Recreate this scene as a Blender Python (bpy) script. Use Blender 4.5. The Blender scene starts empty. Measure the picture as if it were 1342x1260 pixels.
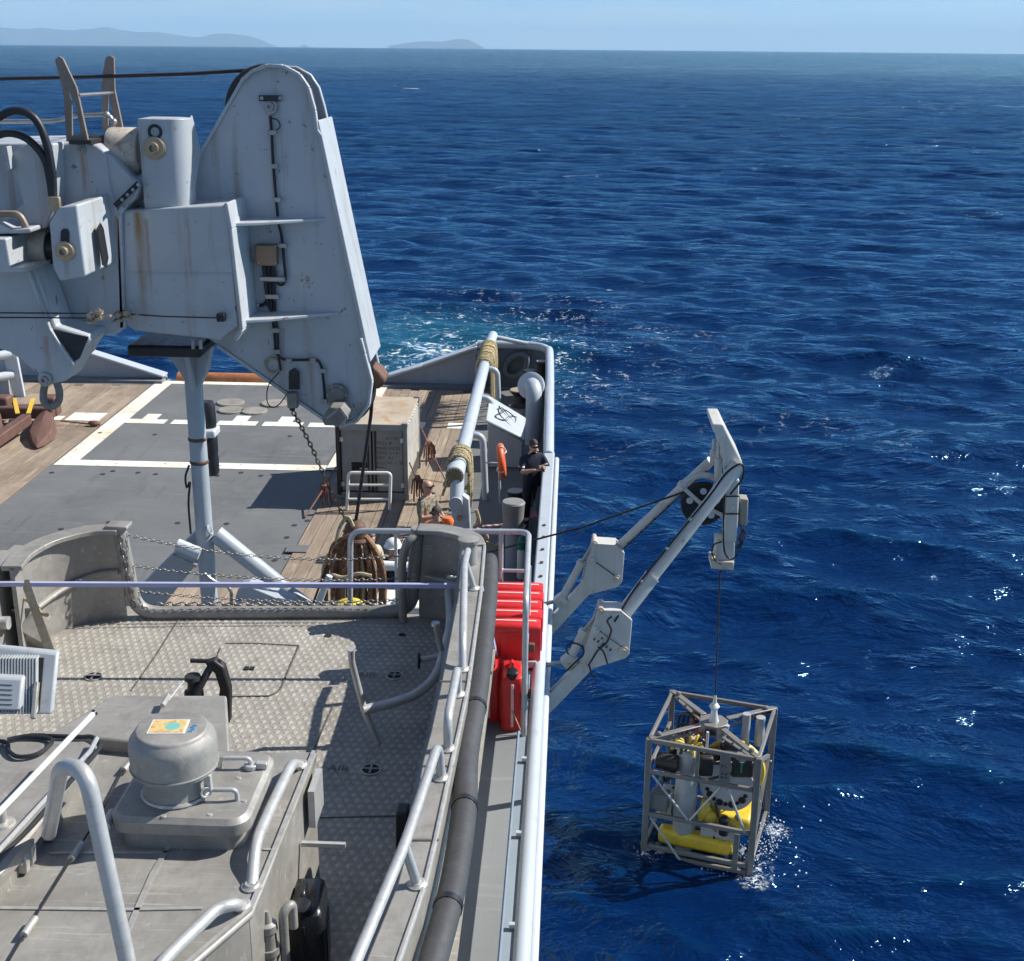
import bpy, bmesh, math, random
import numpy as np
from mathutils import Vector, Matrix
R = math.radians
SC = bpy.context.scene
COL = SC.collection
random.seed(7)
rng = np.random.default_rng(11)

# ------------------------------------------------------------------ camera
F_PX, CX, CY = 1680.0, 671.0, 630.0            # the photograph: 1342 x 1260
PITCH, YAW, ROLL, CAM_Z = R(18.70), R(2.55), R(0.51), 11.2
CAMP = Vector((0, 0, CAM_Z))
FW = Vector((-math.sin(YAW) * math.cos(PITCH), math.cos(YAW) * math.cos(PITCH), -math.sin(PITCH)))
RT0 = Vector((math.cos(YAW), math.sin(YAW), 0))
UP0 = RT0.cross(FW)
RT = RT0 * math.cos(ROLL) + UP0 * math.sin(ROLL)
UP = UP0 * math.cos(ROLL) - RT0 * math.sin(ROLL)
cam_data = bpy.data.cameras.new('camera')
cam_data.sensor_fit = 'HORIZONTAL'
cam_data.sensor_width = 36.0
cam_data.lens = 36.0 * F_PX / 1342.0
cam_data.clip_start = 0.1
cam_data.clip_end = 120000.0
cam = bpy.data.objects.new('camera', cam_data)
COL.objects.link(cam)
M4 = Matrix((RT, UP, -FW)).transposed().to_4x4()
M4.translation = CAMP
cam.matrix_world = M4
SC.camera = cam

# ------------------------------------------------------------------ daylight
SUN_EL, SUN_AZ = R(42.0), R(20.0)               # azimuth measured from +X towards +Y (aft)
SUN_DIR = Vector((math.cos(SUN_EL) * math.cos(SUN_AZ), math.cos(SUN_EL) * math.sin(SUN_AZ), math.sin(SUN_EL)))
world = bpy.data.worlds.new('World')
SC.world = world
world.use_nodes = True
wn, wl = world.node_tree.nodes, world.node_tree.links
wn.clear()
w_out = wn.new('ShaderNodeOutputWorld')
w_bg = wn.new('ShaderNodeBackground')
w_sky = wn.new('ShaderNodeTexSky')
w_sky.sky_type = 'NISHITA'
w_sky.sun_disc = False
w_sky.sun_elevation = SUN_EL
w_sky.sun_rotation = R(90) - SUN_AZ
w_sky.air_density = 0.66
w_sky.dust_density = 0.0
w_sky.ozone_density = 9.0
w_sky.altitude = 0.0
w_bg.inputs[1].default_value = 0.090
# thin wisps of high cloud
w_tc = wn.new('ShaderNodeTexCoord'); w_mp = wn.new('ShaderNodeMapping'); w_mp.inputs['Scale'].default_value = (3.0, 3.0, 26.0)
w_nz = wn.new('ShaderNodeTexNoise'); w_nz.inputs['Scale'].default_value = 1.6; w_nz.inputs['Detail'].default_value = 7; w_nz.inputs['Roughness'].default_value = 0.62
w_rp = wn.new('ShaderNodeValToRGB'); w_rp.color_ramp.elements[0].position = 0.44; w_rp.color_ramp.elements[0].color = (0, 0, 0, 1)
w_rp.color_ramp.elements[1].position = 0.75; w_rp.color_ramp.elements[1].color = (0.6, 0.6, 0.6, 1)
w_mx = wn.new('ShaderNodeMix'); w_mx.data_type = 'RGBA'; w_mx.inputs[7].default_value = (6.2, 6.8, 7.2, 1)
wl.new(w_tc.outputs['Generated'], w_mp.inputs[0]); wl.new(w_mp.outputs[0], w_nz.inputs['Vector']); wl.new(w_nz.outputs['Fac'], w_rp.inputs[0])
wl.new(w_rp.outputs[0], w_mx.inputs[0]); wl.new(w_sky.outputs[0], w_mx.inputs[6]); wl.new(w_mx.outputs[2], w_bg.inputs[0])
wl.new(w_bg.outputs[0], w_out.inputs[0])
sun_data = bpy.data.lights.new('sun', 'SUN')
sun_data.energy = 5.0
sun_data.angle = R(0.53)
sun_data.color = (1.0, 0.96, 0.90)
sun = bpy.data.objects.new('sun', sun_data)
COL.objects.link(sun)
sun.rotation_euler = SUN_DIR.to_track_quat('Z', 'Y').to_euler()
sun.location = (30, 20, 60)
vs = SC.view_settings
vs.view_transform = 'Standard'
vs.look = 'None'
vs.exposure = 0.55
vs.gamma = 1.0
vs.use_curve_mapping = False
SC.render.engine = 'CYCLES'
SC.cycles.use_denoising = True
SC.cycles.use_adaptive_sampling = True
SC.cycles.adaptive_threshold = 0.03
SC.cycles.max_bounces = 6
SC.cycles.diffuse_bounces = 3
SC.cycles.glossy_bounces = 3
SC.cycles.volume_bounces = 0
SC.cycles.sample_clamp_indirect = 6.0

# ------------------------------------------------------------------ where a photograph pixel meets a plane of the place
def ray(x, y):
    return FW + RT * ((x - CX) / F_PX) + UP * ((CY - y) / F_PX)
def pz(x, y, z):
    d = ray(x, y)
    return CAMP + d * ((z - CAM_Z) / d.z)
def py(x, y, Y):
    d = ray(x, y)
    return CAMP + d * (Y / d.y)

# ------------------------------------------------------------------ materials
MATS = {}
def sock(n, name):
    return n.inputs[name]
class NT:
    def __init__(s, name):
        s.m = bpy.data.materials.new(name)
        s.m.use_nodes = True
        s.t = s.m.node_tree
        s.t.nodes.clear()
        s.out = s.n('ShaderNodeOutputMaterial')
        s.b = s.n('ShaderNodeBsdfPrincipled')
        s.l(s.b.outputs[0], s.out.inputs[0])
        MATS[name] = s.m
    def n(s, typ, **kw):
        x = s.t.nodes.new(typ)
        for k, v in kw.items():
            setattr(x, k, v)
        return x
    def l(s, a, b):
        s.t.links.new(a, b)
    def coord(s, scale=(1, 1, 1), kind='Object', loc=(0, 0, 0)):
        tc = s.n('ShaderNodeTexCoord')
        mp = s.n('ShaderNodeMapping')
        mp.inputs['Scale'].default_value = scale
        mp.inputs['Location'].default_value = loc
        if kind == 'World':
            g = s.n('ShaderNodeNewGeometry')
            s.l(g.outputs['Position'], mp.inputs[0])
        else:
            s.l(tc.outputs[kind], mp.inputs[0])
        return mp.outputs[0]
    def noise(s, vec, scale, detail=4, rough=0.55, dist=0.0):
        x = s.n('ShaderNodeTexNoise')
        x.inputs['Scale'].default_value = scale
        x.inputs['Detail'].default_value = detail
        x.inputs['Roughness'].default_value = rough
        x.inputs['Distortion'].default_value = dist
        s.l(vec, x.inputs['Vector'])
        return x.outputs['Fac']
    def ramp(s, fac, stops):
        x = s.n('ShaderNodeValToRGB')
        e = x.color_ramp.elements
        while len(e) > 1:
            e.remove(e[-1])
        e[0].position = stops[0][0]
        e[0].color = col4(stops[0][1])
        for p, c in stops[1:]:
            k = e.new(p)
            k.color = col4(c)
        s.l(fac, x.inputs[0])
        return x.outputs[0]
    def mix(s, fac, a, b, mode='MIX'):
        x = s.n('ShaderNodeMix', data_type='RGBA', blend_type=mode)
        for i, v in ((0, fac), (6, a), (7, b)):
            if hasattr(v, 'links'):
                s.l(v, x.inputs[i])
            elif i == 0:
                x.inputs[0].default_value = v
            else:
                x.inputs[i].default_value = col4(v)
        return x.outputs[2]
    def math(s, op, a, b=0.0, clamp=False):
        x = s.n('ShaderNodeMath', operation=op, use_clamp=clamp)
        for i, v in ((0, a), (1, b)):
            if hasattr(v, 'links'):
                s.l(v, x.inputs[i])
            else:
                x.inputs[i].default_value = v
        return x.outputs[0]
    def bump(s, h, strength, dist=0.01, nrm=None):
        x = s.n('ShaderNodeBump')
        x.inputs['Strength'].default_value = strength
        x.inputs['Distance'].default_value = dist
        s.l(h, x.inputs['Height'])
        if nrm is not None:
            s.l(nrm, x.inputs['Normal'])
        return x.outputs[0]
    def set(s, **kw):
        for k, v in kw.items():
            i = s.b.inputs[k.replace('_', ' ')]
            if hasattr(v, 'links'):
                s.l(v, i)
            else:
                i.default_value = v
def col4(c):
    if isinstance(c, (int, float)):
        return (c, c, c, 1)
    return (c[0], c[1], c[2], 1)
def mul(c, k):
    return tuple(min(1, x * k) for x in c)

def paint(name, color, rough=0.45, metal=0.0, var=0.12, scale=1.6, grime=0.0, grime_col=(0.12, 0.08, 0.05),
          rust=0.0, streak=0.0, bump=0.0, bscale=60.0, spec=0.5, kind='Object'):
    """weathered paint or metal: blotchy tone, dirt, rust runs, fine relief"""
    s = NT(name)
    v = s.coord(kind=kind)
    n1 = s.noise(v, scale, 5, 0.6)
    c = s.ramp(n1, [(0.3, mul(color, 1 - var)), (0.7, mul(color, 1 + var))])
    n2 = s.noise(v, scale * 9, 3, 0.6)
    c = s.mix(s.math('MULTIPLY', s.math('SUBTRACT', n2, 0.45, True), 0.9), c, mul(color, 1 - var * 1.6))
    if grime > 0:
        g = s.noise(v, scale * 2.3, 6, 0.68, 0.6)
        gm = s.ramp(g, [(0.50, 0.0), (0.68, grime)])
        c = s.mix(gm, c, grime_col)
    if streak > 0:
        sv = s.coord((7, 7, 0.55), kind)
        sn = s.noise(sv, 1.0, 4, 0.6)
        sm = s.ramp(sn, [(0.56, 0.0), (0.72, streak)])
        c = s.mix(sm, c, (0.20, 0.13, 0.07))
    if rust > 0:
        rn = s.noise(v, scale * 3.1, 7, 0.7, 0.3)
        rm = s.ramp(rn, [(0.62, 0.0), (0.67, rust)])
        c = s.mix(rm, c, (0.16, 0.06, 0.025))
    s.set(Base_Color=c, Metallic=metal)
    rr = s.n('ShaderNodeMapRange')
    s.l(n2, rr.inputs[0])
    rr.inputs[1].default_value, rr.inputs[2].default_value = 0.3, 0.7
    rr.inputs[3].default_value, rr.inputs[4].default_value = max(0.05, rough - 0.1), min(1, rough + 0.1)
    s.set(Roughness=rr.outputs[0])
    s.b.inputs['Specular IOR Level'].default_value = spec
    if bump > 0:
        s.set(Normal=s.bump(s.noise(v, bscale, 3, 0.6), bump, 0.004))
    return s.m
def flat(name, color, rough=0.5, metal=0.0, var=0.06):
    return paint(name, color, rough, metal, var, 3.0)

# ------------------------------------------------------------------ mesh building
class MB:
    """collects shapes, then links them as ONE mesh object"""
    def __init__(s):
        s.v, s.f, s.mi = [], [], []
    def add(s, vs, fs, mi=0):
        o = len(s.v)
        s.v += [Vector(p) for p in vs]
        s.f += [tuple(i + o for i in f) for f in fs]
        s.mi += [mi] * len(fs)
        return s
    def box(s, c, size, rz=0.0, rot=None):
        h = Vector(size) / 2
        m = rot if rot is not None else Matrix.Rotation(rz, 3, 'Z')
        c = Vector(c)
        P = [c + m @ Vector((x * h.x, y * h.y, z * h.z)) for z in (-1, 1) for y in (-1, 1) for x in (-1, 1)]
        return s.add(P, [(0, 2, 3, 1), (4, 5, 7, 6), (0, 1, 5, 4), (2, 6, 7, 3), (0, 4, 6, 2), (1, 3, 7, 5)])
    def bar(s, a, b, w, h, up=(0, 0, 1)):
        a, b = Vector(a), Vector(b)
        d = (b - a).normalized()
        u = Vector(up)
        if abs(d.dot(u)) > 0.98:
            u = Vector((0, 1, 0)) if abs(d.y) < 0.9 else Vector((1, 0, 0))
        x = d.cross(u).normalized()
        y = x.cross(d).normalized()
        P = [p + x * (i * w / 2) + y * (j * h / 2) for p in (a, b) for j in (-1, 1) for i in (-1, 1)]
        return s.add(P, [(0, 2, 3, 1), (4, 5, 7, 6), (0, 1, 5, 4), (2, 6, 7, 3), (0, 4, 6, 2), (1, 3, 7, 5)])
    def prism(s, pts, ext):
        """a flat outline pushed along ext"""
        pts = [Vector(p) for p in pts]
        e = Vector(ext)
        n = len(pts)
        nr = Vector((0, 0, 0))
        for i in range(n):
            nr += pts[i].cross(pts[(i + 1) % n])
        if nr.dot(e) < 0:
            pts = pts[::-1]
        P = pts + [p + e for p in pts]
        F = [tuple(range(n))[::-1], tuple(range(n, 2 * n))]
        F += [(i, (i + 1) % n, n + (i + 1) % n, n + i) for i in range(n)]
        return s.add(P, F)
    def loft(s, rings, cap=True, closed=True):
        n = len(rings[0])
        P = [p for r in rings for p in r]
        F = []
        for k in range(len(rings) - 1):
            for i in range(n if closed else n - 1):
                j = (i + 1) % n
                F.append((k * n + i, k * n + j, (k + 1) * n + j, (k + 1) * n + i))
        if cap:
            F.append(tuple(range(n))[::-1])
            F.append(tuple((len(rings) - 1) * n + i for i in range(n)))
        return s.add(P, F)
    def tube(s, pts, r, seg=10, cap=True, radii=None):
        pts = [Vector(p) for p in pts]
        n = len(pts)
        T = []
        for i in range(n):
            a = pts[max(i - 1, 0)]
            b = pts[min(i + 1, n - 1)]
            T.append((b - a).normalized())
        u = Vector((0, 0, 1)) if abs(T[0].z) < 0.9 else Vector((0, 1, 0))
        x = T[0].cross(u).normalized()
        rings = []
        for i in range(n):
            x = (x - T[i] * x.dot(T[i]))
            x = x.normalized() if x.length > 1e-6 else T[i].orthogonal().normalized()
            y = T[i].cross(x)
            k = 1.0
            if 0 < i < n - 1:
                d1 = (pts[i] - pts[i - 1]).normalized()
                k = 1 / max(0.7, math.sqrt(max(0.0, (1 + d1.dot((pts[i + 1] - pts[i]).normalized())) / 2)))
            rr = (radii[i] if radii else r)
            rings.append([pts[i] + (x * math.cos(2 * math.pi * q / seg) + y * math.sin(2 * math.pi * q / seg)) * rr for q in range(seg)])
        return s.loft(rings, cap)
    def cyl(s, a, b, r, r2=None, seg=20):
        a, b = Vector(a), Vector(b)
        return s.tube([a, b], r, seg, True, [r, r if r2 is None else r2])
    def lathe(s, base, axis, prof, seg=28):
        """prof: (distance along axis, radius)"""
        base, ax = Vector(base), Vector(axis).normalized()
        x = ax.orthogonal().normalized()
        y = ax.cross(x)
        rings = [[base + ax * d + (x * math.cos(2 * math.pi * q / seg) + y * math.sin(2 * math.pi * q / seg)) * max(r, 1e-4) for q in range(seg)] for d, r in prof]
        return s.loft(rings, True)
    def torus(s, c, axis, Rr, r, n=28, seg=8, a0=0.0, a1=2 * math.pi, sx=1.0):
        c, ax = Vector(c), Vector(axis).normalized()
        x = ax.orthogonal().normalized()
        y = ax.cross(x)
        full = abs(a1 - a0 - 2 * math.pi) < 1e-6
        pts = [c + (x * math.cos(a0 + (a1 - a0) * i / n) * sx + y * math.sin(a0 + (a1 - a0) * i / n)) * Rr for i in range(n + (0 if full else 1))]
        if not full:
            return s.tube(pts, r, seg)
        rings = []
        for i in range(n):
            t = a0 + (a1 - a0) * i / n
            o = (x * math.cos(t) * sx + y * math.sin(t)).normalized()
            rings.append([pts[i] + (o * math.cos(2 * math.pi * q / seg) + ax * math.sin(2 * math.pi * q / seg)) * r for q in range(seg)])
        rings.append(rings[0])
        return s.loft(rings, False)
    def ball(s, c, r, seg=12, sc=(1, 1, 1)):
        c = Vector(c)
        rings = []
        k = max(4, seg // 2)
        for i in range(k + 1):
            t = math.pi * i / k
            rings.append([c + Vector((max(math.sin(t), 1e-3) * math.cos(2 * math.pi * q / seg) * r * sc[0], max(math.sin(t), 1e-3) * math.sin(2 * math.pi * q / seg) * r * sc[1], -math.cos(t) * r * sc[2])) for q in range(seg)])
        return s.loft(rings, True)
    def build(s, name, mat, parent=None, bevel=0.0, smooth=40, label=None, kind=None, bseg=2):
        o0 = root_of(parent).location if parent is not None else Vector((0, 0, 0))
        me = bpy.data.meshes.new(name)
        me.from_pydata([tuple(p - o0) for p in s.v], [], s.f)
        for m in (mat if isinstance(mat, (list, tuple)) else [mat]):
            me.materials.append(MATS[m] if isinstance(m, str) else m)
        if any(s.mi):
            me.polygons.foreach_set('material_index', s.mi)
        bm = bmesh.new()
        bm.from_mesh(me)
        bmesh.ops.recalc_face_normals(bm, faces=bm.faces)
        bm.to_mesh(me)
        bm.free()
        if smooth:
            me.polygons.foreach_set('use_smooth', [True] * len(me.polygons))
            me.set_sharp_from_angle(angle=R(smooth))
        me.update()
        o = bpy.data.objects.new(name, me)
        COL.objects.link(o)
        if parent is not None:
            o.parent = parent
        if bevel > 0:
            b = o.modifiers.new('bevel', 'BEVEL')
            b.width = bevel
            b.segments = bseg
            b.limit_method = 'ANGLE'
            b.angle_limit = R(35)
            b.harden_normals = False
        if label:
            o['label'] = label
        if kind:
            o['kind'] = kind
        return o
def root_of(o):
    while o.parent is not None:
        o = o.parent
    return o
def thing(name, loc, label, cat, group=None, rz=0.0):
    o = bpy.data.objects.new(name, None)
    o.empty_display_size = 0.2
    COL.objects.link(o)
    o.location = loc
    o.rotation_euler = (0, 0, rz)
    tag(o, label, cat, group)
    return o
def tag(o, label=None, cat=None, group=None, kind=None):
    if label: o['label'] = label
    if cat: o['category'] = cat
    if group: o['group'] = group
    if kind: o['kind'] = kind
    return o
def copy_thing(root, loc, rz=None, label=None):
    r = root.copy()
    COL.objects.link(r)
    r.location = loc
    if rz is not None:
        r.rotation_euler = (0, 0, rz)
    if label:
        r['label'] = label
    for ch in list(root.children):
        c = ch.copy()
        COL.objects.link(c)
        c.parent = r
        for g in list(ch.children):
            d = g.copy()
            COL.objects.link(d)
            d.parent = c
    return r
def arc(pts, rad, n=5):
    """round the corners of a polyline"""
    pts = [Vector(p) for p in pts]
    out = [pts[0]]
    for i in range(1, len(pts) - 1):
        a, b, c = pts[i - 1], pts[i], pts[i + 1]
        da, dc = (a - b), (c - b)
        k = min(rad, da.length * 0.49, dc.length * 0.49)
        p0, p1 = b + da.normalized() * k, b + dc.normalized() * k
        for j in range(n + 1):
            t = j / n
            out.append(p0 * (1 - t) ** 2 + b * 2 * t * (1 - t) + p1 * t * t)
    out.append(pts[-1])
    return out
def smoothline(pts, n=6):
    """Catmull-Rom through the points"""
    pts = [Vector(p) for p in pts]
    P = [pts[0] * 2 - pts[1]] + pts + [pts[-1] * 2 - pts[-2]]
    out = []
    for i in range(1, len(P) - 2):
        for j in range(n):
            t = j / n
            a, b, c, d = P[i - 1], P[i], P[i + 1], P[i + 2]
            out.append(0.5 * ((2 * b) + (c - a) * t + (2 * a - 5 * b + 4 * c - d) * t * t + (3 * b - a - 3 * c + d) * t ** 3))
    out.append(pts[-1])
    return out

def letters(text, size, mat, loc, rot, parent, name='lettering'):
    """flat lettering as a mesh; rot turns text space (x right, y up) into the world"""
    cu = bpy.data.curves.new(name, 'FONT')
    cu.body = text
    cu.size = size
    o = bpy.data.objects.new(name, cu)
    me = bpy.data.meshes.new_from_object(o)
    bpy.data.objects.remove(o)
    bpy.data.curves.remove(cu)
    L = root_of(parent).location
    for v in me.vertices:
        v.co = rot @ v.co + Vector(loc) - L
    me.materials.clear()
    me.materials.append(MATS[mat])
    q = bpy.data.objects.new(name, me)
    COL.objects.link(q)
    q.parent = parent
    return q

# ------------------------------------------------------------------ levels of the ship (metres above the sea)
Z_AFT, Z_UP, Z_BOAT = 2.3, 6.7, 7.2             # working deck, upper deck, sole of the workboat
# ------------------------------------------------------------------ sea
SEA_SHIFT = (32, 6)
def make_sea():
    fine = np.radians(np.arange(-34, 34.01, 0.2)) + math.pi / 2 + YAW
    coarse = np.linspace(fine[-1], fine[0] + 2 * math.pi, 90)[1:]
    ang = np.concatenate([fine, coarse])
    r1 = np.exp(np.arange(math.log(6.0), math.log(1000.0), 0.0036))
    r2 = np.exp(np.arange(math.log(1000.0) + 0.03, math.log(14000.0), 0.03))
    rad = np.concatenate([[0.5, 2.0, 4.0], r1, r2])
    nr, na = len(rad), len(ang)
    A, Rr = np.meshgrid(ang, rad)
    X = (Rr * np.cos(A)).ravel()
    Y = (Rr * np.sin(A)).ravel()
    cell = np.maximum(Rr * 0.0048, 0.02).ravel()
    cell[np.repeat(np.arange(nr) >= 3 + len(r1), na)] = 60
    offaxis = np.tile(np.concatenate([np.zeros(len(fine)), np.ones(len(coarse))]), nr) > 0
    cell[offaxis] = np.maximum(cell[offaxis], (Rr.ravel() * 0.06)[offaxis])
    Z = np.zeros_like(X); DX = np.zeros_like(X); DY = np.zeros_like(X); J = np.zeros_like(X)
    g = np.random.default_rng(5)
    n = 110
    ox, oy = SEA_SHIFT
    lam = np.exp(np.linspace(math.log(0.42), math.log(24.0), n)) * g.uniform(0.94, 1.06, n)
    wind = R(-98)
    for l in lam:
        spread = 0.85 if l < 2 else (0.5 if l < 5 else 0.3)
        th = wind + g.normal(0, spread)
        k = 2 * math.pi / l
        steep = 0.030 if l < 1 else (0.042 if l < 3 else 0.042 * (3.0 / l) ** 1.05)
        a = steep / k * g.uniform(0.6, 1.35)
        ph = g.uniform(0, 2 * math.pi)
        fade = np.clip((l / cell - 2.2) / 3.0, 0, 1)
        if not fade.any():
            continue
        w = k * ((X + ox) * math.cos(th) + (Y + oy) * math.sin(th)) + ph
        c, s = np.cos(w), np.sin(w)
        Z += a * fade * c
        q = 1.0
        DX -= q * a * fade * math.cos(th) * s
        DY -= q * a * fade * math.sin(th) * s
        J += q * a * k * fade * c
    Z -= (X * X + Y * Y) / (2 * 6.371e6)        # the Earth falls away: a true horizon at 12 km
    co = np.stack([X + DX, Y + DY, Z], 1).astype(np.float32)
    i = np.arange(nr - 1)[:, None] * na + np.arange(na)[None, :]
    j = np.arange(nr - 1)[:, None] * na + (np.arange(na)[None, :] + 1) % na
    quads = np.stack([i, i + na, j + na, j], -1).reshape(-1, 4)
    me = bpy.data.meshes.new('sea')
    me.vertices.add(len(co))
    me.vertices.foreach_set('co', co.ravel())
    me.loops.add(quads.size)
    me.loops.foreach_set('vertex_index', quads.ravel().astype(np.int32))
    me.polygons.add(len(quads))
    me.polygons.foreach_set('loop_start', np.arange(0, quads.size, 4, dtype=np.int32))
    me.polygons.foreach_set('use_smooth', np.ones(len(quads), dtype=bool))
    at = me.attributes.new('crest', 'FLOAT', 'POINT')
    at.data.foreach_set('value', J.astype(np.float32))
    me.update()
    me.validate()
    s = NT('sea_water')
    v = s.coord(kind='World')
    crest = s.n('ShaderNodeAttribute', attribute_name='crest').outputs['Fac']
    # aerated wake astern of the ship
    sep = s.n('ShaderNodeSeparateXYZ'); s.l(v, sep.inputs[0])
    def blob(cx, cy, sx, sy):
        a = s.math('DIVIDE', s.math('SUBTRACT', sep.outputs[0], cx), sx)
        b = s.math('DIVIDE', s.math('SUBTRACT', sep.outputs[1], cy), sy)
        d = s.math('ADD', s.math('MULTIPLY', a, a), s.math('MULTIPLY', b, b))
        return s.math('SUBTRACT', 1.0, s.math('SQRT', d), True)
    wob = s.noise(v, 0.14, 4, 0.6)
    WB = [(-5.5, 48.0, 7.5, 12.0), ]
    wake = blob(*WB[0])
    turq = s.ramp(s.math('MULTIPLY', wake, s.math('ADD', wob, 0.45)), [(0.10, 0.0), (0.5, 0.85)])
    big = s.noise(v, 0.05, 3, 0.5)
    deep = s.mix(big, (0.0003, 0.0095, 0.050), (0.0005, 0.0140, 0.070))
    deep = s.mix(s.ramp(crest, [(0.10, 0.0), (0.75, 0.8)]), deep, (0.0016, 0.034, 0.090))   # thin crests let light through
    c = s.mix(turq, deep, (0.006, 0.070, 0.110))
    # foam: whitecaps on sharp crests, torn lace in the wake
    fn = s.noise(v, 1.1, 7, 0.72, 0.8)
    fn2 = s.noise(v, 0.22, 3, 0.6)
    lacev = s.n('ShaderNodeTexVoronoi', feature='DISTANCE_TO_EDGE')
    wv = s.n('ShaderNodeVectorMath', operation='ADD')
    nz = s.n('ShaderNodeTexNoise'); nz.inputs['Scale'].default_value = 0.8; nz.inputs['Detail'].default_value = 4
    s.l(v, nz.inputs['Vector']); s.l(v, wv.inputs[0])
    sc = s.n('ShaderNodeVectorMath', operation='SCALE'); sc.inputs['Scale'].default_value = 1.6
    s.l(nz.outputs['Color'], sc.inputs[0]); s.l(sc.outputs[0], wv.inputs[1])
    lacev.inputs['Scale'].default_value = 0.8
    s.l(wv.outputs[0], lacev.inputs['Vector'])
    lace = s.ramp(lacev.outputs['Distance'], [(0.0, 1.0), (0.07, 0.0)])
    wk = blob(-2.0, 50.0, 15.0, 24.0)
    wk2 = blob(8.0, 38.0, 14.0, 13.0)
    lap = blob(2.82, 15.80, 0.30, 0.6)           # water broken by the cage corner
    area = s.math('MAXIMUM', wk, s.math('MULTIPLY', wk2, 0.6))
    patch = s.math('ADD', s.math('MULTIPLY', area, 0.50), s.math('MULTIPLY', fn2, 0.60))
    torn = s.ramp(patch, [(0.52, 0.0), (0.80, 0.9)])
    fine = s.noise(s.coord((0.75, 1.0, 1.0), 'World'), 2.6, 8, 0.74, 1.0)
    bub = s.ramp(s.math('ADD', fine, s.math('MULTIPLY', torn, 0.16)), [(0.69, 0.0), (0.73, 1.0)])
    f0 = s.math('MULTIPLY', bub, s.ramp(torn, [(0.02, 0.0), (0.3, 1.0)]))
    thick = s.ramp(s.math('ADD', s.math('MULTIPLY', wake, 0.5), s.math('MULTIPLY', fn, 0.55)), [(0.66, 0.0), (0.72, 0.9)])
    fb = s.ramp(fine, [(0.53, 0.0), (0.57, 1.0)])
    f1 = s.math('MAXIMUM', s.math('MULTIPLY', s.math('MULTIPLY', torn, lace), s.math('MULTIPLY', fb, 0.8)), s.math('MAXIMUM', f0, s.math('MULTIPLY', thick, fb)))
    f3 = s.math('MULTIPLY', s.ramp(lap, [(0.0, 0.0), (0.6, 0.8)]), s.ramp(s.noise(v, 9.0, 6, 0.7, 0.8), [(0.52, 0.0), (0.60, 0.9)]))
    f1 = s.math('MAXIMUM', f1, f3)
    for cx, cy in ((1.33, 16.0), (2.75, 15.45), (3.3, 16.75), (1.75, 17.3)):          # collars of foam round the cage posts
        f1 = s.math('MAXIMUM', f1, s.math('MULTIPLY', s.ramp(blob(cx, cy, 0.26, 0.26), [(0.0, 0.0), (0.7, 1.0)]), s.ramp(s.noise(v, 14.0, 5, 0.7, 0.6), [(0.52, 0.0), (0.57, 0.9)])))
    far = s.ramp(s.math('DIVIDE', sep.outputs[1], 100.0), [(0.3, 0.0), (0.6, 1.0)])
    capm = s.ramp(s.math('ADD', crest, s.math('MULTIPLY', s.math('SUBTRACT', fn2, 0.5), 0.9)), [(0.56, 0.0), (0.64, 1.0)])
    f2 = s.math('MULTIPLY', s.math('MULTIPLY', capm, far), s.ramp(fine, [(0.50, 0.0), (0.54, 1.0)]))
    # a thin scatter of small breaking crests over the open sea
    sp_ = s.noise(s.coord((0.5, 1.0, 1.0), 'World', (11, 5, 0)), 0.21, 6, 0.66, 0.5)
    f4 = s.math('MULTIPLY', s.math('MULTIPLY', s.ramp(sp_, [(0.705, 0.0), (0.72, 1.0)]), far), s.ramp(fine, [(0.44, 0.0), (0.50, 1.0)]))
    f2 = s.math('MAXIMUM', f2, f4)
    foam = s.math('MAXIMUM', f1, f2, True)
    c = s.mix(foam, c, (0.75, 0.80, 0.82))
    rgh = s.n('ShaderNodeMapRange'); s.l(foam, rgh.inputs[0]); rgh.inputs[3].default_value = 0.10; rgh.inputs[4].default_value = 0.7
    # ripples finer than the mesh, ridged like wind chop; gusts roughen some patches more
    rv = s.coord((0.55, 1.0, 1), 'World')
    def ridged(scale, detail):
        x = s.n('ShaderNodeTexNoise', noise_type='RIDGED_MULTIFRACTAL')
        x.inputs['Scale'].default_value = scale
        x.inputs['Detail'].default_value = detail
        x.inputs['Roughness'].default_value = 0.55
        x.inputs['Lacunarity'].default_value = 2.1
        x.inputs['Offset'].default_value = 0.9
        x.inputs['Gain'].default_value = 1.6
        x.normalize = True
        s.l(rv, x.inputs['Vector'])
        return x.outputs['Fac']
    h1 = ridged(1.5, 4)
    h2 = s.noise(rv, 0.42, 6, 0.70, 0.6)
    h3 = s.noise(s.coord((0.4, 1.0, 1), 'World'), 0.16, 4, 0.6, 0.4)
    h = s.math('ADD', s.math('MULTIPLY', h1, 0.06), s.math('ADD', s.math('MULTIPLY', h2, 0.85), s.math('MULTIPLY', h3, 1.3)))
    gust = s.math('ADD', s.math('MULTIPLY', s.noise(s.coord((0.35, 1, 1), 'World'), 0.03, 3, 0.6), 1.0), 0.45)
    nb = s.n('ShaderNodeBump'); nb.inputs['Distance'].default_value = 1.0
    s.l(h, nb.inputs['Height'])
    # open water away from the ship: wavelets too small for mesh or relief tilt the surface both ways
    def tilt(scale, detail, amp, vec):
        x = s.n('ShaderNodeTexNoise'); x.inputs['Scale'].default_value = scale; x.inputs['Detail'].default_value = detail; x.inputs['Roughness'].default_value = 0.6
        s.l(vec, x.inputs['Vector'])
        y = s.n('ShaderNodeVectorMath', operation='SUBTRACT'); s.l(x.outputs['Color'], y.inputs[0]); y.inputs[1].default_value = (0.5, 0.5, 0.5)
        z = s.n('ShaderNodeVectorMath', operation='MULTIPLY'); s.l(y.outputs[0], z.inputs[0]); z.inputs[1].default_value = (amp, amp, 0)
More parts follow.
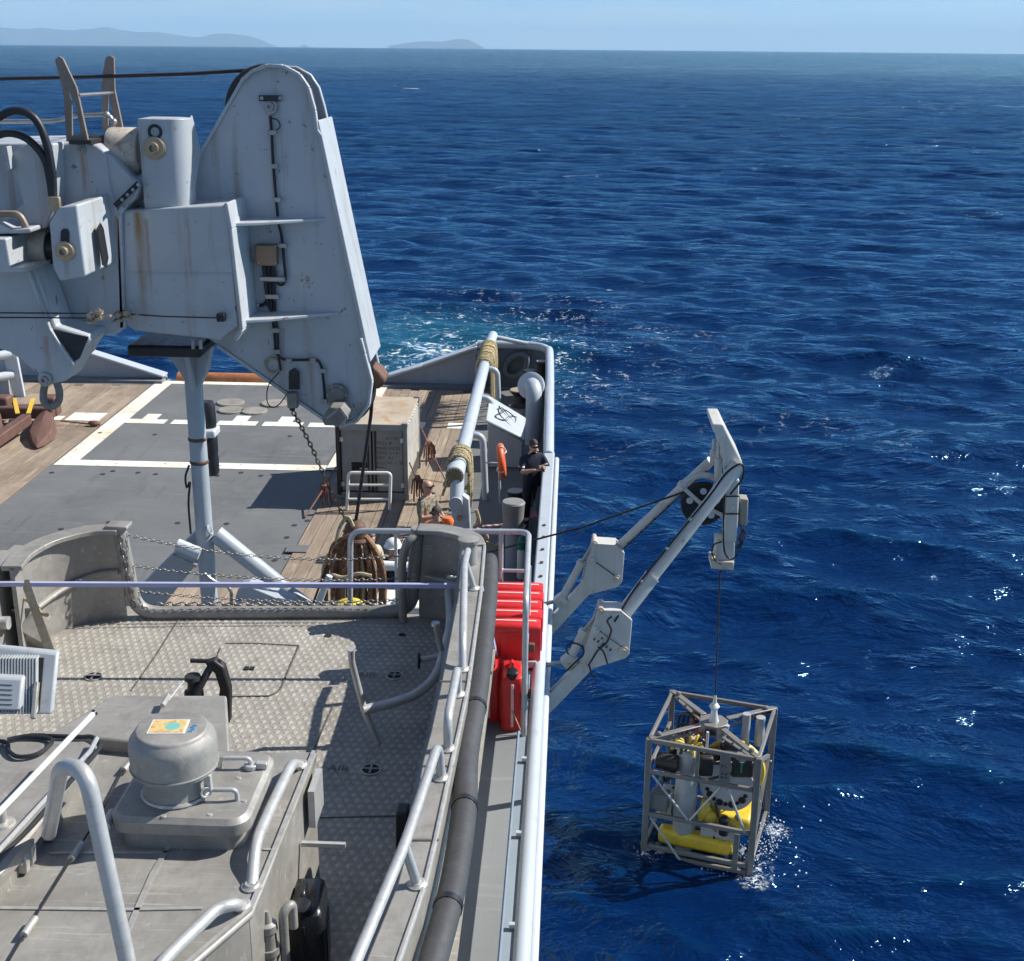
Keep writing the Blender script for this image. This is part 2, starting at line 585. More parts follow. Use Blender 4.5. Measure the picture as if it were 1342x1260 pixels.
        return z.outputs[0]
    t1 = tilt(0.60, 5, 2.7, s.coord((0.32, 1.0, 1), 'World'))
    t2 = tilt(0.11, 3, 1.7, s.coord((0.28, 1.0, 1), 'World', (3, 9, 0)))
    # unresolved chop far off acts as roughness
    rd = s.n('ShaderNodeMapRange'); rd.interpolation_type = 'SMOOTHSTEP'
    ta = s.n('ShaderNodeVectorMath', operation='ADD'); s.l(t1, ta.inputs[0]); s.l(t2, ta.inputs[1])
    ln = s.n('ShaderNodeVectorMath', operation='LENGTH'); s.l(v, ln.inputs[0])
    fr = s.n('ShaderNodeMapRange'); fr.interpolation_type = 'SMOOTHSTEP'
    s.l(ln.outputs['Value'], fr.inputs[0]); fr.inputs[1].default_value = 30.0; fr.inputs[2].default_value = 220.0; fr.inputs[3].default_value = 0.0; fr.inputs[4].default_value = 1.0
    s.l(s.math('MULTIPLY', gust, s.math('ADD', s.math('MULTIPLY', fr.outputs[0], 0.48), 0.52)), nb.inputs['Strength'])
    ts = s.n('ShaderNodeVectorMath', operation='SCALE'); s.l(ta.outputs[0], ts.inputs[0]); s.l(fr.outputs[0], ts.inputs['Scale'])
    tn = s.n('ShaderNodeVectorMath', operation='ADD'); s.l(nb.outputs[0], tn.inputs[0]); s.l(ts.outputs[0], tn.inputs[1])
    nn = s.n('ShaderNodeVectorMath', operation='NORMALIZE'); s.l(tn.outputs[0], nn.inputs[0])
    s.l(ln.outputs['Value'], rd.inputs[0]); rd.inputs[1].default_value = 40.0; rd.inputs[2].default_value = 900.0; rd.inputs[3].default_value = 0.10; rd.inputs[4].default_value = 0.50
    # body of the water below a blue-tinted mirror surface; foam is matt
    df = s.n('ShaderNodeBsdfDiffuse'); s.l(c, df.inputs['Color']); s.l(nn.outputs[0], df.inputs['Normal'])
    gl = s.n('ShaderNodeBsdfGlossy'); gl.inputs['Color'].default_value = (0.46, 0.84, 1.0, 1)
    s.l(s.math('MAXIMUM', rd.outputs[0], rgh.outputs[0]), gl.inputs['Roughness']); s.l(nn.outputs[0], gl.inputs['Normal'])
    fz = s.n('ShaderNodeFresnel'); fz.inputs['IOR'].default_value = 1.333; s.l(nn.outputs[0], fz.inputs['Normal'])
    mx = s.n('ShaderNodeMixShader')
    rough_loss = s.math('SUBTRACT', 1.0, s.math('MULTIPLY', fr.outputs[0], 0.14))      # a ruffled surface mirrors less at a grazing view
    s.l(s.math('MULTIPLY', s.math('MULTIPLY', fz.outputs[0], rough_loss), s.math('SUBTRACT', 1.0, foam, True)), mx.inputs[0]); s.l(df.outputs[0], mx.inputs[1]); s.l(gl.outputs[0], mx.inputs[2])
    s.l(mx.outputs[0], s.out.inputs[0])
    s.t.nodes.remove(s.b)
    me.materials.append(s.m)
    o = bpy.data.objects.new('sea', me)
    COL.objects.link(o)
    tag(o, 'deep blue choppy open sea with scattered whitecaps and turquoise wake', kind='structure')
    return o
make_sea()

# ------------------------------------------------------------------ far islands
def island(name, x0, x1, prof, Y, depth, label):
    """a ridge with real depth; prof: (photo x, photo y) of the skyline"""
    xs = [p[0] for p in prof]
    g = np.random.default_rng(len(prof))
    n, m = 90, 14
    verts, faces = [], []
    for j in range(m + 1):
        t = j / m
        for i in range(n + 1):
            fx = x0 + (x1 - x0) * i / n
            fy = np.interp(fx, xs, [p[1] for p in prof])
            top = py(fx, fy, Y)
            bulge = math.sin(math.pi * t) ** 0.8
            hh = max(0.0, top.z) * bulge * (1 + 0.10 * math.sin(i * 0.9 + j * 1.7) * (1 if t < 0.45 else 0.2))
            if abs(t - 0.5) < 0.01:
                hh = max(0.0, top.z)
            k = 1 + (t - 0.5) * depth / Y
            verts.append((top.x * k, Y + (t - 0.5) * depth, hh if hh > 0.5 else -66.0))
    for j in range(m):
        for i in range(n):
            a = j * (n + 1) + i
            faces.append((a, a + 1, a + n + 2, a + n + 1))
    b = MB(); b.add(verts, faces)
    o = b.build(name, 'island_rock', smooth=60)
    tag(o, label, kind='structure')
paint('island_rock', (0.055, 0.065, 0.045), 0.9, scale=0.0012, var=0.4)
island('island', -330, 415, [(-330, 57), (-250, 46), (-120, 41), (0, 37), (30, 38.5), (60, 38), (95, 40), (118, 39.5), (130, 37), (138, 35), (147, 36.5), (158, 40), (172, 43), (190, 42.5), (205, 41.5), (225, 46), (250, 48.5), (262, 49.5), (275, 46), (300, 44.5), (325, 47), (345, 54), (357, 59), (374, 63), (385, 62), (397, 57.5), (405, 59), (415, 66)], 38000, 6000, 'long hazy mountain island on the horizon at the left')
island('island', 500, 640, [(498, 62), (540, 55.5), (560, 54.5), (580, 55), (600, 51.5), (612, 52), (622, 56), (628, 60), (640, 63)], 37000, 4500, 'small hazy island on the horizon near the middle')

# ------------------------------------------------------------------ paint shop
SHIP = (0.345, 0.38, 0.41)
paint('ship_paint', SHIP, 0.42, var=0.07, scale=0.9, grime=0.12, streak=0.22)
paint('ship_white', (0.50, 0.535, 0.56), 0.4, var=0.06, scale=1.2, grime=0.10, rust=0.25)
paint('cap_paint', (0.42, 0.465, 0.50), 0.4, var=0.06, scale=1.0, grime=0.12, grime_col=(0.30, 0.22, 0.15), rust=0.2)
paint('dark_gap', (0.03, 0.032, 0.035), 0.8)
paint('roller_rust', (0.42, 0.16, 0.055), 0.7, var=0.4, scale=1.5, grime=0.6, grime_col=(0.10, 0.04, 0.02), bump=0.4)
def deck_paint(name, color, patch, warm):
    s = NT(name)
    v = s.coord(kind='World')
    n = s.noise(v, 0.35, 6, 0.65, 0.4)
    c = s.ramp(n, [(0.32, mul(color, 0.78)), (0.5, color), (0.68, mul(color, 1.16))])
    m = s.ramp(s.noise(v, 1.4, 7, 0.7, 0.6), [(0.55, 0.0), (0.72, patch)])
    c = s.mix(m, c, warm)
    scr = s.ramp(s.noise(s.coord((0.35, 3.2, 1), 'World'), 2.0, 5, 0.7), [(0.57, 0.0), (0.66, 0.40)])
    c = s.mix(scr, c, mul(color, 1.5))
    scr2 = s.ramp(s.noise(s.coord((3.0, 0.3, 1), 'World', (7, 2, 0)), 1.3, 5, 0.7), [(0.57, 0.0), (0.67, 0.45)])
    c = s.mix(scr2, c, mul(color, 0.55))
    rs = s.ramp(s.noise(v, 0.9, 8, 0.75, 0.2), [(0.665, 0.0), (0.71, 0.8)])
    c = s.mix(rs, c, (0.22, 0.12, 0.06))
    s.set(Base_Color=c, Roughness=0.72, Normal=s.bump(s.noise(v, 55, 3, 0.6), 0.25, 0.004))
    return s.m
deck_paint('steel_deck', (0.128, 0.133, 0.130), 0.5, (0.20, 0.185, 0.155))
deck_paint('side_deck', (0.19, 0.20, 0.20), 0.4, (0.16, 0.165, 0.165))
def marking_paint():
    s = NT('marking'); v = s.coord(kind='World')
    c = s.ramp(s.noise(v, 0.6, 6, 0.65, 0.4), [(0.35, (0.62, 0.56, 0.42)), (0.55, (0.74, 0.72, 0.62)), (0.7, (0.78, 0.76, 0.68))])
    c = s.mix(s.ramp(s.noise(v, 7.0, 7, 0.72, 0.4), [(0.60, 0.0), (0.63, 0.85)]), c, (0.15, 0.155, 0.15))
    c = s.mix(s.ramp(s.noise(v, 1.1, 6, 0.7, 0.8), [(0.56, 0.0), (0.72, 0.5)]), c, (0.34, 0.29, 0.20))
    s.set(Base_Color=c, Roughness=0.7)
marking_paint()
def wood(name, c0, c1, c2):
    s = NT(name)
    tc = s.n('ShaderNodeObjectInfo')
    v = s.coord((6.0, 0.5, 1.0), 'World')
    ofs = s.n('ShaderNodeVectorMath', operation='ADD')
    rv = s.n('ShaderNodeCombineXYZ')
    s.l(s.math('MULTIPLY', tc.outputs['Random'], 37.0), rv.inputs[1])
    s.l(v, ofs.inputs[0]); s.l(rv.outputs[0], ofs.inputs[1])
    ov = s.n('ShaderNodeVectorMath', operation='MULTIPLY'); ov.inputs[1].default_value = (1.6, 0.9, 1)
    s.l(ofs.outputs[0], ov.inputs[0])
    gr = s.noise(ov.outputs[0], 1.6, 6, 0.68, 1.6)
    c = s.ramp(gr, [(0.30, c0), (0.52, c1), (0.72, c2)])
    tone = s.math('ADD', s.math('MULTIPLY', tc.outputs['Random'], 0.35), 0.80)
    hv = s.n('ShaderNodeMix', data_type='RGBA', blend_type='MULTIPLY'); hv.inputs[0].default_value = 1
    s.l(c, hv.inputs[6])
    cc = s.n('ShaderNodeCombineColor'); [s.l(tone, cc.inputs[i]) for i in range(3)]
    s.l(cc.outputs[0], hv.inputs[7])
    st = s.ramp(s.noise(s.coord(kind='World'), 0.7, 6, 0.7, 0.5), [(0.48, 0.0), (0.70, 0.7)])
    c = s.mix(st, hv.outputs[2], mul(c0, 0.7))
    sc = s.ramp(s.noise(s.coord((5, 0.25, 1), 'World'), 1.5, 5, 0.7), [(0.6, 0.0), (0.66, 0.5)])
    c = s.mix(sc, c, mul(c2, 1.25))
    s.set(Base_Color=c, Roughness=0.85, Normal=s.bump(gr, 0.3, 0.006))
    return s.m
wood('deck_timber', (0.20, 0.15, 0.105), (0.295, 0.232, 0.168), (0.38, 0.31, 0.235))
paint('caulk', (0.13, 0.10, 0.075), 0.9)

# ------------------------------------------------------------------ the ship: hull, decks, bulwarks
ship = thing('ship', (-8, 10, 0), 'large grey support vessel whose working deck fills the left half', 'ship')
XP = -0.30                                       # port side
b = MB()
outl = [(-17, -14), (XP, -14), (XP, 24), (-0.5, 33.6), (-0.75, 34.45), (-16.5, 34.45), (-17, 33.6)]
b.prism([(x, y, -1.6) for x, y in outl], (0, 0, 1.6 + Z_AFT - 0.012))
b.build('hull', 'ship_paint', ship)
b = MB()
b.box((-8.6, 10.3, Z_AFT - 0.004), (16.2, 47.6, 0.012))
aft = b.build('working_deck', 'steel_deck', ship)
# timber areas of the working deck: one object for each plank
def timber(x0, x1, y0, y1, w, label):
    base = MB(); base.box(((x0 + x1) / 2, (y0 + y1) / 2, Z_AFT + 0.006), (x1 - x0, y1 - y0, 0.008))
    t = base.build('timber_deck', 'caulk', ship, label=label)
    meshes = {}
    n = round((x1 - x0) / w)
    w = (x1 - x0) / n
    for i in range(n):
        y = y0 - random.uniform(0, 2.5)
        while y < y1:
            L = random.choice((2.6, 3.2, 3.8))
            a, e = max(y, y0), min(y + L, y1)
            y += L
            if e - a < 0.3:
                continue
            k = round((e - a) * 5) / 5
            if k not in meshes:
                q = MB(); q.box((0, 0, 0.011), (w - 0.012, 1.0, 0.022))
                o = q.build('plank', 'deck_timber', None)
                meshes[k] = o.data
                bpy.data.objects.remove(o)
            o = bpy.data.objects.new('plank', meshes[k])
            COL.objects.link(o)
            o.parent = t
            o.scale = (1, e - a - 0.010, 1)
            o.location = Vector((x0 + w * (i + 0.5), (a + e) / 2, Z_AFT + 0.010 + random.uniform(0, 0.003))) - ship.location
    return t
timber(-15.6, -11.45, 20.5, 33.6, 0.26, 'timber planking on the starboard side of the working deck')
timber(-5.0, -2.35, 20.2, 33.7, 0.24, 'timber planking on the port side of the working deck')
timber(-11.45, -2.35, 15.5, 20.15, 0.26, 'timber planking across the forward end of the working deck')
# painted markings
def mark(pts, dz=0.0):
    m = MB(); m.prism([(x, y, Z_AFT + 0.006 + dz) for x, y in pts], (0, 0, 0.003)); return m.build('deck_marking', 'marking', ship, smooth=0)
def rect(x0, x1, y0, y1): return [(x0, y0), (x1, y0), (x1, y1), (x0, y1)]
mark(rect(-11.4, -10.95, 26.6, 34.2))
mark(rect(-10.948, -5.30, 26.6, 27.0))
mark(rect(-5.298, -4.95, 26.6, 34.2), 0.03)
mark(rect(-10.948, -5.30, 33.9, 34.2))
for i in range(5):
    x = -10.94 + i * 1.14
    mark([(x, 30.0), (x + 0.98, 30.0), (x + 0.98, 30.36), (x + 0.68, 30.36), (x + 0.68, 30.85), (x + 0.32, 30.85), (x + 0.32, 30.36), (x, 30.36)])
for i, (x0, x1) in enumerate(((-14.1, -13.5), (-13.1, -12.55), (-12.45, -11.6))):
    mark(rect(x0, x1, 30.0, 30.36 + (0.35 if i == 2 else 0)), 0.035)
for x0, x1 in ((-4.2, -3.5), (-2.95, -2.4)):
    mark(rect(x0, x1, 30.0, 30.5), 0.035)
# sockets, plugs and round covers let into the plating
hm = None
for p in [(135, 622), (148, 618), (181, 620), (204, 622), (285, 624), (316, 620), (342, 624), (203, 570), (380, 572), (233, 686), (297, 687), (386, 689), (376, 705), (360, 735), (80, 694), (143, 685), (131, 568), (68, 620), (403, 683)]:
    q = pz(p[0], p[1], Z_AFT)
    m = MB(); m.cyl(q + Vector((0, 0, -0.01)), q + Vector((0, 0, 0.012)), 0.055, seg=10)
    m.build('deck_socket', 'dark_gap', ship)
paint('cover_plate', (0.25, 0.235, 0.20), 0.75, var=0.2, grime=0.5, rust=0.6)
for p, r in (((302, 529), 0.36), ((360, 530), 0.36), ((303, 539), 0.34), ((333, 540), 0.34)):
    q = pz(p[0], p[1], Z_AFT)
    m = MB(); m.lathe(q, (0, 0, 1), [(-0.01, r), (0.035, r), (0.05, r * 0.95), (0.05, 0)], 24)
    m.build('deck_cover', 'cover_plate', ship)
# stern roller and its sill
b = MB(); b.cyl((-10.9, 34.42, Z_AFT + 0.02), (-6.0, 34.42, Z_AFT + 0.02), 0.19, seg=24); b.build('stern_roller', 'roller_rust', ship)
# stern bulwarks sloping down towards the roller
for sgn, xs, name in ((1, [(-2.5, 3.42), (-4.0, 2.86), (-5.35, 2.42), (-5.35, Z_AFT), (-2.5, Z_AFT)], 'stern_bulwark'), (-1, [(-15.6, 3.55), (-13.6, 3.15), (-11.2, 2.42), (-11.2, Z_AFT), (-15.6, Z_AFT)], 'stern_bulwark')):
    b = MB(); b.prism([(x, 34.25, z) for x, z in xs], (0, 0.14, 0)); o = b.build(name, 'ship_paint', ship)
    c = MB()
    tp = xs[:3]
    for (xa, za), (xb, zb) in zip(tp[:-1], tp[1:]):
        c.bar((xa, 34.24, za + 0.035), (xb, 34.24, zb + 0.035), 0.42, 0.07)
    c.build('cap_rail', 'cap_paint', o, bevel=0.02)
    c = MB(); c.box(((xs[0][0] + xs[2][0]) / 2, 34.12, Z_AFT + 0.03), (abs(xs[0][0] - xs[2][0]), 0.5, 0.10)); c.build('footing', 'side_deck', o)
# port bulwark
b = MB()
inner = [(XP, 8.0), (XP, 24), (-0.5, 33.6)]
for (xa, ya), (xb, yb) in zip(inner[:-1], inner[1:]):
    b.bar((xa - 0.06, ya, 2.88), (xb - 0.06, yb, 2.88), 0.05, 1.2)
paint('quarter_shade', (0.105, 0.12, 0.135), 0.5, var=0.1, scale=1.0, grime=0.2)  # ship grey darkened: shade inside bulwark and stern quarter put into the paint
o = b.build('port_bulwark', 'quarter_shade', ship)
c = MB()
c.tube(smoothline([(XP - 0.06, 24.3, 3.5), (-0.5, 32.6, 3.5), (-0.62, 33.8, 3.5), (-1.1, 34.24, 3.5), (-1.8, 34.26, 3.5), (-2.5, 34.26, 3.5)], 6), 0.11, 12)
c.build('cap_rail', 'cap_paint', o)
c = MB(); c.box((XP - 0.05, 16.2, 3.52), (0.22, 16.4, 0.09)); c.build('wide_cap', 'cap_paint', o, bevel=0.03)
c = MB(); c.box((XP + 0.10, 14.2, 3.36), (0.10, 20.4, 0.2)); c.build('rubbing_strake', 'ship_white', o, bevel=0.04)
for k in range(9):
    c = MB(); y = 17.6 + k * 1.75; c.prism([(-0.42, y, 3.35), (-0.42, y, Z_AFT), (-0.75, y, Z_AFT), (-0.52, y, 3.35)], (0, 0.03, 0)); c.build('bracket', 'quarter_shade', o)
c = MB(); c.box((-1.55, 34.32, 2.88), (1.9, 0.06, 1.2)); c.build('stern_plate', 'quarter_shade', o)
c = MB(); c.box((-2.46, 33.9, 2.85), (0.07, 0.9, 1.1)); c.build('wing_plate', 'quarter_shade', o)
# upper deck block that carries the workboat
b = MB(); b.box((-8.45, -1.4, (Z_AFT + Z_UP) / 2 - 0.02), (16.3, 21.0, Z_UP - Z_AFT - 0.04)); b.build('deckhouse', 'ship_paint', ship)
b = MB(); b.box((-8.45, -1.4, Z_UP - 0.015), (16.3, 21.2, 0.03)); b.build('upper_deck', 'side_deck', ship)
b = MB(); b.box((-0.235, -1.4, Z_UP + 0.002), (0.09, 21.0, 0.008)); b.build('waterway', paint('waterway_paint', (0.22, 0.27, 0.31), 0.6, kind='World'), ship)
b = MB(); b.bar((-0.165, -8, 6.73), (-0.165, 9.15, 6.73), 0.03, 0.06); o = b.build('upper_coaming', 'ship_paint', ship)
c = MB(); c.tube([(-0.16, -8, 7.03), (-0.16, 9.2, 7.03)], 0.045, 12); c.build('cap_pipe', 'cap_paint', o)
for yy in (-1.0, 1.0, 3.0, 5.0, 7.0, 9.1):
    c = MB(); c.cyl((-0.16, yy, 6.72), (-0.16, yy, 7.03), 0.03, seg=10); c.build('cap_post', 'cap_paint', o)
for yy in (4.9, 5.75, 6.6, 7.45, 8.3):
    c = MB(); c.cyl((-0.25, yy, Z_UP + 0.03), (-0.19, yy, Z_UP + 0.03), 0.018, seg=8); c.build('drain_stub', 'ship_white', o)

# ------------------------------------------------------------------ haze over the far sea
def make_haze():
    b = MB(); b.box((0, 0, 276.5), (90000, 90000, 687))
    o = b.build('haze', [], None, smooth=0)
    s = bpy.data.materials.new('haze_air')
    s.use_nodes = True
    t = s.node_tree
    t.nodes.clear()
    out = t.nodes.new('ShaderNodeOutputMaterial')
    v = t.nodes.new('ShaderNodeVolumePrincipled')
    v.inputs['Color'].default_value = (0.46, 0.73, 1.0, 1)
    v.inputs['Density'].default_value = 4.0e-5
    v.inputs['Anisotropy'].default_value = 0.0
    t.links.new(v.outputs[0], out.inputs['Volume'])
    o.data.materials.append(s)
    tag(o, 'pale blue sea haze lying over the far water', kind='stuff')

# ------------------------------------------------------------------ deck crane (boom head stowed across the deck)
CRANE = (0.405, 0.432, 0.45)
def crane_paint():
    s = NT('crane_paint')
    v = s.coord(kind='World')
    n = s.noise(v, 0.8, 5, 0.6)
    c = s.ramp(n, [(0.3, mul(CRANE, 0.9)), (0.7, mul(CRANE, 1.1))])
    rp = s.ramp(s.noise(v, 1.7, 2, 0.4, 0.2), [(0.60, 0.0), (0.615, 0.35)])
    c = s.mix(rp, c, mul(CRANE, 0.86))            # touched-up paint patches
    sv = s.coord((5, 5, 0.35), 'World')
    sm = s.ramp(s.noise(sv, 1.3, 5, 0.65), [(0.54, 0.0), (0.72, 0.55)])
    c = s.mix(sm, c, (0.23, 0.155, 0.075))
    ch = s.ramp(s.noise(v, 9, 6, 0.7, 0.5), [(0.635, 0.0), (0.67, 0.8)])
    c = s.mix(ch, c, (0.13, 0.07, 0.04))
    # rust runs below pins, seams and brackets
    sep = s.n('ShaderNodeSeparateXYZ'); s.l(v, sep.inputs[0])
    wob = s.math('MULTIPLY', s.math('SUBTRACT', s.noise(s.coord((3, 3, 1.2), 'World'), 1.0, 4, 0.6), 0.5), 0.10)
    brk = s.noise(s.coord((9, 9, 1.6), 'World'), 1.0, 5, 0.7)
    for (x, y0, y1, Y, w, k) in ((178, 275, 430, 12.0, 0.045, 0.95), (190, 285, 400, 12.0, 0.025, 0.5), (107, 200, 262, 11.95, 0.03, 0.7), (112, 190, 262, 11.95, 0.012, 0.6), (355, 148, 290, 12.6, 0.03, 0.5), (86, 340, 368, 11.15, 0.03, 0.4), (372, 430, 470, 12.6, 0.02, 0.4), (441, 505, 545, 12.6, 0.06, 0.4), (60, 440, 500, 11.5, 0.03, 0.4), (151, 280, 430, 11.95, 0.02, 0.7), (245, 285, 380, 12.0, 0.018, 0.35)):
        A, B = py(x, y0, Y), py(x, y1, Y)
        dx = s.math('ABSOLUTE', s.math('ADD', s.math('SUBTRACT', sep.outputs[0], A.x), wob))
        m1 = s.ramp(s.math('DIVIDE', dx, w * 2), [(0.1, 1.0), (0.6, 0.0)])
        zf = s.n('ShaderNodeMapRange'); s.l(sep.outputs[2], zf.inputs[0]); zf.inputs[1].default_value = B.z; zf.inputs[2].default_value = A.z; zf.inputs[3].default_value = 0.0; zf.inputs[4].default_value = 1.0
        m2 = s.ramp(zf.outputs[0], [(0.0, 0.0), (0.35, 0.7), (0.97, 1.0), (0.995, 0.0)])
        mm = s.math('MULTIPLY', s.math('MULTIPLY', m1, m2), s.math('MULTIPLY', s.ramp(brk, [(0.30, 0.25), (0.52, 1.0)]), min(1.0, k * 1.25)))
        c = s.mix(mm, c, (0.26, 0.15, 0.055))
    rs = s.ramp(s.noise(v, 2.6, 7, 0.72, 0.4), [(0.66, 0.0), (0.70, 0.85)])
    c = s.mix(rs, c, (0.20, 0.09, 0.04))
    s.set(Base_Color=c, Roughness=0.42)
    s.set(Normal=s.bump(s.noise(v, 6, 4, 0.6), 0.06, 0.02))
crane_paint()
paint('bare_brass', (0.40, 0.32, 0.22), 0.4, 0.6, 0.15, 8, grime=0.4)
paint('rusty_sleeve', (0.50, 0.46, 0.38), 0.5, 0.0, 0.15, 4, rust=0.95, grime=0.85, grime_col=(0.26, 0.12, 0.05), streak=0.6)
paint('primer_brown', (0.225, 0.175, 0.135), 0.55, 0.1, 0.18, 3, rust=0.4)
paint('black_rubber', (0.012, 0.013, 0.016), 0.45, var=0.2)
paint('wire_rope', (0.040, 0.030, 0.026), 0.6, 0.4, 0.25, 12)
paint('dark_steel', (0.05, 0.046, 0.043), 0.5, 0.5, 0.2, 6, rust=0.4)
paint('rust_steel', (0.13, 0.068, 0.045), 0.7, 0.2, 0.3, 5, grime=0.5, grime_col=(0.06, 0.03, 0.02))
paint('galvanised', (0.36, 0.36, 0.35), 0.42, 0.7, 0.15, 6, grime=0.3)
paint('bronze_box', (0.26, 0.175, 0.11), 0.5, 0.3, 0.1, 6)
def pxs(lst, Y):
    return [py(x, y, Y) for x, y in lst]
crane = thing('deck_crane', (-4, 12.8, Z_AFT), 'blue-grey crane boom head with cables and sheave above the deck', 'crane')
def cp(b, name, mat='crane_paint', parent=None, bevel=0.0, **k):
    return b.build(name, mat, parent or crane, bevel=bevel, **k)
HEAD = [(250, 228), (262, 205), (318, 107), (333, 94), (352, 87), (372, 88), (392, 99), (404, 117), (412, 145), (417, 168), (479, 462), (487, 498), (483, 528), (468, 548), (446, 555), (424, 547), (285, 452), (250, 430)]
b = MB(); b.prism(pxs(HEAD, 12.6), (0, 0.06, 0)); head = cp(b, 'head_plate', bevel=0.012)
def off(lst, Y0, dy):
    return [p + Vector((0, dy, 0)) for p in pxs(lst, Y0)]
b = MB(); b.prism(off(HEAD, 12.6, 0.56), (0, 0.06, 0)); cp(b, 'head_plate', bevel=0.012)
# rim flanges closing the head between the plates
def strip(b, pts, dy0, dy1, t=0.03, Y0=12.6):
    P = pxs(pts, Y0)
    for a, c in zip(P[:-1], P[1:]):
        d = (c - a).normalized()
        n = Vector((-d.z, 0, d.x)) * (t / 2)
        b.prism([a + n, c + n, c - n, a - n], (0, 0, 0))if False else b.add([p + Vector((0, y, 0)) for y in (dy0, dy1) for p in (a + n, c + n, c - n, a - n)], [(0, 1, 2, 3), (7, 6, 5, 4), (0, 4, 5, 1), (1, 5, 6, 2), (2, 6, 7, 3), (3, 7, 4, 0)])
b = MB(); strip(b, [(416, 158), (484, 474)], -0.035, 0.66, 0.045); cp(b, 'head_flange', parent=head, bevel=0.01)
b = MB(); strip(b, [(249, 229), (262, 204), (317, 107)], -0.02, 0.66, 0.03); cp(b, 'head_flange', parent=head)
b = MB(); strip(b, [(318, 106), (333, 93), (352, 86), (372, 87), (393, 98), (405, 116), (413, 145), (416, 170), (421, 178)], -0.06, 0.005, 0.035); cp(b, 'rim_lip', parent=head, bevel=0.008)
b = MB(); strip(b, [(424, 549), (285, 453)], -0.02, 0.64, 0.03); cp(b, 'head_flange', parent=head)
b = MB(); strip(b, [(474, 442), (479, 462), (488, 498), (484, 529), (469, 550), (446, 557)], -0.09, 0.005, 0.03); cp(b, 'rim_lip', parent=head, bevel=0.008)
# sheave and the wire that runs over it
sc_ = py(356, 143, 12.9)
b = MB(); b.lathe(sc_ - Vector((0, 0.17, 0)), (0, 1, 0), [(0, 0.1), (0, 0.415), (0.05, 0.425), (0.12, 0.36), (0.22, 0.36), (0.29, 0.425), (0.34, 0.415), (0.34, 0.1)], 40); cp(b, 'sheave', 'dark_steel')
b = MB()
wp = [py(-40, 104.5, 12.9), py(120, 101, 12.9), py(250, 97, 12.9)] + [sc_ + Vector((math.sin(t), 0, math.cos(t))) * 0.375 for t in [R(a) for a in (-12, 5, 25, 45, 65, 80)]]
b.tube(wp, 0.017, 8); cp(b, 'hoist_wire', 'wire_rope')
# sensor pin at the top
def disc(name, x, y, Y, r, d=0.05, mat='bare_brass', parent=None):
    c = py(x, y, Y)
    m = MB(); m.lathe(c, (0, -1, 0), [(-0.01, r), (d * 0.3, r), (d * 0.35, r * 0.93), (d * 0.5, r * 0.93), (d * 0.55, r * 0.55), (d, r * 0.5), (d, r * 0.28), (d * 0.6, r * 0.24), (d * 0.6, 0)], 24)
    return cp(m, name, mat, parent)
disc('sensor_pin', 355, 140, 12.6, 0.075, 0.06, 'galvanised', head)
b = MB(); b.box(py(354, 129, 12.57), (0.21, 0.03, 0.055)); cp(b, 'keeper_plate', 'dark_steel', head, 0.005)
for x in (343, 367):
    b = MB(); b.cyl(py(x, 129, 12.57), py(x, 129, 12.53), 0.018, seg=8); cp(b, 'bolt', 'galvanised', head)
# box section in front of the head
BOXO = [(160, 276), (298, 268), (313, 428), (300, 436), (290, 446), (176, 434), (163, 425)]
b = MB(); b.prism(pxs(BOXO, 12.0), (0, 0.64, 0)); boxs = cp(b, 'boom_box', bevel=0.02)
b = MB(); strip(b, [(297, 266), (303, 300), (317, 432), (308, 446)], -0.03, 0.62, 0.035, 12.0); cp(b, 'box_flange', parent=boxs, bevel=0.008)
b = MB(); strip(b, [(163, 270), (158, 280), (162, 430)], -0.05, 0.6, 0.05, 12.0); cp(b, 'box_flange', parent=boxs, bevel=0.01)
b = MB(); b.bar(py(170, 358, 11.995), py(305, 359, 11.995), 0.004, 0.012); cp(b, 'weld_seam', parent=boxs)
# stiffener plates between box and head
for y0, xr, xl in ((290, 428, 300), (413, 446, 316)):
    A, B = py(xl, y0, 12.1), py(xr, y0, 12.6)
    A2 = Vector((A.x - 0.05, 12.62, A.z)); A.z = B.z; A2.z = B.z
    b = MB(); b.prism([A, (A.x + 0.25, 12.2, B.z), B, A2], (0, 0, 0.03)); cp(b, 'stiffener', parent=head, bevel=0.006)
# round-backed lug column on top of the box
zb, zt = py(200, 272, 12.2).z - 0.05, py(215, 155, 12.2).z
xa, xb = py(187, 215, 12.1).x, py(247, 215, 12.1).x
rr_ = (xb - xa) * 0.46
plan = [(xa, 12.05), (xb - rr_, 12.05)] + [(xb - rr_ + rr_ * math.sin(t), 12.05 + rr_ - rr_ * math.cos(t)) for t in [R(a) for a in range(15, 181, 15)]] + [(xa, 12.05 + 2 * rr_)]
b = MB(); b.prism([(x, y, zb) for x, y in plan], (0, 0, zt - zb)); lug = cp(b, 'pin_lug', bevel=0.008)
disc('pivot_pin', 203, 194, 12.05, 0.105, 0.09, parent=lug)
b = MB(); b.torus(py(203, 173, 12.045), (0, 1, 0), 0.055, 0.014, 18, 6); cp(b, 'pin_keeper', 'black_rubber', lug)
b = MB(); b.prism([py(250, 270, 12.3), py(262, 200, 12.5), py(250, 152, 12.3), py(247, 160, 12.3)], (0, 0.05, 0)); cp(b, 'lug_gusset', parent=lug)
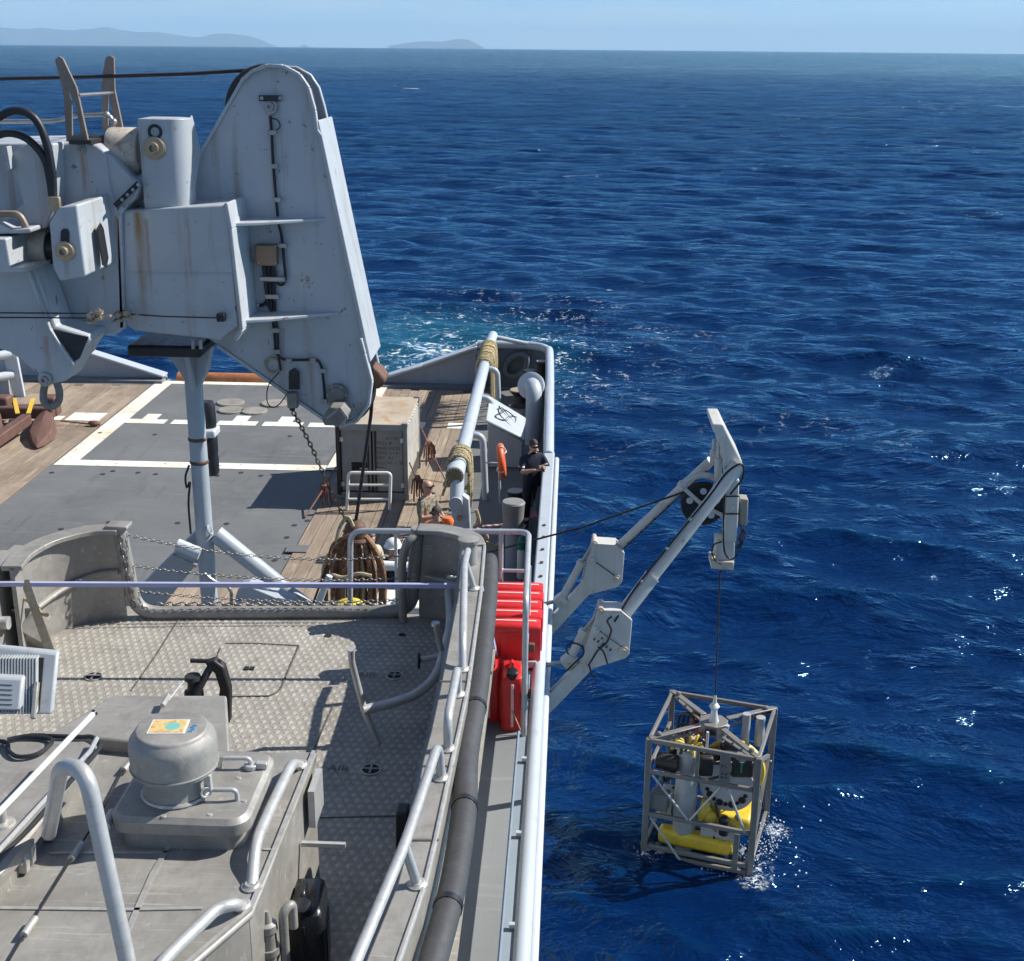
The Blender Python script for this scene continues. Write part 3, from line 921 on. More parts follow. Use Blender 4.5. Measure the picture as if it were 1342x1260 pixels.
# rusty hydraulic sleeves
def sleeve(xa, xb, y, Y, r, mat='rusty_sleeve', name='cylinder_sleeve', nose=True):
    A, B = py(xa, y, Y), py(xb, y, Y); B.z = A.z
    m = MB(); m.lathe(A, (1, 0, 0), [(0, r * 0.8), (0.0, r), (0.02, r * 1.03), ((B - A).length * 0.9, r * 1.03), ((B - A).length, r * 0.93), ((B - A).length, 0.02)], 32)
    return cp(m, name, mat)
sleeve(146, 186, 197, 12.3, 0.205)
sleeve(-60, 36, 327, 11.9, 0.175, 'crane_paint', 'hydraulic_cylinder')
sleeve(33, 66, 325, 11.9, 0.185)
b = MB(); b.cyl(py(60, 325, 11.9), py(80, 325, 11.9), 0.15, seg=24); cp(b, 'piston_rod', 'black_rubber')
b = MB(); b.cyl(py(120, 198, 12.3), py(150, 198, 12.3), 0.15, seg=24); cp(b, 'piston_rod', 'dark_steel')
# boom body to the left
BODY = [(-90, 190), (112, 187), (126, 190), (137, 198), (143, 240), (150, 262), (158, 290), (164, 430), (150, 440), (112, 438), (60, 440), (-90, 442)]
b = MB(); b.prism(pxs(BODY, 11.95), (0, 1.15, 0)); body = cp(b, 'boom_body', bevel=0.02)
b = MB(); b.prism(pxs([(5, 205), (35, 188), (70, 188), (72, 272), (60, 300), (-10, 300), (30, 268), (18, 230)], 11.7), (0, 0.27, 0)); cp(b, 'side_plate', parent=body, bevel=0.02)
b = MB(); b.prism(pxs([(3, 194), (9, 192), (14, 222), (9, 224)], 11.6), (0, 0.12, 0)); cp(b, 'rib', parent=body, bevel=0.005)
b = MB(); b.prism(pxs([(136, 200), (146, 205), (182, 246), (176, 262), (150, 286), (140, 262)], 11.98), (0, 0.5, 0)); cp(b, 'knuckle_web', parent=body, bevel=0.01)
b = MB(); b.bar(py(151, 270, 11.9), py(182, 240, 11.95), 0.05, 0.05); cp(b, 'guard_strip', 'black_rubber', body)
for i in range(4):
    b = MB(); b.cyl(py(160 + 7 * i, 262 - 6.5 * i, 11.88), py(160 + 7 * i, 262 - 6.5 * i, 11.84), 0.016, seg=8); cp(b, 'bolt', 'galvanised', body)
# near pivot block with slot
BLK = [(64, 292), (77, 272), (101, 268), (112, 363), (78, 369), (69, 352)]
b = MB(); b.prism(pxs(BLK, 11.15), (0, 1.0, 0)); blk = cp(b, 'pivot_block', bevel=0.02)
disc('pivot_pin', 86, 329, 11.15, 0.088, 0.09, parent=blk)
b = MB(); b.prism(pxs([(80, 318), (80, 304), (83, 300), (88, 300), (91, 304), (91, 318)], 11.15), (0, -0.012, 0)); cp(b, 'pin_keeper', 'black_rubber', blk)
A = py(107, 300, 11.15).x
b = MB(); b.prism([(A + 0.028, 11.42, 9.62), (A + 0.028, 11.52, 9.66), (A + 0.028, 11.58, 9.60), (A + 0.048, 11.58, 9.34), (A + 0.052, 11.50, 9.26), (A + 0.05, 11.42, 9.30)], (0.012, 0, 0)); cp(b, 'slot', 'black_rubber', blk)
# forked wire guides and their rung
def fork(x0, pts_out, slot, Y, name='wire_guide'):
    # built as a bent strip frame: outline with a slot left open
    m = MB()
    o, i = pxs(pts_out, Y), pxs(slot, Y)
    n = len(o)
    for k in range(n):
        q = [o[k], o[(k + 1) % n], i[(k + 1) % n], i[k]]
        m.prism(q, (0, 0.035, 0))
    return cp(m, name, 'primer_brown')
fork(0, [(87, 186), (83, 120), (72, 79), (77, 74), (82, 77), (100, 115), (115, 184)], [(94, 178), (93, 134), (88, 120), (88, 120), (90, 120), (98, 134), (106, 176)], 11.9)
fork(0, [(134, 172), (133, 110), (138, 76), (144, 73), (149, 76), (150, 118), (161, 170)], [(141, 165), (141, 130), (141, 122), (141, 122), (142, 122), (144, 130), (150, 164)], 12.9)
b = MB(); b.cyl(py(103, 125, 11.92), py(148, 122, 12.92), 0.016, seg=8); cp(b, 'guide_rung', 'galvanised')
b = MB(); b.tube(arc([py(-40, 160, 12.4), py(75, 159, 12.4), py(95, 152, 12.4), py(146, 150, 12.4), py(150, 175, 12.4)], 0.08), 0.02, 8); cp(b, 'hydraulic_pipe', 'galvanised')
for i, (x, y) in enumerate(((140, 151), (149, 160))):
    b = MB(); b.ball(py(x, y, 12.4), 0.035, 10); cp(b, 'pipe_union', 'galvanised')
b = MB(); b.prism(pxs([(90, 184), (119, 184), (119, 189), (90, 189)], 11.85), (0, 0.3, 0)); cp(b, 'guide_foot', 'dark_steel')
disc('guide_bolt', 107, 196, 11.95, 0.045, 0.03, 'galvanised', body)
# hydraulic hoses
for pts, r in (([(-30, 178), (-8, 158), (20, 145), (45, 155), (60, 185), (68, 225), (70, 262), (71, 276)], 0.036), ([(-30, 198), (-8, 180), (15, 175), (38, 184), (58, 208), (66, 240), (69, 266), (70, 276)], 0.034)):
    b = MB(); b.tube(smoothline(pxs(pts, 11.4), 5), r, 10); cp(b, 'hydraulic_hose', 'black_rubber')
b = MB(); b.box(py(72, 268, 11.35), (0.10, 0.05, 0.13)); b.cyl(py(76, 259, 11.33), py(76, 276, 11.33), 0.02, seg=8); cp(b, 'hose_clamp', 'bare_brass', bevel=0.004)
b = MB(); b.tube(arc(pxs([(-20, 281), (25, 281), (33, 296), (36, 305)], 11.5), 0.05), 0.035, 8); cp(b, 'pipe_elbow', 'primer_brown')
for pts, Y in (([(-20, 298), (0, 292), (14, 300), (40, 299), (40, 306), (-20, 308)], 11.45), ([(-40, 312), (8, 313), (14, 352), (40, 351), (36, 357), (-40, 360)], 11.3)):
    b = MB(); b.prism(pxs(pts, Y), (0, 0.5, 0)); cp(b, 'cylinder_bracket', bevel=0.015)
# lifting bracket hanging below the body, with shackle
HB = [(-60, 362), (45, 350), (73, 428), (116, 440), (119, 446), (104, 472), (98, 478), (86, 500), (62, 505), (30, 474), (12, 462), (-60, 440)]
b = MB(); b.prism(pxs(HB, 11.5), (0, 0.42, 0)); hb = cp(b, 'lifting_bracket', bevel=0.02)
b = MB(); b.prism(pxs([(68, 432), (116, 442), (104, 470), (98, 474), (70, 446)], 11.49), (0, 0.02, 0)); cp(b, 'wear_pad', 'dark_gap', hb)
b = MB(); strip(b, [(38, 352), (66, 430), (98, 478)], -0.05, 0.1, 0.03, 11.5); cp(b, 'web', parent=hb, bevel=0.006)
disc('shackle_pin', 60, 497, 11.5, 0.07, 0.06, 'galvanised', hb)
paint('shackle_grey', (0.22, 0.21, 0.19), 0.6, 0.3, 0.2, 8, grime=0.4)
b = MB(); b.tube(smoothline(pxs([(60, 499), (57, 515), (58, 527), (67, 533), (76, 527), (78, 515), (74, 500)], 11.6), 5), 0.036, 10); cp(b, 'shackle', 'shackle_grey')
# junction box and cable runs on the head plate
def cable(name, pts, r=0.014, Y=12.56, parent=head, mat='black_rubber'):
    m = MB(); m.tube(smoothline(pxs(pts, Y), 4), r, 7); return cp(m, name, mat, parent)
b = MB(); b.box(py(350, 334, 12.53), (0.205, 0.13, 0.20)); jb = cp(b, 'junction_box', 'bronze_box', head, 0.01)
for dx, dy in ((-11, -11), (11, -11), (-11, 11), (11, 11)):
    b = MB(); b.cyl(py(350 + dx, 334 + dy, 12.47), py(350 + dx, 334 + dy, 12.455), 0.009, seg=8); cp(b, 'screw', 'galvanised', head)
cable('cable', [(354, 152), (356, 175), (358, 215), (362, 262), (364, 284)])
cable('cable', [(356, 155), (364, 158), (367, 166), (362, 171), (358, 172)], 0.006)
cable('cable', [(365, 294), (369, 310), (372, 340), (374, 366), (368, 374), (362, 368), (359, 350)])
cable('cable', [(347, 347), (350, 380), (352, 400), (356, 408)], 0.016)
cable('cable', [(352, 347), (354, 380), (356, 405)], 0.016)
cable('cable', [(357, 347), (359, 375), (360, 408)], 0.016)
cable('cable', [(345, 348), (348, 372), (350, 392), (344, 400), (325, 402)], 0.018)
cable('cable', [(357, 416), (360, 440), (362, 462), (372, 471), (395, 472), (414, 472), (421, 480), (424, 500), (426, 524)], 0.014)
cable('cable', [(361, 416), (364, 440), (365, 464), (368, 486)], 0.012)
cable('cable', [(366, 488), (352, 505), (350, 525), (356, 534), (366, 530), (378, 514)], 0.006)
for x, y, w in ((357, 174, 0.09), (360, 218, 0.07), (364, 262, 0.07), (370, 322, 0.09), (357, 366, 0.26), (357, 389, 0.14), (336, 401, 0.06), (361, 433, 0.07), (363, 461, 0.07), (379, 473, 0.06), (410, 472, 0.06), (423, 486, 0.06), (425, 526, 0.07)):
    b = MB(); b.box(py(x, y, 12.545), (w, 0.04, 0.045)); cp(b, 'cable_clip', 'galvanised', head, 0.004)
b = MB(); b.torus(py(357, 479, 12.57), (0, 1, 0), 0.075, 0.012, 24, 6, sx=1.0); cp(b, 'lifting_eye', 'bare_brass', head)
# limit switch bracket with its chain
b = MB(); b.prism(pxs([(379, 486), (386, 482), (393, 487), (393, 510), (379, 510)], 12.56), (0, -0.03, 0)); ls = cp(b, 'switch_bracket', 'dark_steel', head, 0.006)
b = MB(); b.box(py(384, 524, 12.48), (0.105, 0.11, 0.16)); cp(b, 'limit_switch', 'shackle_grey', head, 0.012)
b = MB(); b.cyl(py(383, 532, 12.48), py(383, 538, 12.48), 0.028, seg=10); cp(b, 'gland', 'black_rubber', head)
# round load-pin housing and roller fairlead
c = py(442, 517, 12.56)
b = MB(); b.lathe(c, (0, -1, 0), [(-0.02, 0.11), (0.03, 0.11), (0.035, 0.085), (0.06, 0.08), (0.06, 0)], 24); lp = cp(b, 'load_pin', 'shackle_grey', head)
for i in range(6):
    t = i * math.pi / 3
    q = c + Vector((math.cos(t) * 0.093, -0.03, math.sin(t) * 0.093))
    b = MB(); b.cyl(q, q + Vector((0, -0.015, 0)), 0.013, seg=8); cp(b, 'bolt', 'galvanised', head)
b = MB(); b.prism(pxs([(421, 549), (432, 534), (447, 535), (455, 546), (450, 559), (425, 558)], 12.2), (0, 0.3, 0)); cp(b, 'roller_fairlead', 'shackle_grey', head, 0.012)
b = MB(); b.bar(py(428, 549, 12.18), py(445, 535, 12.18), 0.02, 0.025); b.bar(py(445, 535, 12.18), py(455, 548, 12.18), 0.02, 0.025); b.bar(py(447, 558, 12.18), py(455, 548, 12.18), 0.02, 0.025); cp(b, 'fairlead_guard', 'galvanised', head)
# rope keeper at the lower sheave and control lines along the body
b = MB(); b.prism(pxs([(486, 480), (498, 488), (506, 500), (500, 508), (493, 512), (489, 505)], 12.72), (0, 0.30, 0)); cp(b, 'rope_keeper', 'rust_steel', head, 0.03)
b = MB(); b.lathe(py(447, 517, 12.74), (0, 1, 0), [(0, 0.1), (0, 0.32), (0.05, 0.33), (0.1, 0.29), (0.2, 0.29), (0.25, 0.33), (0.3, 0.32), (0.3, 0.1)], 32); cp(b, 'sheave', 'dark_steel')
for y0, y1, Y in ((411, 411, 11.4), (417, 417, 11.4)):
    b = MB(); b.tube([py(-40, y0 - 1, Y), py(114, y1, Y)], 0.007, 6); cp(b, 'control_line', 'black_rubber')
b = MB(); b.tube([py(172, 412, 11.9), py(215, 415, 11.9), py(292, 417, 11.9)], 0.007, 6); cp(b, 'control_line', 'black_rubber')
b = MB(); b.box(py(290, 416, 11.93), (0.075, 0.08, 0.075)); cp(b, 'line_terminal', 'black_rubber', bevel=0.006)
for x, y in ((120, 415), (130, 410), (155, 413), (166, 410)):
    b = MB(); b.lathe(py(x, y, 11.35 if x < 140 else 11.85) - Vector((0, 0, 0.06)), (0, 0, 1), [(0, 0.05), (0.02, 0.05), (0.02, 0.02), (0.05, 0.02), (0.05, 0.042), (0.08, 0.042), (0.08, 0.015), (0.1, 0.015)], 12); cp(b, 'line_roller', 'bare_brass')
for x0, x1, y, Y in ((116, 145, 419, 11.35), (147, 182, 418, 11.85)):
    b = MB(); b.bar(py(x0, y + 4, Y), py(x1, y - 5, Y), 0.05, 0.02); cp(b, 'roller_bar', 'bare_brass')

# ------------------------------------------------------------------ boom rest: the braced post under the crane head
rest = thing('boom_rest', (-3.95, 13.0, Z_AFT), 'tall grey tubular post with braces holding up the crane boom', 'post')
def rp_(b, name, mat='ship_paint', bevel=0.0, parent=None): return b.build(name, mat, parent or rest, bevel=bevel)
PT = py(252, 480, 13.0)
b = MB(); b.cyl((PT.x, 13.0, Z_AFT), (PT.x, 13.0, 8.1), 0.093, seg=28); post = rp_(b, 'post_tube')
for y in (575, 605):
    z = py(255, y, 13).z
    b = MB(); b.lathe((PT.x, 13, z - 0.02), (0, 0, 1), [(0, 0.094), (0.01, 0.102), (0.03, 0.102), (0.04, 0.094)], 28); rp_(b, 'weld_band', 'rust_steel')
b = MB(); b.prism(pxs([(205, 455), (275, 455), (268, 490), (258, 512), (248, 512), (238, 494), (228, 478)], 12.9), (0, 0.22, 0)); rp_(b, 'head_bracket', bevel=0.02)
b = MB(); b.prism([(PT.x, 12.7, 8.25), (PT.x, 13.3, 8.25), (PT.x, 13.15, 7.75), (PT.x, 12.85, 7.75)], (0.06, 0, 0)); rp_(b, 'head_gusset', bevel=0.01)
b = MB(); b.box(((py(170, 445, 12.6).x + py(275, 445, 12.6).x) / 2, 12.75, 8.28), (0.75, 0.75, 0.12)); rp_(b, 'saddle_pad', 'black_rubber', 0.03)
for x in (253, 263):
    b = MB(); b.box(py(x, 452, 12.36), (0.035, 0.02, 0.09)); rp_(b, 'pad_clip', 'galvanised', 0.004)
P0, P1 = py(283, 700, 13.0), py(398, 792, 13.0)
b = MB(); b.tube([P0, P1, P1 + Vector((0.02, 0, -2.8))], 0.10, 20); rp_(b, 'brace_tube')
b = MB(); b.torus(py(275, 695, 12.93), (1, 0, 0.4), 0.05, 0.014, 16, 6); rp_(b, 'lifting_eye')
P0, P1 = py(262, 712, 13.1), py(170, 815, 13.1)
b = MB(); b.bar(P0, P1, 0.06, 0.32, up=(0, 1, 0)) if False else b.prism([P0 + Vector((-0.02, 0, 0.16)), P0 + Vector((0.02, 0, -0.16)), P1 + Vector((0.14, 0, -0.12)), P1 + Vector((-0.18, 0, 0.1))], (0, 0.22, 0)); rp_(b, 'brace_beam', bevel=0.02)
A, B = py(232, 714, 12.8), py(262, 726, 12.8)
b = MB(); b.tube([A, B], 0.07, 16); rp_(b, 'stub_tube', 'ship_white')
A, B = py(229, 730, 12.75), py(258, 742, 12.75)
b = MB(); b.tube([A, B], 0.025, 10); b.ball(A, 0.04, 10); rp_(b, 'latch_arm', 'galvanised')
# rubber buffer strapped behind the post
bx = py(273, 560, 13.2).x
b = MB(); b.lathe((bx, 13.2, py(273, 622, 13.2).z), (0, 0, 1), [(0, 0.03), (0.0, 0.07), (0.04, 0.088), (0.2, 0.09), (0.24, 0.084), (0.26, 0.09), (0.5, 0.09), (0.52, 0.08), (0.58, 0.09), (0.78, 0.088), (0.83, 0.07), (0.83, 0.02)], 20); rp_(b, 'rubber_buffer', 'black_rubber')
b = MB(); b.box((bx - 0.02, 13.18, py(273, 565, 13.2).z), (0.25, 0.24, 0.09)); rp_(b, 'buffer_clamp', 'ship_white', 0.02)
b = MB(); b.tube(smoothline(pxs([(248, 610), (243, 625), (245, 640), (249, 632), (247, 660), (250, 700)], 12.9), 4), 0.012, 6); rp_(b, 'hanging_cable', 'black_rubber')
b = MB(); b.tube(arc(pxs([(268, 752), (280, 762), (300, 770), (303, 776), (304, 830)], 12.6), 0.05), 0.018, 8); rp_(b, 'hand_bar', 'galvanised')
b = MB(); b.prism(pxs([(312, 772), (324, 768), (382, 792), (378, 800), (330, 792), (308, 784)], 12.5), (0, 0.25, 0)); rp_(b, 'service_channel', bevel=0.01)
b = MB(); b.bar(py(313, 785, 12.5), py(308, 812, 12.5), 0.06, 0.06); rp_(b, 'channel_leg')

# ------------------------------------------------------------------ aluminium workboat stowed on the upper deck
def aluminium(name, color, rough=0.42, metal=0.45, stain=0.5):
    s = NT(name)
    v = s.coord(kind='World')
    n = s.noise(v, 3.5, 6, 0.65, 0.5)
    c = s.ramp(n, [(0.3, mul(color, 0.80)), (0.55, color), (0.72, mul(color, 1.18))])
    f = s.noise(s.coord((40, 9, 20), 'World'), 1.0, 4, 0.65)
    c = s.mix(s.ramp(f, [(0.45, 0.0), (0.75, 0.35)]), c, mul(color, 0.62))
    st = s.ramp(s.noise(v, 6.5, 7, 0.72, 0.7), [(0.50, 0.0), (0.72, stain)])
    c = s.mix(st, c, (0.165, 0.15, 0.125))
    st2 = s.ramp(s.noise(v, 1.15, 6, 0.62, 0.5), [(0.50, 0.0), (0.70, stain * 0.9)])
    c = s.mix(st2, c, (0.195, 0.172, 0.138))
    sc_ = s.ramp(s.noise(s.coord((1.2, 30, 9), 'World', (4, 1, 0)), 1.3, 4, 0.7), [(0.60, 0.0), (0.66, 0.35)])
    c = s.mix(sc_, c, (0.50, 0.48, 0.44))
    wh = s.ramp(s.noise(v, 10, 5, 0.7, 1.2), [(0.62, 0.0), (0.72, 0.4)])
    c = s.mix(wh, c, (0.62, 0.60, 0.56))
    rg = s.n('ShaderNodeMapRange'); s.l(n, rg.inputs[0]); rg.inputs[3].default_value = rough - 0.12; rg.inputs[4].default_value = rough + 0.22
    s.set(Base_Color=c, Metallic=metal, Roughness=rg.outputs[0])
    s.set(Normal=s.bump(s.noise(v, 140, 3, 0.6), 0.12, 0.002))
    return s.m
aluminium('boat_aluminium', (0.305, 0.293, 0.265), 0.46, 0.2, 0.6)
aluminium('floor_aluminium', (0.30, 0.28, 0.24), 0.6, 0.05, 0.7)
aluminium('tread_aluminium', (0.40, 0.38, 0.335), 0.5, 0.1, 0.6)
paint('tube_aluminium', (0.50, 0.50, 0.48), 0.38, 0.4, 0.12, 9, grime=0.25, grime_col=(0.25, 0.24, 0.22))
paint('fender_rubber', (0.042, 0.044, 0.048), 0.65, 0, 0.12, 3, grime=0.3, grime_col=(0.10, 0.10, 0.10), bump=0.2)
paint('seam', (0.10, 0.092, 0.08), 0.7)
paint('weld', (0.47, 0.455, 0.42), 0.45, 0.5, 0.2, 20)
paint('hole_black', (0.012, 0.012, 0.013), 0.8)
ZG = 7.9                                         # gunwale
boat = thing('work_boat', (-2.0, 6.0, Z_UP), 'bare aluminium workboat with tread-plate deck and hatches in the foreground', 'boat')
def bp(b, name, mat='boat_aluminium', bevel=0.0, parent=None, **k): return b.build(name, mat, parent or boat, bevel=bevel, **k)
# sole
b = MB(); b.prism([(-3.75, 3.2, Z_BOAT - 0.05), (-0.45, 3.2, Z_BOAT - 0.05), (-0.47, 8.3, Z_BOAT - 0.05), (-0.9, 8.66, Z_BOAT - 0.05), (-3.4, 8.66, Z_BOAT - 0.05), (-3.75, 8.2, Z_BOAT - 0.05)], (0, 0, 0.05)); sole = bp(b, 'sole', 'floor_aluminium')
b = MB()
px_, py_ = 0.056, 0.060
for j in range(84):
    y = 3.65 + j * py_
    for i in range(64):
        x = -3.7 + i * px_ + (px_ / 2 if j % 2 else 0)
        if y > 8.5 or x < -3.68 + max(0, (y - 8.0)) * 0.9 or x > -0.62 - max(0, y - 8.1) * 0.8:
            continue
        a, c = 0.021, 0.027
        z0, z1 = Z_BOAT, Z_BOAT + 0.003
        o = len(b.v)
        b.v += [Vector(p) for p in ((x - a, y, z0), (x, y - c, z0), (x + a, y, z0), (x, y + c, z0), (x - a * 0.6, y, z1), (x, y - c * 0.6, z1), (x + a * 0.6, y, z1), (x, y + c * 0.6, z1))]
        b.f += [(o + 4, o + 5, o + 6, o + 7), (o, o + 1, o + 5, o + 4), (o + 1, o + 2, o + 6, o + 5), (o + 2, o + 3, o + 7, o + 6), (o + 3, o, o + 4, o + 7)]
        b.mi += [0] * 5
bp(b, 'tread_pattern', 'tread_aluminium', parent=sole, smooth=0, kind='stuff')
# seams of the sole plates and the flush hatch plate
def seam(pts, z=Z_BOAT + 0.006, w=0.008, mat='seam', name='plate_seam', par=None):
    m = MB()
    P = [pz(x, y, z) for x, y in pts]
    for a, c in zip(P[:-1], P[1:]):
        m.bar(a, c, w, 0.004)
    return bp(m, name, mat, parent=par or sole)
seam([(232, 815), (205, 858), (172, 905)])
seam([(289, 849), (280, 872)])
seam([(392, 846), (390, 851), (368, 902), (362, 908), (352, 912), (298, 913)], w=0.010)
seam([(437, 925), (410, 985)])
seam([(392, 846), (330, 843), (296, 843)], w=0.006)
seam([(418, 1072), (560, 1068)])
# sole vents with a cross, small drains and a slot
def vent(x, y, r, word=True):
    c = pz(x, y, Z_BOAT + 0.004)
    m = MB(); m.lathe(c, (0, 0, 1), [(0.001, r * 1.18), (0.005, r * 1.16), (0.005, r), (0.002, r), (0.002, 0)], 24); v = bp(m, 'deck_vent', 'tube_aluminium')
    m = MB(); m.lathe(c + Vector((0, 0, 0.004)), (0, 0, 1), [(0, r * 0.97), (0.003, r * 0.97), (0.003, 0)], 24); bp(m, 'vent_hole', 'hole_black', parent=v)
    m = MB(); m.box(c + Vector((0, 0, 0.010)), (r * 2, 0.013, 0.004)); m.box(c + Vector((0, 0, 0.0105)), (0.013, r * 2, 0.004)); bp(m, 'vent_cross', 'boat_aluminium', parent=v)
    if word:
        letters('AIR', 0.085, 'seam', c + Vector((-r - 0.20, -0.03, 0.006)), Matrix.Identity(3), v)
vent(123, 887, 0.052, False); vent(517, 886, 0.05); vent(486, 1009, 0.052)
for x, y in ((430, 834), (527, 833)):
    m = MB(); m.lathe(pz(x, y, Z_BOAT), (0, 0, 1), [(0.004, 0.026), (0.0075, 0.026), (0.0075, 0)], 16); bp(m, 'drain_hole', 'hole_black')
m = MB(); c = pz(328, 876, Z_BOAT + 0.006); m.box(c + Vector((-0.026, 0, 0)), (0.03, 0.045, 0.006)); m.box(c + Vector((0.012, 0, 0)), (0.03, 0.045, 0.006)); bp(m, 'hatch_latch', 'hole_black')
# corner bulwarks, curved in plan
def wall(plan, z0, z1, t, name, capw=0.0):
    m = MB()
    P = smoothline([(x, y, 0) for x, y in plan], 5)
    L, Rr = [], []
    for i, p in enumerate(P):
        d = (P[min(i + 1, len(P) - 1)] - P[max(i - 1, 0)]).normalized()
        n = Vector((-d.y, d.x, 0))
        L.append(p + n * t / 2); Rr.append(p - n * t / 2)
    rings = [[(l.x, l.y, z0), (r.x, r.y, z0), (r.x, r.y, z1), (l.x, l.y, z1)] for l, r in zip(L, Rr)]
    m.loft([[Vector(q) for q in ring] for ring in rings])
    w = bp(m, name)
    if capw:
        m = MB()
        rings = []
        for i, p in enumerate(P):
            d = (P[min(i + 1, len(P) - 1)] - P[max(i - 1, 0)]).normalized()
            n = Vector((-d.y, d.x, 0)) * capw / 2
            a, c = p + n, p - n
            rings.append([Vector((a.x, a.y, z1 - 0.025)), Vector((c.x, c.y, z1 - 0.025)), Vector((c.x, c.y, z1 + 0.012)), Vector((a.x, a.y, z1 + 0.012))])
        m.loft(rings)
        bp(m, 'cap', bevel=0.006, parent=w)
    return w
wl_ = wall([(-3.20, 8.46), (-3.40, 8.42), (-3.60, 8.22), (-3.68, 7.95), (-3.66, 7.70)], Z_BOAT - 0.04, ZG, 0.03, 'corner_bulwark', 0.14)
wr_ = wall([(-1.06, 8.62), (-0.86, 8.60), (-0.68, 8.48), (-0.62, 8.3)], Z_BOAT - 0.04, ZG, 0.03, 'corner_bulwark', 0.15)
m = MB(); m.tube(smoothline([(-3.22, 8.43, 7.58), (-3.4, 8.39, 7.56), (-3.56, 8.2, 7.52), (-3.63, 7.95, 7.5)], 5), 0.022, 8); bp(m, 'stiffening_rib', parent=wl_)
m = MB(); m.tube([(-1.0, 8.56, 7.55), (-0.7, 8.42, 7.55)], 0.018, 8); bp(m, 'stiffening_rib', parent=wr_)
# framing tube of the end opening: post, sill, post
fr = arc([(-3.20, 8.47, ZG + 0.0), (-3.13, 8.47, Z_BOAT + 0.035), (-1.12, 8.63, Z_BOAT + 0.035), (-1.06, 8.62, ZG)], 0.16, 6)
m = MB(); m.tube(fr, 0.052, 16); frame = bp(m, 'opening_frame', 'boat_aluminium')
m = MB(); m.box((-3.2, 8.47, ZG + 0.02), (0.16, 0.13, 0.03)); bp(m, 'post_cap', parent=frame, bevel=0.008)
# chains across the opening
paint('chain_steel', (0.20, 0.195, 0.185), 0.5, 0.6, 0.2, 20, rust=0.5)
paint('chain_rust', (0.13, 0.09, 0.065), 0.6, 0.5, 0.2, 20, rust=0.6)
def chain(a, c, sag, name, par, link=0.030, r=0.003, mat='chain_steel', pts=None):
    a, c = Vector(a), Vector(c)
    if pts is None:
        P = [a.lerp(c, i / 60) - Vector((0, 0, sag * 4 * (i / 60) * (1 - i / 60))) for i in range(61)]
    else:
        P = smoothline(pts, 12)
    d = [0.0]
    for p, q in zip(P[:-1], P[1:]):
        d.append(d[-1] + (q - p).length)
    n = int(d[-1] / link)
    m = MB()
    k = 0
    for i in range(n):
        t = (i + 0.5) * link
        while k < len(d) - 2 and d[k + 1] < t:
            k += 1
        p = P[k].lerp(P[k + 1], (t - d[k]) / max(1e-6, d[k + 1] - d[k]))
        T = (P[k + 1] - P[k]).normalized()
        u = T.orthogonal().normalized()
        w = T.cross(u)
        ang = 0.6 + (i % 2) * math.pi / 2
        s_ = u * math.cos(ang) + w * math.sin(ang)
        L, W = link * 0.66, link * 0.36
        ring = [p + T * (math.cos(q) * L) + s_ * (math.sin(q) * W) for q in [2 * math.pi * z / 8 for z in range(8)]]
        nn = T.cross(s_)
        rings = [[ring[q] + (nn * math.cos(2 * math.pi * e / 4) + (ring[q] - p).normalized() * math.sin(2 * math.pi * e / 4)) * r for e in range(4)] for q in range(8)]
        rings.append(rings[0])
        m.loft(rings, False)
    if par is None:
        return m
    return m.build(name, mat, par, smooth=60)
for z0, z1, s_ in ((7.86, 7.70, 0.10), (7.62, 7.52, 0.06), (7.42, 7.35, 0.05)):
    chain((-3.16, 8.46, z0), (-1.08, 8.6, z1), s_, 'chain', boat)
chain((-3.0, 8.51, Z_BOAT + 0.09), (-1.3, 8.63, Z_BOAT + 0.09), 0.0, 'chain', boat, 0.045, 0.006)
chain((-3.18, 8.41, 7.86), (-3.12, 8.41, 7.3), 0.0, 'chain', boat, 0.05, 0.005)
# gunwale cap, side plating and fender down the port side of the boat
OUT = [(637, 716), (632, 780), (616, 900), (604, 960), (595, 1000), (574, 1100), (560, 1160), (525, 1262), (500, 1330)]
INN = [(605, 716), (600, 780), (577, 900), (564, 960), (553, 1000), (536, 1100), (520, 1160), (478, 1262), (450, 1330)]
oo, ii = [pz(x, y, ZG) for x, y in OUT], [pz(x, y, ZG) for x, y in INN]
rings = [[i + Vector((0, 0, -0.03)), o + Vector((0, 0, -0.03)), o, i] for o, i in zip(oo, ii)]
m = MB(); m.loft(rings); gun = bp(m, 'gunwale', bevel=0.008)
m = MB(); m.tube([p + Vector((-0.012, 0, 0.003)) for p in oo], 0.010, 6); bp(m, 'gunwale_edge', 'weld', parent=gun)
for (x0, y0), (x1, y1) in (((577, 893), (617, 893)), ((555, 1004), (594, 1004)), ((541, 1101), (575, 1101))):
    m = MB(); m.bar(pz(x0, y0, ZG + 0.003), pz(x1, y1, ZG + 0.003), 0.014, 0.004); bp(m, 'joint', 'seam', parent=gun)
rings = [[i + Vector((0.0, 0, -0.03)), i + Vector((-0.02, 0, -0.03)), i + Vector((-0.02, 0, -0.72)), i + Vector((0.0, 0, -0.72))] for i in ii]
m = MB(); m.loft(rings); bp(m, 'inner_side')
rings = [[o + Vector((-0.01, 0, -0.02)), o + Vector((-0.03, 0, -0.02)), o + Vector((-0.10, 0, -1.15)), o + Vector((-0.06, 0, -1.15))] for o in oo]
m = MB(); m.loft(rings); bp(m, 'outer_side')
FL = [(641, 735), (640, 780), (627, 900), (612, 990), (609, 1055), (599, 1130), (588, 1185), (567, 1262), (548, 1330)]
fp = smoothline([pz(x, y, 7.70) for x, y in FL], 4)
m = MB(); m.tube(fp, 0.062, 14); fend = bp(m, 'fender', 'fender_rubber')
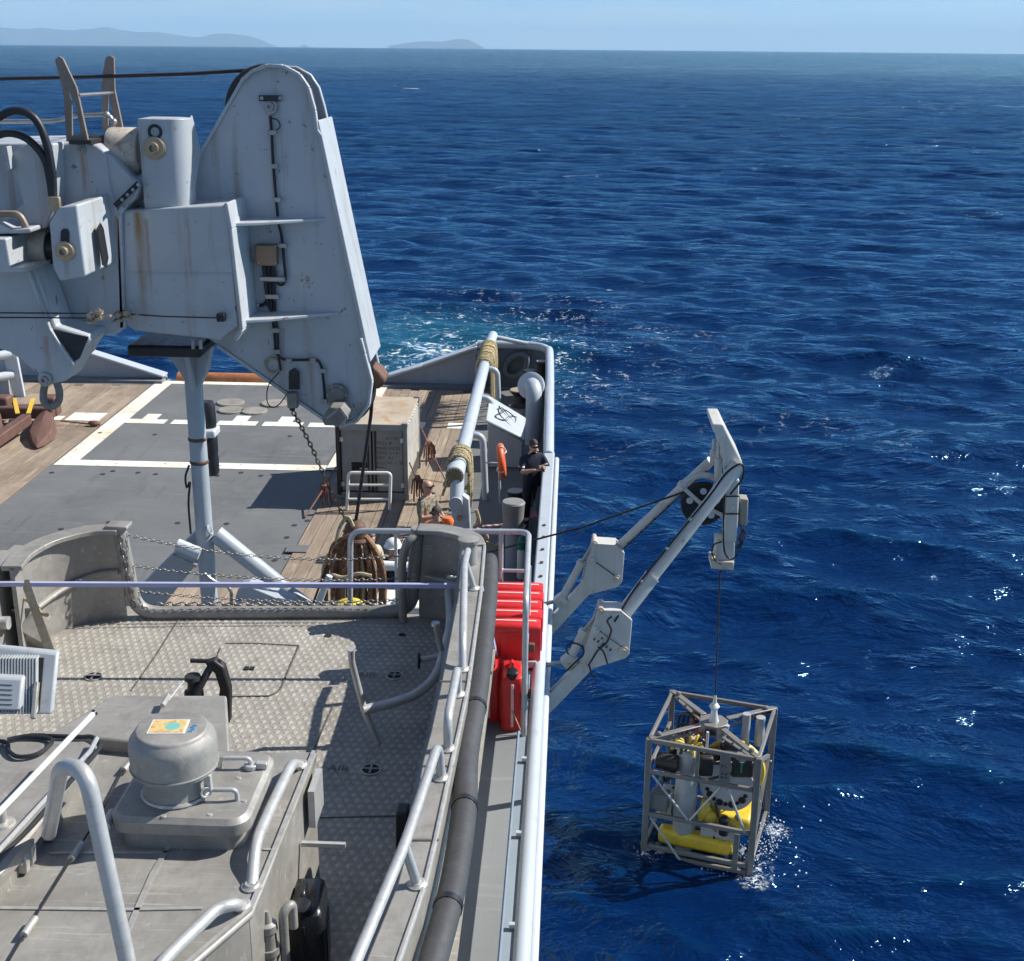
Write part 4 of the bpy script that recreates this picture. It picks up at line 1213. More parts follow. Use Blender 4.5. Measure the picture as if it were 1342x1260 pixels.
for k in (9, 16, 24):
    if k + 1 < len(fp):
        d = (fp[k + 1] - fp[k]).normalized()
        m = MB(); m.tube([fp[k], fp[k] + d * 0.035], 0.066, 16); bp(m, 'fender_strap', 'black_rubber', parent=fend)
m = MB(); m.tube(smoothline([pz(546, 703, 7.86), pz(534, 712, 7.82), pz(527, 738, 7.66), pz(527, 770, 7.46), pz(528, 815, 7.2)], 6), 0.032, 12); bp(m, 'inner_hoop', 'boat_aluminium')
# grab rails on the gunwale
def foot(p, par, r=0.045):
    m = MB(); m.lathe(p, (0, 0, 1), [(0, r), (0.008, r), (0.012, r * 0.75), (0.02, r * 0.62), (0.02, 0)], 18); bp(m, 'rail_foot', 'weld', parent=par)
def grab(feet, h, r=0.023, name='grab_rail', pts=None, z=ZG):
    F = [pz(x, y, z) for x, y in feet]
    if pts is None:
        a, c = F[0], F[-1]
        pts = [a, a + Vector((0, 0, h)), c + Vector((0, 0, h)), c]
    m = MB(); m.tube(arc(pts, 0.10, 6), r, 12); o = bp(m, name, 'tube_aluminium')
    for p in F:
        foot(p, o)
    return o
a, c = pz(606, 878, ZG), pz(621, 772, ZG)
q = pz(613, 722, ZG + 0.16)
o = grab([(606, 878)], 0, pts=[a, a + Vector((-0.005, 0.1, 0.14)), c + Vector((-0.06, 0, 0.17)), q])
m = MB(); m.tube([c, c + Vector((-0.05, 0, 0.17))], 0.022, 10); bp(m, 'stanchion', 'tube_aluminium', parent=o); foot(c, o)
grab([(600, 911), (587, 982)], 0.17)
a, c, e = pz(578, 1020, ZG), pz(547, 1160, ZG), pz(478, 1330, ZG)
o = grab([(578, 1020)], 0, pts=[a, a + Vector((-0.01, 0, 0.19)), c + Vector((-0.05, 0, 0.19)), e + Vector((-0.04, 0, 0.19))])
m = MB(); m.tube([c, c + Vector((-0.05, 0, 0.19))], 0.022, 10); bp(m, 'stanchion', 'tube_aluminium', parent=o); foot(c, o)
# bollard on the corner cap
m = MB(); c = pz(614, 738, ZG); m.lathe(c, (0, 0, 1), [(0, 0.062), (0.15, 0.058), (0.15, 0.07), (0.175, 0.072), (0.18, 0.062), (0.18, 0)], 24); bol = bp(m, 'bollard', 'boat_aluminium')
m = MB(); m.cyl(c + Vector((-0.02, -0.05, 0.10)), c + Vector((-0.02, -0.16, 0.10)), 0.026, seg=12); bp(m, 'bollard_pin', 'tube_aluminium', parent=bol)
m = MB(); m.torus(pz(596, 757, 7.85), (0, 0.4, 1), 0.045, 0.012, 18, 6); bp(m, 'lashing_ring', 'galvanised')
# bent guard tube standing on the sole
g0 = pz(495, 975, Z_BOAT); g1 = pz(477, 930, 7.42); g2 = pz(461, 868, 7.70); g3 = pz(460, 851, 7.80)
m = MB(); m.tube([g0, g1, g2, g3], 0.021, 12); gd = bp(m, 'guard_post', 'tube_aluminium')
m = MB(); m.tube(smoothline([pz(475, 931, 7.42), pz(515, 921, 7.42), pz(548, 908, 7.43), pz(571, 885, 7.45), pz(582, 853, 7.48), pz(590, 815, 7.52), pz(588, 775, 7.55)], 6), 0.030, 14); bp(m, 'guard_hoop', 'tube_aluminium', parent=gd)
m = MB(); m.tube([pz(571, 818, 7.72), pz(578, 852, 7.5)], 0.02, 10); m.lathe(pz(571, 818, 7.72), (0, 0, 1), [(-0.01, 0.028), (0.01, 0.028), (0.01, 0)], 14); bp(m, 'guard_horn', 'tube_aluminium', parent=gd)
m = MB(); m.tube([pz(551, 865, 7.46), pz(576, 860, 7.46)], 0.019, 10); bp(m, 'stop_arm', 'tube_aluminium', parent=gd)
m = MB(); m.box(pz(549, 866, 7.46), (0.014, 0.05, 0.10)); bp(m, 'stop_pad', 'black_rubber', parent=gd, bevel=0.006)
m = MB(); m.prism([pz(578, 930, 7.25), pz(582, 930, 7.6), pz(583, 1000, 7.5), pz(566, 978, 7.25)], (0.02, 0, 0)); bp(m, 'side_step', 'black_rubber')
m = MB(); m.box(pz(528, 1085, 7.7), (0.06, 0.09, 0.22)); bp(m, 'gunwale_bracket', 'black_rubber', bevel=0.01)
# cabin top
ZC = 8.05
CT = [(-260, 985), (300, 985), (415, 985), (331, 1196), (262, 1256), (160, 1340), (-260, 1340)]
cp_ = [pz(x, y, ZC) for x, y in CT]
b = MB(); b.prism([p - Vector((0, 0, 0.03)) for p in cp_], (0, 0, 0.03)); top = bp(b, 'cabin_top', bevel=0.012)
sd = [p.copy() for p in cp_[1:6]]
for p in sd: p.x -= 0.025
b = MB()
for a, c in zip(sd[:-1], sd[1:]):
    d = (c - a).normalized(); n = Vector((-d.y, d.x, 0)) * 0.012
    b.prism([a + n + Vector((0, 0, -0.03)), c + n + Vector((0, 0, -0.03)), c - n + Vector((0, 0, -0.03)), a - n + Vector((0, 0, -0.03))], (0, 0, -0.83))
bp(b, 'cabin_side')
m = MB(); m.bar(cp_[2] + Vector((-0.012, -0.01, 0.006)), cp_[3] + Vector((-0.012, 0.01, 0.006)), 0.016, 0.012); m.bar(cp_[3] + Vector((-0.012, 0.01, 0.006)), cp_[5] + Vector((0, 0.02, 0.006)), 0.016, 0.012); bp(m, 'edge_weld', 'weld', parent=top)
def topline(pts, w, mat='weld', name='weld_bead', z=ZC + 0.004):
    m = MB(); P = [pz(x, y, z) for x, y in pts]
    for a, c in zip(P[:-1], P[1:]): m.bar(a, c, w, 0.004)
    bp(m, name, mat, parent=top)
topline([(0, 1190), (170, 1192), (265, 1190)], 0.016)
topline([(65, 1118), (220, 1117)], 0.014)
topline([(224, 1105), (200, 1145), (165, 1225)], 0.022)
topline([(345, 1113), (362, 1114)], 0.012)
# fastening of the side cladding
m = MB(); m.prism([cp_[2] + Vector((0.004, -0.05, -0.06)), cp_[2] + Vector((0.004, -0.25, -0.06)), cp_[2] + Vector((0.004, -0.25, -0.25)), cp_[2] + Vector((0.004, -0.05, -0.25))], (0.03, 0, 0)); bp(m, 'side_hinge', 'tube_aluminium')
m = MB(); m.box(cp_[2] + Vector((0.09, -0.36, -0.26)), (0.2, 0.02, 0.02)); bp(m, 'side_bracket', 'tube_aluminium')
# raised coaming beyond the vent
hp = [pz(x, y, 8.12) for x, y in ((146, 911), (297, 911), (301, 985), (126, 967), (60, 965), (110, 935))]
b = MB(); b.prism([p - Vector((0, 0, 0.9)) for p in hp], (0, 0, 0.9)); hump = bp(b, 'raised_coaming', bevel=0.012)
# hatch lid with mushroom vent
def rrect(x0, x1, y0, y1, r, n=6):
    P = []
    for cx, cy, a in ((x1 - r, y1 - r, 0), (x0 + r, y1 - r, 90), (x0 + r, y0 + r, 180), (x1 - r, y0 + r, 270)):
        P += [(cx + r * math.cos(R(a + 90 * k / n)), cy + r * math.sin(R(a + 90 * k / n))) for k in range(n + 1)]
    return P
hx0, hx1, hy0, hy1 = -1.845, -1.265, 4.43, 5.0
def lidof(x0, x1, y0, y1, z0, rot=0, cx=0, cy=0):
    def tr(P, z): 
        m_ = Matrix.Rotation(rot, 3, 'Z')
        return [Vector((cx, cy, 0)) + m_ @ Vector((x - cx, y - cy, z)) for x, y in P]
    m = MB(); m.prism(tr(rrect(x0 + 0.03, x1 - 0.03, y0 + 0.03, y1 - 0.03, 0.07), z0 - 0.01), (0, 0, 0.11)); co = bp(m, 'hatch_coaming')
    m = MB()
    P0, P1, P2 = rrect(x0, x1, y0, y1, 0.085), rrect(x0, x1, y0, y1, 0.085), rrect(x0 + 0.02, x1 - 0.02, y0 + 0.02, y1 - 0.02, 0.07)
    m.loft([tr(P0, z0 + 0.085), tr(P1, z0 + 0.135), tr(P2, z0 + 0.155)]); return bp(m, 'hatch_lid', bevel=0.0)
lid = lidof(hx0, hx1, hy0, hy1, ZC)
ZL = ZC + 0.155
m = MB(); c = pz(232, 1037, ZL); c.z = ZL
m.lathe(c, (0, 0, 1), [(-0.01, 0.145), (0.012, 0.134), (0.115, 0.130), (0.12, 0.15), (0.125, 0.178), (0.225, 0.181), (0.248, 0.180), (0.264, 0.175), (0.287, 0.156), (0.292, 0.152), (0.299, 0.150), (0.304, 0.144), (0.306, 0.138), (0.306, 0)], 48); mv = bp(m, 'mushroom_vent', smooth=50)
m = MB(); m.torus(c + Vector((0, 0, 0.008)), (0, 0, 1), 0.139, 0.010, 32, 6); bp(m, 'weld_ring', 'weld', parent=mv)
m = MB(); m.torus(c + Vector((0, 0, 0.14)), (0, 0, 1), 0.180, 0.004, 40, 6); bp(m, 'swage', parent=mv)
s = NT('sticker_print')
uv = s.coord((1, 1, 1), 'Object')
n = s.noise(uv, 26, 4, 0.6)
cc_ = s.ramp(n, [(0.35, (0.55, 0.35, 0.12)), (0.5, (0.62, 0.50, 0.22)), (0.62, (0.55, 0.24, 0.08))])
g_ = s.n('ShaderNodeNewGeometry'); sp = s.n('ShaderNodeVectorMath', operation='DISTANCE'); s.l(g_.outputs['Position'], sp.inputs[0]); sp.inputs[1].default_value = tuple(c + Vector((0.005, 0, 0.308)))
s.set(Base_Color=s.mix(s.ramp(sp.outputs['Value'], [(0.028, 1.0), (0.036, 0.0)]), cc_, (0.16, 0.42, 0.36)), Roughness=0.5)
flat('paper_white', (0.72, 0.69, 0.62), 0.6)
rz_ = Matrix.Rotation(R(4), 3, 'Z')
m = MB(); m.box(c + Vector((-0.012, 0.0, 0.3075)), (0.155, 0.115, 0.002), rot=rz_); st = bp(m, 'sticker', 'paper_white', parent=mv)
m = MB(); m.box(c + Vector((-0.012, 0.0, 0.3095)), (0.14, 0.10, 0.002), rot=rz_); bp(m, 'sticker_print', 'sticker_print', parent=mv)
flat('ink_blue', (0.05, 0.22, 0.45), 0.5)
for k in range(4):
    m = MB(); m.box(c + Vector((0.088 + (k % 2) * 0.006, -0.03 + k * 0.016, 0.3075)), (0.016, 0.010, 0.002)); bp(m, 'sticker_lettering', 'ink_blue', parent=mv)
m = MB(); m.box(c + Vector((0.155, -0.06, 0.09)), (0.03, 0.03, 0.07)); m.torus(c + Vector((0.15, -0.08, 0.05)), (0.6, -0.8, 0), 0.022, 0.006, 14, 6); bp(m, 'vent_clamp', 'tube_aluminium', parent=mv, bevel=0.003)
def handle(x0, x1, y, name='lid_handle', z=ZL):
    a, e = pz(x0, y, z), pz(x1, y, z)
    m = MB(); m.tube(arc([a, a + Vector((0, 0, 0.05)), e + Vector((0, 0.0, 0.05)), e], 0.03, 5), 0.010, 10); o = bp(m, name, 'tube_aluminium', parent=lid)
handle(289, 329, 1007); handle(267, 311, 1049)
m = MB(); m.cyl(pz(329, 1007, ZL), pz(329, 1007, ZL) + Vector((0, 0, 0.022)), 0.03, seg=16); m.box(pz(343, 1003, ZL + 0.015), (0.05, 0.03, 0.03)); bp(m, 'lid_latch', 'tube_aluminium', parent=lid, bevel=0.004)
for x, y in ((313, 1020), (320, 1050), (275, 1068), (214, 1070)):
    m = MB(); m.lathe(pz(x, y, ZL), (0, 0, 1), [(0, 0.012), (0.004, 0.010), (0.004, 0)], 10); bp(m, 'lid_bolt', 'weld', parent=lid)
m = MB(); m.cyl(Vector((hx0 - 0.015, hy0 + 0.12, ZC + 0.10)), Vector((hx0 - 0.015, hy0 + 0.02, ZC + 0.10)), 0.022, seg=12); bp(m, 'lid_hinge', 'weld', parent=lid)
# grab rails on the cabin top
def crail(px, h, z=ZC):
    F = [pz(x, y, z) for x, y in (px[0], px[-1])]
    mid = [pz(x, y, z + h) for x, y in px[1:-1]]
    m = MB(); m.tube(arc([F[0]] + mid + [F[1]], 0.07, 6), 0.024, 12); o = bp(m, 'cabin_rail', 'tube_aluminium')
    for p in F: foot(p, o, 0.042)
crail([(394, 1004), (383, 1000), (352, 1065), (335, 1105), (330, 1163)], 0.075)
crail([(318, 1189), (306, 1185), (283, 1192), (215, 1258), (160, 1330)], 0.07)
# second hatch at the left with dogs
lid2 = lidof(-2.75, -2.10, 4.02, 5.06, ZC + 0.0, rot=R(-3), cx=-2.4, cy=4.5)
for x, y in ((72, 1068), (64, 1086), (38, 1116), (30, 1128)):
    q = pz(x, y, ZC + 0.06)
    m = MB(); m.prism([q + Vector((-0.03, -0.02, -0.05)), q + Vector((0.02, -0.02, -0.05)), q + Vector((0.025, -0.02, 0.02)), q + Vector((0, -0.02, 0.045)), q + Vector((-0.03, -0.02, 0.045))], (0, 0.035, 0)); m.cyl(q + Vector((0.0, -0.035, 0.005)), q + Vector((0.0, 0.03, 0.005)), 0.012, seg=8); bp(m, 'hatch_dog', 'weld', parent=lid2, bevel=0.004)
m = MB(); q = pz(4, 1080, ZC + 0.155); m.lathe(q, (0, 0, 1), [(0, 0.05), (0.01, 0.045), (0.015, 0.02), (0.08, 0.018), (0.08, 0)], 18); bp(m, 'lid_pivot', 'weld', parent=lid2)
# control cable with guide sleeves across the cabin top
kp = [(178, 988), (160, 1012), (130, 1070), (105, 1108), (60, 1180), (38, 1215), (8, 1266)]
m = MB(); m.tube([pz(x, y, ZC + 0.02) for x, y in kp], 0.004, 6); cab = bp(m, 'control_cable', 'hole_black')
for (x0, y0), (x1, y1) in (((172, 998), (162, 1010)), ((107, 1106), (93, 1126)), ((46, 1204), (31, 1226))):
    m = MB(); m.tube([pz(x0, y0, ZC + 0.025), pz(x1, y1, ZC + 0.025)], 0.015, 10); bp(m, 'cable_sleeve', 'weld', parent=cab)
m = MB(); m.tube([pz(240, 893, 8.18), pz(222, 916, 8.16), pz(210, 928, 8.14)], 0.006, 6); bp(m, 'release_cable', 'tube_aluminium')
m = MB(); m.tube([pz(221, 912, 8.17), pz(213, 925, 8.155)], 0.013, 8); bp(m, 'cable_sleeve', 'weld')
# black towing hook behind the coaming
tq = pz(275, 905, 8.05)
m = MB(); m.prism([tq + Vector(p) for p in ((-0.02, 0.1, -0.25), (0.06, 0.1, -0.25), (0.075, 0.1, -0.05), (0.05, 0.1, 0.08), (0.0, 0.1, 0.12), (-0.05, 0.1, 0.10), (0.0, 0.1, 0.04), (0.02, 0.1, -0.05))], (0, 0.06, 0)); hk = bp(m, 'tow_hook', 'dark_steel', bevel=0.01)
m = MB(); m.cyl(tq + Vector((-0.13, 0.13, 0.10)), tq + Vector((0.03, 0.13, 0.10)), 0.012, seg=10); m.tube([tq + Vector((-0.02, 0.12, 0.08)), tq + Vector((-0.08, 0.05, -0.03)), tq + Vector((-0.10, 0.04, -0.10))], 0.02, 8); bp(m, 'hook_lever', 'dark_steel', parent=hk)
m = MB(); m.lathe(tq + Vector((-0.11, 0.08, -0.13)), (0, 0, 1), [(0, 0.05), (0.08, 0.05), (0.09, 0.03), (0.14, 0.03), (0.15, 0.045), (0.17, 0.04), (0.17, 0)], 14); bp(m, 'hook_release', 'dark_steel', parent=hk)
# bent guard pipe standing on the cabin top
p0 = pz(172, 1290, ZC)
m = MB(); m.tube(arc([p0 + Vector((0.005, 0, -0.02)), py(112, 1008, p0.y + 0.10), py(80, 1004, p0.y + 0.22), pz(64, 1092, 8.19)], 0.16, 10), 0.030, 16); bp(m, 'guard_pipe', 'tube_aluminium')
# pipework and fittings on the cabin side
q = pz(352, 1232, 7.75)
m = MB(); m.tube([q + Vector((0, 0, -0.4)), q + Vector((0, 0, -0.06))], 0.035, 12); m.lathe(q + Vector((0, 0, -0.06)), (0, 0, 1), [(0, 0.045), (0.03, 0.045), (0.03, 0.035), (0.1, 0.032), (0.11, 0.04), (0.14, 0.038), (0.15, 0.02), (0.2, 0.008)], 14); bp(m, 'filler_pipe', 'boat_aluminium')
m = MB(); m.tube(arc([q + Vector((0.06, 0.02, -0.4)), q + Vector((0.06, 0.02, 0.12)), q + Vector((0.09, 0.06, 0.14)), q + Vector((0.09, 0.06, 0.02))], 0.03), 0.02, 10); bp(m, 'vent_pipe', 'boat_aluminium')
m = MB(); m.tube(smoothline([q + Vector((-0.04, 0, 0.02)), q + Vector((-0.09, -0.02, 0.0)), q + Vector((-0.10, -0.02, -0.2)), q + Vector((-0.08, -0.02, -0.4))], 5), 0.009, 8); bp(m, 'drain_hose', 'tube_aluminium')
q = pz(318, 1245, 7.85)
m = MB(); m.prism([q + Vector(v_) for v_ in ((-0.06, 0, -0.18), (0.03, 0.03, -0.18), (0.03, 0.03, 0.06), (-0.06, 0.0, 0.02))], (0.004, -0.012, 0)); pl = bp(m, 'placard', 'paper_white')
flat('sign_green', (0.02, 0.25, 0.12)); flat('sign_red', (0.5, 0.03, 0.03))
m = MB(); m.prism([q + Vector(v_) for v_ in ((-0.02, -0.004, -0.04), (0.02, 0.01, -0.04), (0.0, 0.003, 0.01))], (0.006, -0.018, 0)); bp(m, 'placard_mark', 'sign_green', parent=pl)
m = MB(); m.prism([q + Vector(v_) for v_ in ((-0.05, -0.008, -0.07), (-0.015, 0.003, -0.07), (-0.03, -0.002, -0.13))], (0.006, -0.018, 0)); bp(m, 'placard_mark', 'sign_red', parent=pl)
# left-hand bitts, cross beam and bracket
c = Vector((-3.86, 7.95, 7.62))
m = MB(); m.lathe(c + Vector((0, 0, -0.6)), (0, 0, 1), [(0, 0.085), (0.82, 0.08), (0.83, 0.095), (0.86, 0.095), (0.87, 0.08), (0.87, 0)], 24); bp(m, 'bitt')
m = MB(); m.cyl(c + Vector((-0.18, -0.3, -0.1)), c + Vector((0.16, -0.3, -0.1)), 0.045, seg=16); bp(m, 'bitt_crossbar', 'tube_aluminium')
b = MB(); b.prism([pz(x, y, 7.55) for x, y in ((-60, 800), (52, 797), (38, 750), (-60, 752))], (0, 0, -0.02)); bp(b, 'side_shelf')
b = MB(); b.prism([pz(52, 797, 7.56), pz(72, 852, 7.22), pz(28, 852, 7.22), pz(24, 825, 7.45)], (-0.02, 0.03, 0)); bp(b, 'shelf_bracket')
b = MB(); b.prism([pz(38, 760, 7.9), pz(70, 850, 7.25), pz(66, 858, 7.2), pz(36, 772, 7.82)], (-0.03, 0, 0)); bp(b, 'end_frame')
b = MB(); b.box((-3.78, 5.9, 7.55), (0.06, 4.4, 0.7)); bp(b, 'starboard_side')

# ------------------------------------------------------------------ loose things on the workboat
paint('black_plastic', (0.012, 0.014, 0.018), 0.32, var=0.15, scale=12)
paint('black_cable', (0.018, 0.018, 0.020), 0.5)
def jerrycan(loc, rz, mat, label, group=None, w=0.17, d=0.34, h=0.44, rot=None):
    o = thing('jerry_can', loc, label, 'jerry can', group, rz)
    if rot is not None: o.rotation_euler = rot.to_euler()
    def P(m, name, mt, bevel=0.0, parent=None):
        L = o.location; o2 = m
        for i, v_ in enumerate(m.v): m.v[i] = v_ + L
        return m.build(name, mt, parent or o, bevel=bevel)
    m = MB()
    prof = [(0, 0.94), (0.03, 1.0), (h * 0.80, 1.0), (h * 0.90, 0.90), (h * 0.94, 0.72)]
    rings = [[Vector((x, y, z)) for x, y in rrect(-w / 2 * k, w / 2 * k, -d / 2 * min(1, k + 0.02), d / 2 * min(1, k + 0.02), 0.035, 4)] for z, k in prof]
    m.loft(rings); body = P(m, 'body', mat)
    for sx in (-1, 1):
        m = MB(); m.box((sx * (w / 2 + 0.001), -d * 0.02, h * 0.42), (0.012, d * 0.62, h * 0.5)); P(m, 'side_panel', mat, 0.005, body)
    m = MB(); m.box((0, -d / 2 - 0.002, h * 0.45), (0.02, 0.010, h * 0.74)); P(m, 'mould_seam', 'seam_sunlit' if mat == 'can_red' else mat, 0.003, body)
    m = MB(); m.tube(arc([(0, -d * 0.22, h * 0.90), (0, -d * 0.20, h * 1.02), (0, d * 0.16, h * 1.02), (0, d * 0.20, h * 0.90)], 0.04), 0.014, 10); P(m, 'handle', mat)
    m = MB(); m.lathe((0, -d * 0.36, h * 0.89), (0, -0.25, 1), [(0, 0.034), (0.03, 0.034), (0.03, 0.04), (0.06, 0.04), (0.065, 0.03), (0.065, 0)], 16); P(m, 'cap', 'black_plastic')
    return o
jerrycan(pz(404, 1282, Z_BOAT), R(8), 'black_plastic', 'black plastic jerry can beside the boat cabin', w=0.19, d=0.30, h=0.48)
# floodlight
fl = thing('floodlight', (-2.62, 4.9, ZC), 'grey floodlight with finned back at the left edge of the boat', 'floodlight')
paint('flood_grey', (0.43, 0.455, 0.46), 0.4, 0.1, 0.08, 5, grime=0.2)
def fq(x, y): return py(x, y, 4.95 + (938 - y) / 90 * 0.20)
m = MB(); m.prism([fq(-60, 842), fq(76, 856), fq(68, 937), fq(-60, 938)], (0, 0.035, 0)); m.build('frame', 'flood_grey', fl, bevel=0.012)
m = MB(); m.prism([fq(-60, 856), fq(58, 862), fq(52, 932), fq(-60, 932)], (0, -0.008, 0)); m.build('back_plate', 'hole_black', fl)
for i in range(24):
    x = -40 + i * 3.9
    m = MB(); m.prism([fq(x, 858), fq(x + 1.7, 858), fq(x + 1.4, 931), fq(x - 0.3, 931)], (0, -0.035, 0)); m.build('cooling_fin', 'flood_grey', fl)
m = MB(); m.prism([fq(-60, 876), fq(38, 880), fq(34, 923), fq(-60, 921)], (0, -0.065, 0)); gb = m.build('gear_box', 'flood_grey', fl, bevel=0.012)
for k in range(5):
    m = MB(); m.bar(fq(-40, 886 + k * 6.5) + Vector((0, -0.066, 0)), fq(24, 889 + k * 6.3) + Vector((0, -0.066, 0)), 0.003, 0.003); m.build('box_groove', 'seam', gb)
m = MB(); m.bar(fq(52, 890) + Vector((0, -0.03, 0)), fq(47, 938) + Vector((0, -0.03, 0)), 0.02, 0.03); m.build('bracket', 'boat_aluminium', fl, bevel=0.004)
m = MB(); m.tube([Vector((-2.62, 5.0, ZC - 0.01)), Vector((-2.62, 5.0, 8.36))], 0.03, 12); m.build('stand', 'boat_aluminium', fl)
# white boathook pole and cable lying over the left hatch
A, B = pz(122, 936, 8.45), pz(-40, 1105, 8.30)
m = MB(); m.tube([A, B], 0.013, 12); pole = m.build('boat_hook', flat('pole_white', (0.78, 0.77, 0.74), 0.35), None); tag(pole, 'long white pole lying across the left boat hatch', 'boat hook')
m = MB(); m.tube([A + (A - B).normalized() * 0.012, A], 0.015, 12); m.build('end_plug', 'black_rubber', pole)
pts = [(-40, 975), (5, 972), (12, 985), (25, 992), (50, 988), (68, 973), (60, 967), (28, 966), (10, 970), (40, 964), (75, 965), (105, 966), (120, 966), (131, 975), (125, 988), (105, 1010), (88, 1030), (62, 1060), (30, 1095), (-20, 1140)]
m = MB(); m.tube(smoothline([pz(x, y, ZC + 0.172) for x, y in pts], 5), 0.010, 8); o = m.build('power_cable', 'black_cable'); tag(o, 'black cable looped over the left boat hatch', 'cable')
m = MB(); m.tube([pz(x, y, ZC + 0.195) for x, y in ((127, 968), (118, 985), (90, 1015), (52, 1056), (-20, 1135))], 0.011, 8); o = m.build('conduit_rod', 'tube_aluminium'); tag(o, 'thin metal rod with cable tied along the left hatch edge', 'rod')
# webbing strap from side to side, tied down to the fuel cans
flat('strap_lilac', (0.36, 0.38, 0.55), 0.6)
sa, sb, sd_ = pz(-120, 765, 7.8), pz(632, 768, 7.8), pz(652, 862, 7.1)
m = MB(); m.bar(sa, sb, 0.028, 0.028); o = m.build('lashing_strap', 'strap_lilac'); tag(o, 'lilac webbing strap stretched across the boat above its sill', 'strap')
m = MB(); m.bar(sb, sd_, 0.004, 0.026); m.build('tail', 'strap_lilac', o)
paint('rope_tan', (0.40, 0.32, 0.20), 0.85, 0, 0.25, 25, bump=0.5)
# rope on the left bitts
m = MB()
for k in range(4):
    m.torus((-3.86, 7.95, 7.56 + 0.02 * k), (0.05 * k, 0.1, 1), 0.115 + 0.012 * (k % 2), 0.014, 24, 6)
m.tube(smoothline([(-3.76, 7.88, 7.6), (-3.62, 7.8, 7.62), (-3.5, 7.7, 7.58), (-3.42, 7.62, 7.6)], 5), 0.014, 7)
o = m.build('mooring_line', 'rope_tan'); tag(o, 'tan rope wound round the bitts at the left edge', 'rope')
flat('orange_plastic', (0.75, 0.10, 0.03), 0.45)
m = MB(); m.lathe(pz(-6, 842, 7.3), (0, 0, 1), [(0, 0.03), (0.01, 0.09), (0.12, 0.10), (0.2, 0.07), (0.23, 0.02)], 18); o = m.build('marker_float', 'orange_plastic'); tag(o, 'orange float at the left edge under the boat shelf', 'float')

# ------------------------------------------------------------------ launching davit over the port side
paint('davit_paint', (0.55, 0.54, 0.49), 0.38, var=0.08, scale=1.5, grime=0.22, grime_col=(0.33, 0.29, 0.22), rust=0.5, streak=0.25)
dav = thing('launch_davit', (-0.5, 16.0, Z_AFT), 'grey-white articulated twin-arm davit reaching out over the water', 'davit')
def dp(b, name, mat='davit_paint', bevel=0.0, parent=None, **k): return b.build(name, mat, parent or dav, bevel=bevel, **k)
YA0, YA1, YA2 = 17.2, 17.05, 16.4
YB0, YB1, YB2 = 14.8, 14.95, 15.6
def arm(nm, base, plate_in, plate, upper, Y0, Y1, Y2, pins, cyl, rod, lever):
    A, B = py(*base, Y0), py(*plate_in, Y1)
    D = (B - A).normalized()
    m = MB(); m.bar(A - D * 0.75, B + D * 0.25, 0.17, 0.19, up=(0, 1, 0)); low = dp(m, 'lower_arm', bevel=0.012)
    m = MB(); off_ = Vector((0.035, 0, 0.10)); m.bar(A - D * 0.5 + Vector((-0.055, -0.09, 0.07)), B - D * 0.1 + Vector((-0.055, -0.09, 0.07)), 0.02, 0.03); dp(m, 'arm_edge', parent=low)
    # knuckle: two cheek plates
    for dy in (-0.14, 0.11):
        m = MB(); m.prism([p + Vector((0, dy, 0)) for p in pxs(plate, Y1)], (0, 0.03, 0)); k = dp(m, 'knuckle_plate', bevel=0.008)
        if dy < 0: kn = k
    m = MB(); P = [p for p in pxs(plate, Y1)]
    for a, c in ((P[0], P[1]),):
        m.bar(a + Vector((0, -0.02, 0.0)), c + Vector((0, -0.02, 0.0)), 0.28, 0.02, up=(0, 0, 1)); 
    dp(m, 'knuckle_cover', parent=kn)
    for i, (x, y, r) in enumerate(pins):
        c = py(x, y, Y1 - 0.14)
        m = MB(); m.lathe(c + Vector((0, 0.28, 0)), (0, -1, 0), [(0, r * 0.8), (0.27, r * 0.8), (0.275, r), (0.31, r), (0.315, r * 0.55), (0.33, r * 0.5), (0.33, 0)], 18); dp(m, 'knuckle_pin', 'rusty_sleeve' if i else 'davit_paint', parent=kn)
    m = MB(); (x0, y0), (x1, y1) = lever; m.bar(py(x0, y0, Y1 - 0.15), py(x1, y1, Y1 - 0.15), 0.02, 0.035); dp(m, 'knuckle_rib', parent=kn)
    m = MB(); m.bar(py(x0, y0 - 1.5, Y1 - 0.15), py(x1, y1 - 1.5, Y1 - 0.15), 0.022, 0.008); dp(m, 'knuckle_slot', 'hole_black', parent=kn)
    # hydraulic ram
    (cx0, cy0), (cx1, cy1) = cyl
    a, c = py(cx0, cy0, Y1 + 0.0), py(cx1, cy1, Y1)
    m = MB(); m.tube([a, c], 0.058, 14); m.lathe(c, (c - a), [(-0.06, 0.07), (0, 0.07), (0.005, 0.03)], 14); ram = dp(m, 'ram_cylinder')
    m = MB(); m.tube([c, py(*rod, Y1)], 0.024, 10); dp(m, 'ram_rod', 'galvanised', parent=ram)
    m = MB(); m.box(a, (0.17, 0.16, 0.17), rot=Matrix.Rotation(-0.7, 3, 'Y')); dp(m, 'ram_bracket', bevel=0.015)
    m = MB(); m.cyl(a + Vector((0, -0.08, -0.03)), a + Vector((0, -0.11, -0.03)), 0.035, seg=12); dp(m, 'bracket_pin', 'rusty_sleeve')
    m = MB(); m.tube([a + Vector((-0.08, 0, -0.02)), a + Vector((-0.75, 0, -0.20))], 0.03, 8); dp(m, 'push_rod', 'galvanised')
    # upper arm
    (ux0, uy0), (ux1, uy1) = upper
    return low, py(ux0, uy0, Y1), py(ux1, uy1, Y2), kn
